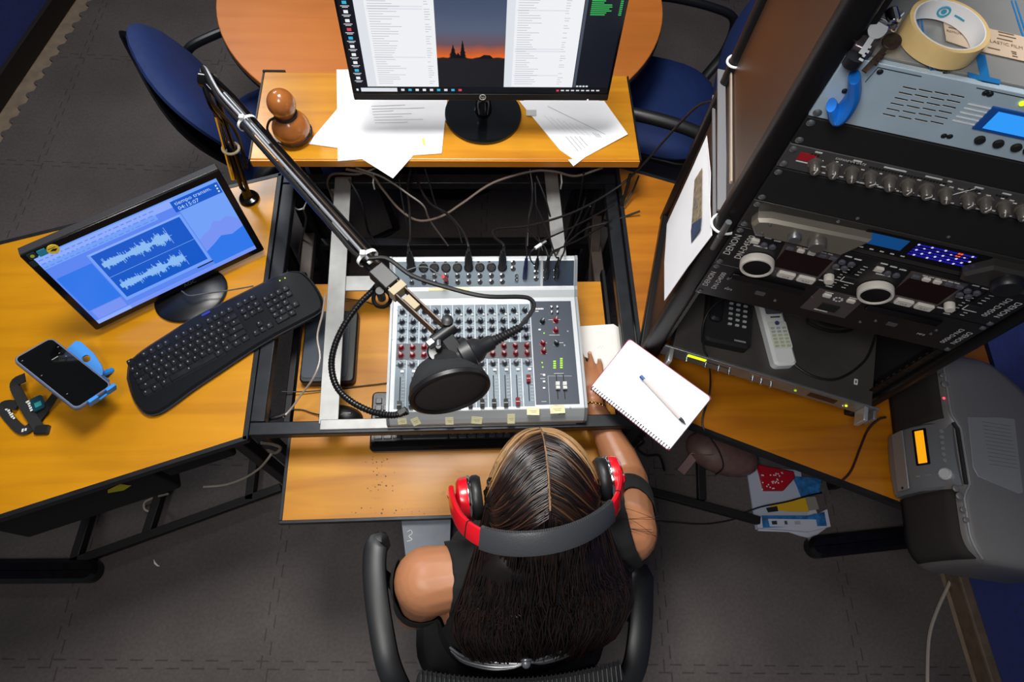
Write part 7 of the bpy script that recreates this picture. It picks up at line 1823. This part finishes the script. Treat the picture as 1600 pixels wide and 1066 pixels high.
def limb(g, pts, radii, m=SKIN, n=16, spl=5, flat=1.0):
    g.tube(pts, radii, m, n, spl, flat=flat)
    for p, r in ((pts[0], radii[0]), (pts[-1], radii[-1])): g.ell(p, (r, r, r), m)
SHL = Vector((-0.088, 0.088, 0.945)); SHR = Vector((0.292, 0.165, 0.935))
ELR = Vector((0.370, 0.310, 0.708)); WRR = at(927, 634, 0.690); 
ELL = Vector((-0.135, 0.050, 0.672)); WRL = Vector((0.015, 0.190, 0.638))
HC = Vector((0.117, 0.208, 1.088))
PITCH = -0.45    # head bowed forward
HM = T(*HC) @ RX(PITCH)
def torso(g, inf=0.0, m=SKIN):
    secs = [((0.085, 0.035, 0.50), 0.175, 0.125), ((0.085, 0.03, 0.58), 0.17, 0.12), ((0.088, 0.03, 0.68), 0.15, 0.108), ((0.094, 0.045, 0.78), 0.155, 0.11), ((0.100, 0.075, 0.87), 0.17, 0.112), ((0.104, 0.105, 0.94), 0.175, 0.092), ((0.106, 0.125, 0.985), 0.115, 0.072), ((0.108, 0.14, 1.01), 0.07, 0.06)]
    n = 28; vs = []
    tilt = math.atan2(0.075, 0.38)
    for (c, a, b) in secs:
        for k in range(n):
            q = 2 * PI * k / n; x = (a + inf) * math.copysign(abs(math.cos(q)) ** 0.85, math.cos(q)); y = (b + inf) * math.copysign(abs(math.sin(q)) ** 0.9, math.sin(q))
            vs.append((c[0] + x * math.cos(tilt * (c[2] - 0.5) / 0.45) - y * 0.0, c[1] + y + x * math.sin(tilt * max(0, (c[2] - 0.6)) / 0.35), c[2]))
    fs = [(i * n + k, i * n + (k + 1) % n, (i + 1) * n + (k + 1) % n, (i + 1) * n + k) for i in range(len(secs) - 1) for k in range(n)]
    fs += [tuple(reversed(range(n))), tuple((len(secs) - 1) * n + k for k in range(n))]
    g.add(vs, fs, m)
    # shoulders, shoulder blades, bust
    limb(g, [(0.05, 0.105, 0.975), (-0.02, 0.095, 0.965), SHL], [0.05 + inf, 0.055 + inf, 0.063 + inf], m)
    limb(g, [(0.16, 0.13, 0.975), (0.23, 0.145, 0.962), SHR], [0.05 + inf, 0.055 + inf, 0.062 + inf], m)
    for x, y in ((0.02, 0.03), (0.18, 0.06)): g.ell((x, y, 0.89), (0.075 + inf, 0.05 + inf, 0.085 + inf), m)
    for x, y in ((0.02, 0.145), (0.17, 0.175)): g.ell((x, y, 0.845), (0.07 + inf, 0.06 + inf, 0.065 + inf), m)
def upper_arms(g, inf=0.0, m=SKIN, frac=1.0):
    for S, E in ((SHL, ELL), (SHR, ELR)):
        d = E - S; limb(g, [S, S + d * 0.4 * frac, S + d * frac], [0.062 + inf, 0.054 + inf, (0.054 - 0.012 * frac) + inf], m)
def fingers(g, palm, fdir, up, side, curls, lens, tw=1.0, r0=0.0085):
    """palm: matrix-like frame vectors; four fingers fanned from the knuckle line"""
    tips = []
    for i in range(4):
        off = (i - 1.5) * 0.0195
        base_ = palm + fdir * 0.042 + side * off - fdir * (abs(i - 1.2) * 0.004)
        L_ = lens[i]; d = (fdir + side * (i - 1.5) * 0.10).normalized(); c = curls[i]; P = [base_ - fdir * 0.02, base_]
        seg = [0.46, 0.30, 0.24]; ang = 0.15
        for sgm in seg:
            ang += c; dd = (d * math.cos(ang) - up * math.sin(ang)).normalized(); P.append(P[-1] + dd * L_ * sgm)
        rr = [r0 * 1.12, r0 * 1.08, r0 * 0.98, r0 * 0.88, r0 * 0.74]
        for a in range(len(P) - 1): g.tube([P[a], P[a + 1]], [rr[a], rr[a + 1]], SKIN, 10); g.ell(P[a + 1], (rr[a + 1],) * 3, SKIN, nu=10, nv=8)
        tips.append((P[-1], P[-2], rr[-1]))
    return tips
g = G()
torso(g); upper_arms(g)
# forearms
for E, W in ((ELR, WRR), (ELL, WRL)):
    d = W - E; limb(g, [E, E + d * 0.3, E + d * 0.7, W], [0.042, 0.044, 0.033, 0.026], flat=0.95)
# right hand on the mouse
hd = (at(916, 560, 0.675) - WRR); hd.z = -0.004; hd.normalize(); up = Vector((0, 0, 1)); sdv = hd.cross(up).normalized()      # sdv points to her right
PALM = WRR + hd * 0.052 + Vector((0, 0, 0.004))
g.ell(PALM - hd * 0.004, (0.038, 0.05, 0.018), SKIN, X=T(0, 0, 0)) if False else None
Mp = frame(PALM, hd, up.cross(hd)); g.add(*(lambda q: (q.v, q.f))(G().ell((0, 0, 0), (0.052, 0.039, 0.017), SKIN)), SKIN, Mp)
limb(g, [WRR, WRR + hd * 0.03], [0.026, 0.028], n=12, flat=0.75)
tipsR = fingers(g, PALM, hd, up, sdv, [0.10, 0.09, 0.14, 0.22], [0.070, 0.078, 0.070, 0.056])
th = [PALM - hd * 0.022 - sdv * 0.026, PALM + hd * 0.004 - sdv * 0.042 - up * 0.004, PALM + hd * 0.032 - sdv * 0.046 - up * 0.010, PALM + hd * 0.054 - sdv * 0.040 - up * 0.014]
for a in range(3): r_ = [0.014, 0.0115, 0.0100, 0.008]; g.tube([th[a], th[a + 1]], [r_[a], r_[a + 1]], SKIN, 10); g.ell(th[a + 1], (r_[a + 1],) * 3, SKIN, nu=10, nv=8)
tipsR.append((th[3], th[2], 0.008))
# left hand resting on the lap
hl = Vector((0.45, 0.85, -0.2)).normalized(); sl_ = hl.cross(up).normalized(); upl = sl_.cross(hl)
PL_ = WRL + hl * 0.05
Mp = frame(PL_, hl, upl.cross(hl)); g.add(*(lambda q: (q.v, q.f))(G().ell((0, 0, 0), (0.052, 0.039, 0.017), SKIN)), SKIN, Mp)
limb(g, [WRL, WRL + hl * 0.03], [0.026, 0.028], n=12, flat=0.75)
fingers(g, PL_, hl, upl, sl_, [0.2, 0.22, 0.25, 0.3], [0.066, 0.074, 0.068, 0.054])
th = [PL_ - hl * 0.02 + sl_ * 0.026, PL_ + hl * 0.006 + sl_ * 0.044, PL_ + hl * 0.034 + sl_ * 0.050, PL_ + hl * 0.054 + sl_ * 0.044]
for a in range(3): g.tube([th[a], th[a + 1]], [r_[a], r_[a + 1]], SKIN, 10); g.ell(th[a + 1], (r_[a + 1],) * 3, SKIN, nu=10, nv=8)
# legs under the tray
for s, hx_ in ((-1, 0.0), (1, 0.17)):
    hipj = Vector((hx_, 0.05, 0.52)); kn = Vector((0.085 + s * 0.12, 0.47, 0.50)); an = Vector((0.085 + s * 0.12, 0.50, 0.09)); toe = Vector((0.085 + s * 0.14, 0.64, 0.035))
    limb(g, [hipj, hipj.lerp(kn, 0.5), kn], [0.088, 0.075, 0.056]); limb(g, [kn, kn.lerp(an, 0.35), an], [0.054, 0.050, 0.034]); limb(g, [an, an.lerp(toe, 0.5) + Vector((0, 0, -0.015)), toe], [0.036, 0.033, 0.026])
# neck and head
limb(g, [(0.108, 0.135, 0.99), (0.112, 0.165, 1.04), (0.116, 0.185, 1.07)], [0.054, 0.050, 0.052])
hg = G(HM)
hg.ell((0, -0.012, 0.012), (0.073, 0.093, 0.088), SKIN, nu=32, nv=20)           # cranium
hg.ell((0, 0.030, -0.035), (0.058, 0.062, 0.072), SKIN, nu=28, nv=18)           # face
hg.ell((0, 0.052, -0.088), (0.030, 0.030, 0.026), SKIN)                        # chin
hg.tube([(0, 0.086, -0.005), (0, 0.100, -0.030), (0, 0.106, -0.044)], [0.007, 0.009, 0.012], SKIN, 10, 4); hg.ell((0, 0.105, -0.044), (0.012, 0.011, 0.009), SKIN)   # nose
for s in (-1, 1):
    hg.ell((s * 0.028, 0.074, 0.006), (0.020, 0.014, 0.007), SKIN)              # brow
    hg.ell((s * 0.036, 0.066, -0.038), (0.020, 0.018, 0.018), SKIN)             # cheek
    hg.ell((s * 0.074, -0.010, -0.022), (0.008, 0.018, 0.030), SKIN)            # ear
hg.ell((0, 0.086, -0.066), (0.022, 0.010, 0.0055), SKIN); hg.ell((0, 0.083, -0.074), (0.018, 0.010, 0.0055), SKIN)
g.add(hg.v, hg.f, SKIN)
me = remesh(g, 0.0042, 3)
root = bpy.data.objects.new('person', me); COL.objects.link(root); me.name = 'person'
me.materials.clear(); me.materials.append(SKIN)
me.polygons.foreach_set('use_smooth', [True] * len(me.polygons))
tag(root, 'woman seen from above in a black top and red headphones, one hand beside the mixer', 'person')
# nails, lips, eyes, brows
g = G()
for (p, q, r) in tipsR:
    d = (p - q).normalized(); nz = (up - d * up.dot(d)).normalized(); K = frame(p + nz * (r * 0.72) - d * 0.002, d, nz.cross(d)); g.prism(rrect(0.011, 0.0095, 0.004, 4), -0.0015, 0.0012, mat('nail', '#d8a898', 0.25), K, ch=0.0006)
g.build('fingernails', root)
g = G(HM)
for s in (-1, 1):
    g.ell((s * 0.029, 0.080, -0.012), (0.012, 0.008, 0.0075), mat('eye_white', '#e8e4e0', 0.2)); g.ell((s * 0.029, 0.0862, -0.013), (0.0052, 0.003, 0.0052), mat('iris', '#2a1a10', 0.15))
g.build('eyes', root)
g = G(HM)
for s in (-1, 1): g.tube([(s * 0.014, 0.089, 0.009), (s * 0.030, 0.088, 0.014), (s * 0.044, 0.078, 0.009)], [0.002, 0.003, 0.0015], mat('brow_hair', '#2a1c14', 0.7), 8, 4)
g.build('eyebrows', root)
g = G(HM); g.ell((0, 0.0885, -0.0655), (0.021, 0.009, 0.0045), LIPS); g.ell((0, 0.086, -0.0735), (0.017, 0.009, 0.0045), LIPS); g.build('lips', root)
# bracelet
g = G(); p = WRR - hd * 0.002; K = frame(p, sdv, up)
g.tube([(0.031 * math.cos(a), 0.027 * math.sin(a), 0.004 * math.sin(2 * a)) for a in [2 * PI * k / 28 for k in range(28)]], 0.0017, mat('gold', '#e0b050', 0.2, 1.0), 6, X=K, closed=True)
for k in range(5): a = 0.9 + k * 0.3; g.ell((0.0315 * math.cos(a), 0.0275 * math.sin(a), 0.004 * math.sin(2 * a)), (0.004, 0.002, 0.003), mat('gold', '#e0b050', 0.2, 1.0), X=K, nu=8, nv=6)
plab(g.build('bracelet', root), 'thin gold bracelet')

# ------------------------------------------------------------------ clothing (children of the person)
def cut_shell(me, keep, relax=12):
    bm = bmesh.new(); bm.from_mesh(me)
    bmesh.ops.delete(bm, geom=[v for v in bm.verts if not keep(v.co)], context='VERTS')
    # keep the largest piece, round off the cut edges
    seen = set(); best = []
    for v in bm.verts:
        if v in seen: continue
        st = [v]; comp = []
        seen.add(v)
        while st:
            w = st.pop(); comp.append(w)
            for e in w.link_edges:
                o = e.other_vert(w)
                if o not in seen: seen.add(o); st.append(o)
        if len(comp) > len(best): best = comp
    bs = set(best)
    bmesh.ops.delete(bm, geom=[v for v in bm.verts if v not in bs], context='VERTS')
    for _ in range(relax):
        mv = []
        for v in bm.verts:
            if v.is_boundary:
                nb_ = [e.other_vert(v) for e in v.link_edges if e.is_boundary]
                if len(nb_) == 2: mv.append((v, (nb_[0].co + nb_[1].co) * 0.25 + v.co * 0.5))
        for v, c in mv: v.co = c
    bm.to_mesh(me); bm.free()
    return me
g = G(); torso(g, 0.005, CLOTH); upper_arms(g, 0.006, CLOTH, 0.62)
tm = remesh(g, 0.0042, 3)
OPL = Vector((-0.094, 0.083, 1.0)); OPR = Vector((0.330, 0.180, 0.99))
def keep_top(p):
    if p.z < 0.55: return False
    # neck opening (lower at the back)
    q = p - Vector((0.108, 0.135, 1.005))
    if (q.x / 0.085) ** 2 + (q.y / 0.085) ** 2 < 1 and p.z > 0.93: return False
    # open shoulders
    q = p - OPL
    if (q.x / 0.054) ** 2 + (q.y / 0.090) ** 2 < 1 and p.z > 0.86: return False
    q = p - OPR
    if (q.x / 0.046) ** 2 + (q.y / 0.078) ** 2 < 1 and p.z > 0.80: return False
    return True
tm = cut_shell(tm, keep_top); tm.materials.clear(); tm.materials.append(CLOTH); tm.polygons.foreach_set('use_smooth', [True] * len(tm.polygons))
o = bpy.data.objects.new('tank_top', tm); COL.objects.link(o); o.parent = root; plab(o, 'black cold-shoulder top'); s_ = o.modifiers.new('solid', 'SOLIDIFY'); s_.thickness = 0.0022; s_.offset = 1
g = G()
g.ell((0.085, 0.04, 0.53), (0.185, 0.14, 0.09), DENIM)
for s, hx_ in ((-1, 0.0), (1, 0.17)):
    hipj = Vector((hx_, 0.05, 0.52)); kn = Vector((0.085 + s * 0.12, 0.47, 0.50)); an = Vector((0.085 + s * 0.12, 0.50, 0.13))
    limb(g, [hipj, hipj.lerp(kn, 0.5), kn], [0.096, 0.083, 0.064], DENIM); limb(g, [kn, kn.lerp(an, 0.35), an], [0.062, 0.060, 0.052], DENIM)
pm = remesh(g, 0.007, 4); pm.materials.clear(); pm.materials.append(DENIM); pm.polygons.foreach_set('use_smooth', [True] * len(pm.polygons))
o = bpy.data.objects.new('trousers', pm); COL.objects.link(o); o.parent = root
for s in (-1, 1):
    an = Vector((0.085 + s * 0.12, 0.50, 0.07)); toe = Vector((0.085 + s * 0.14, 0.65, 0.035))
    g = G(); limb(g, [an + Vector((0, -0.03, -0.025)), an.lerp(toe, 0.5) + Vector((0, 0, -0.015)), toe], [0.042, 0.042, 0.034], BLK); sm = remesh(g, 0.006, 3); sm.materials.clear(); sm.materials.append(BLK)
    o = bpy.data.objects.new('shoe', sm); COL.objects.link(o); o.parent = root

# ------------------------------------------------------------------ hair
HAIRD = mat('hair_dark', '#120c0a', 0.30, spec=0.6, var=0.3, vscale=60); HAIRB = mat('hair_brown', '#241611', 0.30, spec=0.6); HAIRL = mat('hair_blond', '#9a764c', 0.36, spec=0.5); HAIRM = mat('hair_mid', '#4a3220', 0.34, spec=0.5)
SCALP = mat('scalp', '#8a6a4e', 0.6)
RXh = RX(-0.10); HH = T(HC.x, HC.y - 0.002, HC.z + 0.002) @ RXh
HA, HBd, HCz = 0.094, 0.116, 0.112
def hp_pt(phi, lam, s, k=1.0):
    v = Vector((s * HA * math.sin(lam), HBd * math.cos(lam) * math.sin(phi), HCz * math.cos(lam) * math.cos(phi))) * k
    return HH @ v
g = G()
cap = G(HH); cap.ell((0, 0, 0), (HA * 0.955, HBd * 0.955, HCz * 0.955), HAIRD, nu=40, nv=24)
bmv = [p for p in cap.v]
# open the cap over the face
def face_hole(p):
    q = HM.inverted() @ Vector(p); return q.y > 0.052 and q.z < 0.035
keepi = [i for i, p in enumerate(cap.v) if not face_hole(p)]; ks = set(keepi); remap = {i: k for k, i in enumerate(keepi)}
g.v += [cap.v[i] for i in keepi]; mi_ = g.m(HAIRD)
for f in cap.f:
    if all(i in ks for i in f): g.f.append(tuple(remap[i] for i in f)); g.mi.append(mi_)
# hair mass down the back
secs = [((0.117, 0.125, 1.10), 0.086, 0.045), ((0.117, 0.105, 1.05), 0.118, 0.050), ((0.120, 0.070, 1.005), 0.158, 0.046), ((0.122, 0.020, 0.955), 0.168, 0.036), ((0.124, -0.022, 0.89), 0.150, 0.028), ((0.124, -0.046, 0.81), 0.115, 0.018), ((0.124, -0.050, 0.75), 0.07, 0.01)]
n = 24; vs = []
for (c, a, b) in secs:
    for k in range(n):
        q = 2 * PI * k / n; vs.append((c[0] + a * math.copysign(abs(math.cos(q)) ** 0.8, math.cos(q)), c[1] + b * math.sin(q) + 0.10 * a * math.cos(q), c[2] + 0.0 * math.sin(q)))
fs = [(i * n + k, (i + 1) * n + k, (i + 1) * n + (k + 1) % n, i * n + (k + 1) % n) for i in range(len(secs) - 1) for k in range(n)]
fs += [tuple(range(n)), tuple(reversed([(len(secs) - 1) * n + k for k in range(n)]))]
g.add(vs, fs, HAIRD)
def back_pt(u, w, q):
    """q 0..1 down the back fall, u -1..1 across, w outward offset"""
    f = q * (len(secs) - 2); i = min(int(f), len(secs) - 3); r = f - i
    c = Vector(secs[i][0]).lerp(Vector(secs[i + 1][0]), r); a = secs[i][1] + (secs[i + 1][1] - secs[i][1]) * r; b = secs[i][2] + (secs[i + 1][2] - secs[i][2]) * r
    return Vector((c.x + a * u, c.y - (b + w) * math.sqrt(max(0, 1 - u * u)) + 0.10 * a * u, c.z + 0.012 * math.sqrt(max(0, 1 - u * u))))
random.seed(21)
def strand(P, r, m): g.tube(P, [r * 0.9, r, r, r * 0.35], m, 5, 3, caps=False)
for s in (-1, 1):
    for i in range(430):
        phi0 = math.radians(random.uniform(-32, 74)); gap = random.uniform(0.015, 0.03)
        sweep = math.radians(random.uniform(50, 78)); lam_e = math.radians(random.uniform(70, 96)); k0 = random.uniform(0.985, 1.035)
        P = []
        wav = random.uniform(-0.03, 0.03)
        for j in range(7):
            q = j / 6; lam = gap + (lam_e - gap) * q; phi = phi0 - sweep * q ** 1.3 + wav * math.sin(q * 5)
            P.append(hp_pt(phi, lam, s, k0 + 0.03 * math.sin(q * PI)))
        u = s * random.uniform(0.35, 0.98); q1 = random.uniform(0.5, 1.0); w = random.uniform(-0.004, 0.006)
        for j in range(1, 6): P.append(back_pt(max(-.98, min(.98, u * (1 - 0.12 * j / 5) + 0.05 * math.sin(j * 1.1 + i * 2.4))), w + 0.004 * math.sin(j * 1.7 + i), 0.22 + (q1 - 0.22) * j / 5))
        blond = phi0 > math.radians(50) + random.uniform(-0.08, 0.08)
        mt = HAIRL if blond and random.random() < 0.75 else (HAIRM if (blond or random.random() < 0.05) else (HAIRB if random.random() < 0.45 else HAIRD))
        rs_ = random.uniform(0.0011, 0.0020)
        if mt in (HAIRL, HAIRM):
            strand([p.lerp(HH.translation, -0.006) for p in P[:7]], rs_, mt); mt = HAIRB
        strand(P, rs_, mt)
for i in range(520):
    u0 = random.uniform(-1, 1); s = 1 if u0 > 0 else -1; phi0 = math.radians(random.uniform(-60, -22)); lam = abs(u0) * 1.2; k0 = random.uniform(0.985, 1.03)
    P = [hp_pt(phi0 - math.radians(14) * j, lam * (0.8 + 0.07 * j), s, k0) for j in range(4)]
    u = max(-0.97, min(0.97, u0 * 0.95 + random.uniform(-0.1, 0.1))); q1 = random.uniform(0.55, 1.0); w = random.uniform(-0.003, 0.007)
    for j in range(1, 8): P.append(back_pt(max(-.98, min(.98, u * (1 - 0.15 * j / 7) + 0.05 * math.sin(j * 0.9 + i * 2.4))), w + 0.004 * math.sin(j * 1.3 + i), 0.12 + (q1 - 0.12) * j / 7))
    strand(P, random.uniform(0.0011, 0.0020), HAIRB if random.random() < 0.4 else HAIRD)
# a few loose hairs over the right shoulder
for k in range(7):
    a = Vector((0.245, 0.16 + 0.006 * k, 1.0)); g.tube([a, a + Vector((0.04, -0.006 * (k % 3), 0.008)), a + Vector((0.085 + 0.004 * k, -0.012 * (k % 4), -0.012))], 0.00035, HAIRB, 4, 5, caps=False)
hair = g.build('hair', root, ang=80); plab(hair, 'long dark hair parted in the middle, blond at the front')
g = G()
pl3 = [hp_pt(math.radians(a), 0.0, 1, 0.985) for a in range(76, -36, -7)]
pl3 = [p + Vector((0.0016 * math.sin(i * 1.9), 0, 0)) for i, p in enumerate(pl3)]
g.tube(pl3, 0.0036, SCALP, 6, 3); plab(g.build('hair_parting', hair), 'pale scalp line of the parting')

# ================================================================== HEADPHONES
RED = mat('headphone_red', '#cc0f1e', 0.28, coat=0.4); PADB = mat('headband_leather', '#38393c', 0.36, bump=0.15, bscale=300); CUSH = mat('ear_cushion', '#131315', 0.45)
CL = at(741, 778, 1.085); CRt = at(944, 748, 1.09)
AP = at(858, 842, 1.222)
t = thing('headphones', 'red and black headphones worn on the dark hair', 'headphones', (CL + CRt) / 2)
HO = (CL + CRt) / 2; X = T(*(-HO))
def ribbon(g, P, wdir, w, th, m, n=10):
    vs = []
    for i, p in enumerate(P):
        d = (P[min(i + 1, len(P) - 1)] - P[max(i - 1, 0)]).normalized(); sd = (wdir(i) - d * wdir(i).dot(d)).normalized(); nn = d.cross(sd)
        ww = w(i) if callable(w) else w; tt = th(i) if callable(th) else th
        for k in range(n):
            a = 2 * PI * k / n; ca, sa = math.cos(a), math.sin(a)
            vs.append(p + sd * (ww / 2 * math.copysign(abs(ca) ** 0.5, ca)) + nn * (tt / 2 * math.copysign(abs(sa) ** 0.6, sa)))
    fs = [(i * n + k, i * n + (k + 1) % n, (i + 1) * n + (k + 1) % n, (i + 1) * n + k) for i in range(len(P) - 1) for k in range(n)]
    fs += [tuple(reversed(range(n))), tuple((len(P) - 1) * n + k for k in range(n))]
    g.add(vs, fs, m)
axl = (CRt - CL).normalized()
arc = smooth_path([at(704, 764, 1.10), at(708, 790, 1.135), at(722, 818, 1.165), at(752, 840, 1.192), at(800, 850, 1.212), at(860, 846, 1.222), at(915, 828, 1.212), at(956, 798, 1.185), at(968, 768, 1.15), at(968, 740, 1.11)], 8)
nn_ = len(arc); bandfwd = (Vector((0, 1, 0.55))).normalized()
i0, i1 = int(nn_ * 0.335), int(nn_ * 0.785)
wd_ = lambda i: bandfwd
g = G(X); ribbon(g, arc[i0:i1], wd_, 0.040, 0.011, PADB); hbnd = g.build('headband', t); plab(hbnd, 'padded dark grey headband')
g = G(X)
for i in range(i0 + 1, i1 - 1):
    for f in (0.0, 0.5):
        p = arc[i].lerp(arc[i + 1], f); d = (arc[i + 1] - arc[i]).normalized(); sd = (bandfwd - d * bandfwd.dot(d)).normalized(); g.bar(p + sd * 0.0165 + Vector((0, 0, 0.0046)), p + sd * 0.0195 + Vector((0, 0, 0.0030)), 0.0012, 0.0016, BLKM)
g.build('stitching', hbnd, smooth=False)
for (a, b) in ((2, i0 + 1), (i1 - 1, nn_ - 2)):
    g = G(X); ribbon(g, arc[a:b], wd_, 0.030, 0.010, RED); g.build('red_slider', t)
    k = b - 6 if a == 2 else a + 5
    g = G(X); p = arc[k]; d = (arc[k + 1] - arc[k]).normalized(); ribbon(g, [p - d * 0.0012, p, p + d * 0.0012], wd_, 0.0312, 0.0112, BLKM); g.build('slider_joint', t)
for (C0, s) in ((CL, -1), (CRt, 1)):
    zax = axl * s; yax = Vector((0, 0.35, 1)); xa = yax.cross(zax).normalized(); ya = zax.cross(xa)
    K = Matrix(((xa.x, ya.x, zax.x, C0.x), (xa.y, ya.y, zax.y, C0.y), (xa.z, ya.z, zax.z, C0.z), (0, 0, 0, 1)))
    g = G(X @ K); g.lathe([(0.018, -0.012), (0.034, -0.014), (0.0385, -0.008), (0.0385, 0.0), (0.035, 0.005)], CUSH, n=32); g.build('ear_cushion', t)
    g = G(X @ K); g.lathe([(0.0375, 0.004), (0.039, 0.006), (0.039, 0.009), (0.037, 0.010)], CHROME, n=32); g.build('silver_ring', t)
    g = G(X @ K); g.lathe([(0.037, 0.009), (0.038, 0.012), (0.0365, 0.024), (0.030, 0.029), (0.012, 0.031), (0.0, 0.031)], RED, n=32, capt=False); g.build('ear_cup', t)
    g = G(X); e = arc[2] if s < 0 else arc[-3]; cpt = C0 + axl * s * 0.030
    g.tube([e + Vector((0, 0, 0.004)), e.lerp(cpt, 0.4) + axl * s * 0.004, cpt], [0.011, 0.010, 0.009], RED, 10, 5, flat=0.6); g.build('yoke', t)

# ================================================================== MOUSE UNDER THE HAND, FOLDER, CORD BUNDLE
mo = PALM + hd * 0.050 - Vector((0, 0, 0)); mang = math.atan2(hd.y, hd.x) - PI / 2
t = thing('mouse', 'black mouse under the fingers of the woman beside the mixer', 'mouse', (mo.x - 0.004, mo.y, 0.647), mang)
g = G(); vs = []
for j in range(N + 1) if False else range(17):
    for i in range(17):
        u = -1 + i / 8; v = -1 + j / 8
        x = u * math.sqrt(1 - v * v / 2) * 0.029; y = v * math.sqrt(1 - u * u / 2) * 0.05
        rr = min(1, math.sqrt((x / 0.029) ** 2 + (y / 0.05) ** 2)); vs.append((x, y, 0.003 + 0.019 * (max(0, 1 - rr ** 2.6)) ** 0.6))
g.add(vs, [(j * 17 + i, j * 17 + i + 1, (j + 1) * 17 + i + 1, (j + 1) * 17 + i) for j in range(16) for i in range(16)], BLK); g.prism([(0.028 * math.cos(2 * PI * k / 24), 0.049 * math.sin(2 * PI * k / 24)) for k in range(24)], 0, 0.004, BLK); g.build('shell', t)
P = [at(x, y, 0.612) for x, y in ((627, 812), (705, 806), (702, 880), (634, 872))]; c = sum(P, Vector()) / 4
t = thing('folder', 'slate grey folder on her lap below the tray edge', 'folder', c); g = G(T(*(-c))); g.prism([(p.x, p.y) for p in P], 0.6105, 0.6165, mat('slate_folder', '#5a626c', 0.5, var=0.1), ch=0.001); g.build('cover', t, smooth=False)
g = G(T(*(-c))); q = at(640, 838, 0.617); g.tube([(q.x - 0.006, q.y + 0.01, 0.617), (q.x + 0.002, q.y + 0.014, 0.617), (q.x + 0.006, q.y + 0.006, 0.617), (q.x - 0.002, q.y, 0.617), (q.x + 0.006, q.y - 0.008, 0.617), (q.x - 0.006, q.y - 0.012, 0.617)], 0.0008, INK, 5, 4); g.build('white_doodle', t, smooth=False)
cb0 = at(815, 1030, 0.88)
t = thing('cord_bundle', 'grey cord bundle knotted across the top of the chair back', 'cord', cb0); X = T(*(-cb0))
GC = mat('grey_cord', '#6d6e72', 0.3, 0.4)
for k in range(4):
    g = G(X); o_ = k * 4.0
    g.tube([at(703 + k, 1012 + o_ * 0.6, 0.875), at(725, 1026 + o_ * 0.8, 0.89), at(765, 1034 + o_, 0.905), at(800, 1037 + o_ * 0.6, 0.91), at(824, 1036, 0.912), at(850, 1028 + o_ * 0.7, 0.908), at(885, 1014 + o_, 0.90), at(906, 1003 + o_ * 0.6, 0.88)], 0.0022, GC if k % 2 == 0 else mat('dark_cord', '#2c2d30', 0.35), 7, 6); g.build('strand', t)
g = G(X); q = at(822, 1036, 0.914); g.ell(q, (0.009, 0.010, 0.007), GC); g.tube([q + Vector((0.010 * math.cos(a), 0.005, 0.010 * math.sin(a))) for a in [2 * PI * k / 16 for k in range(16)]], 0.0022, GC, 6, closed=True); g.build('knot', t)
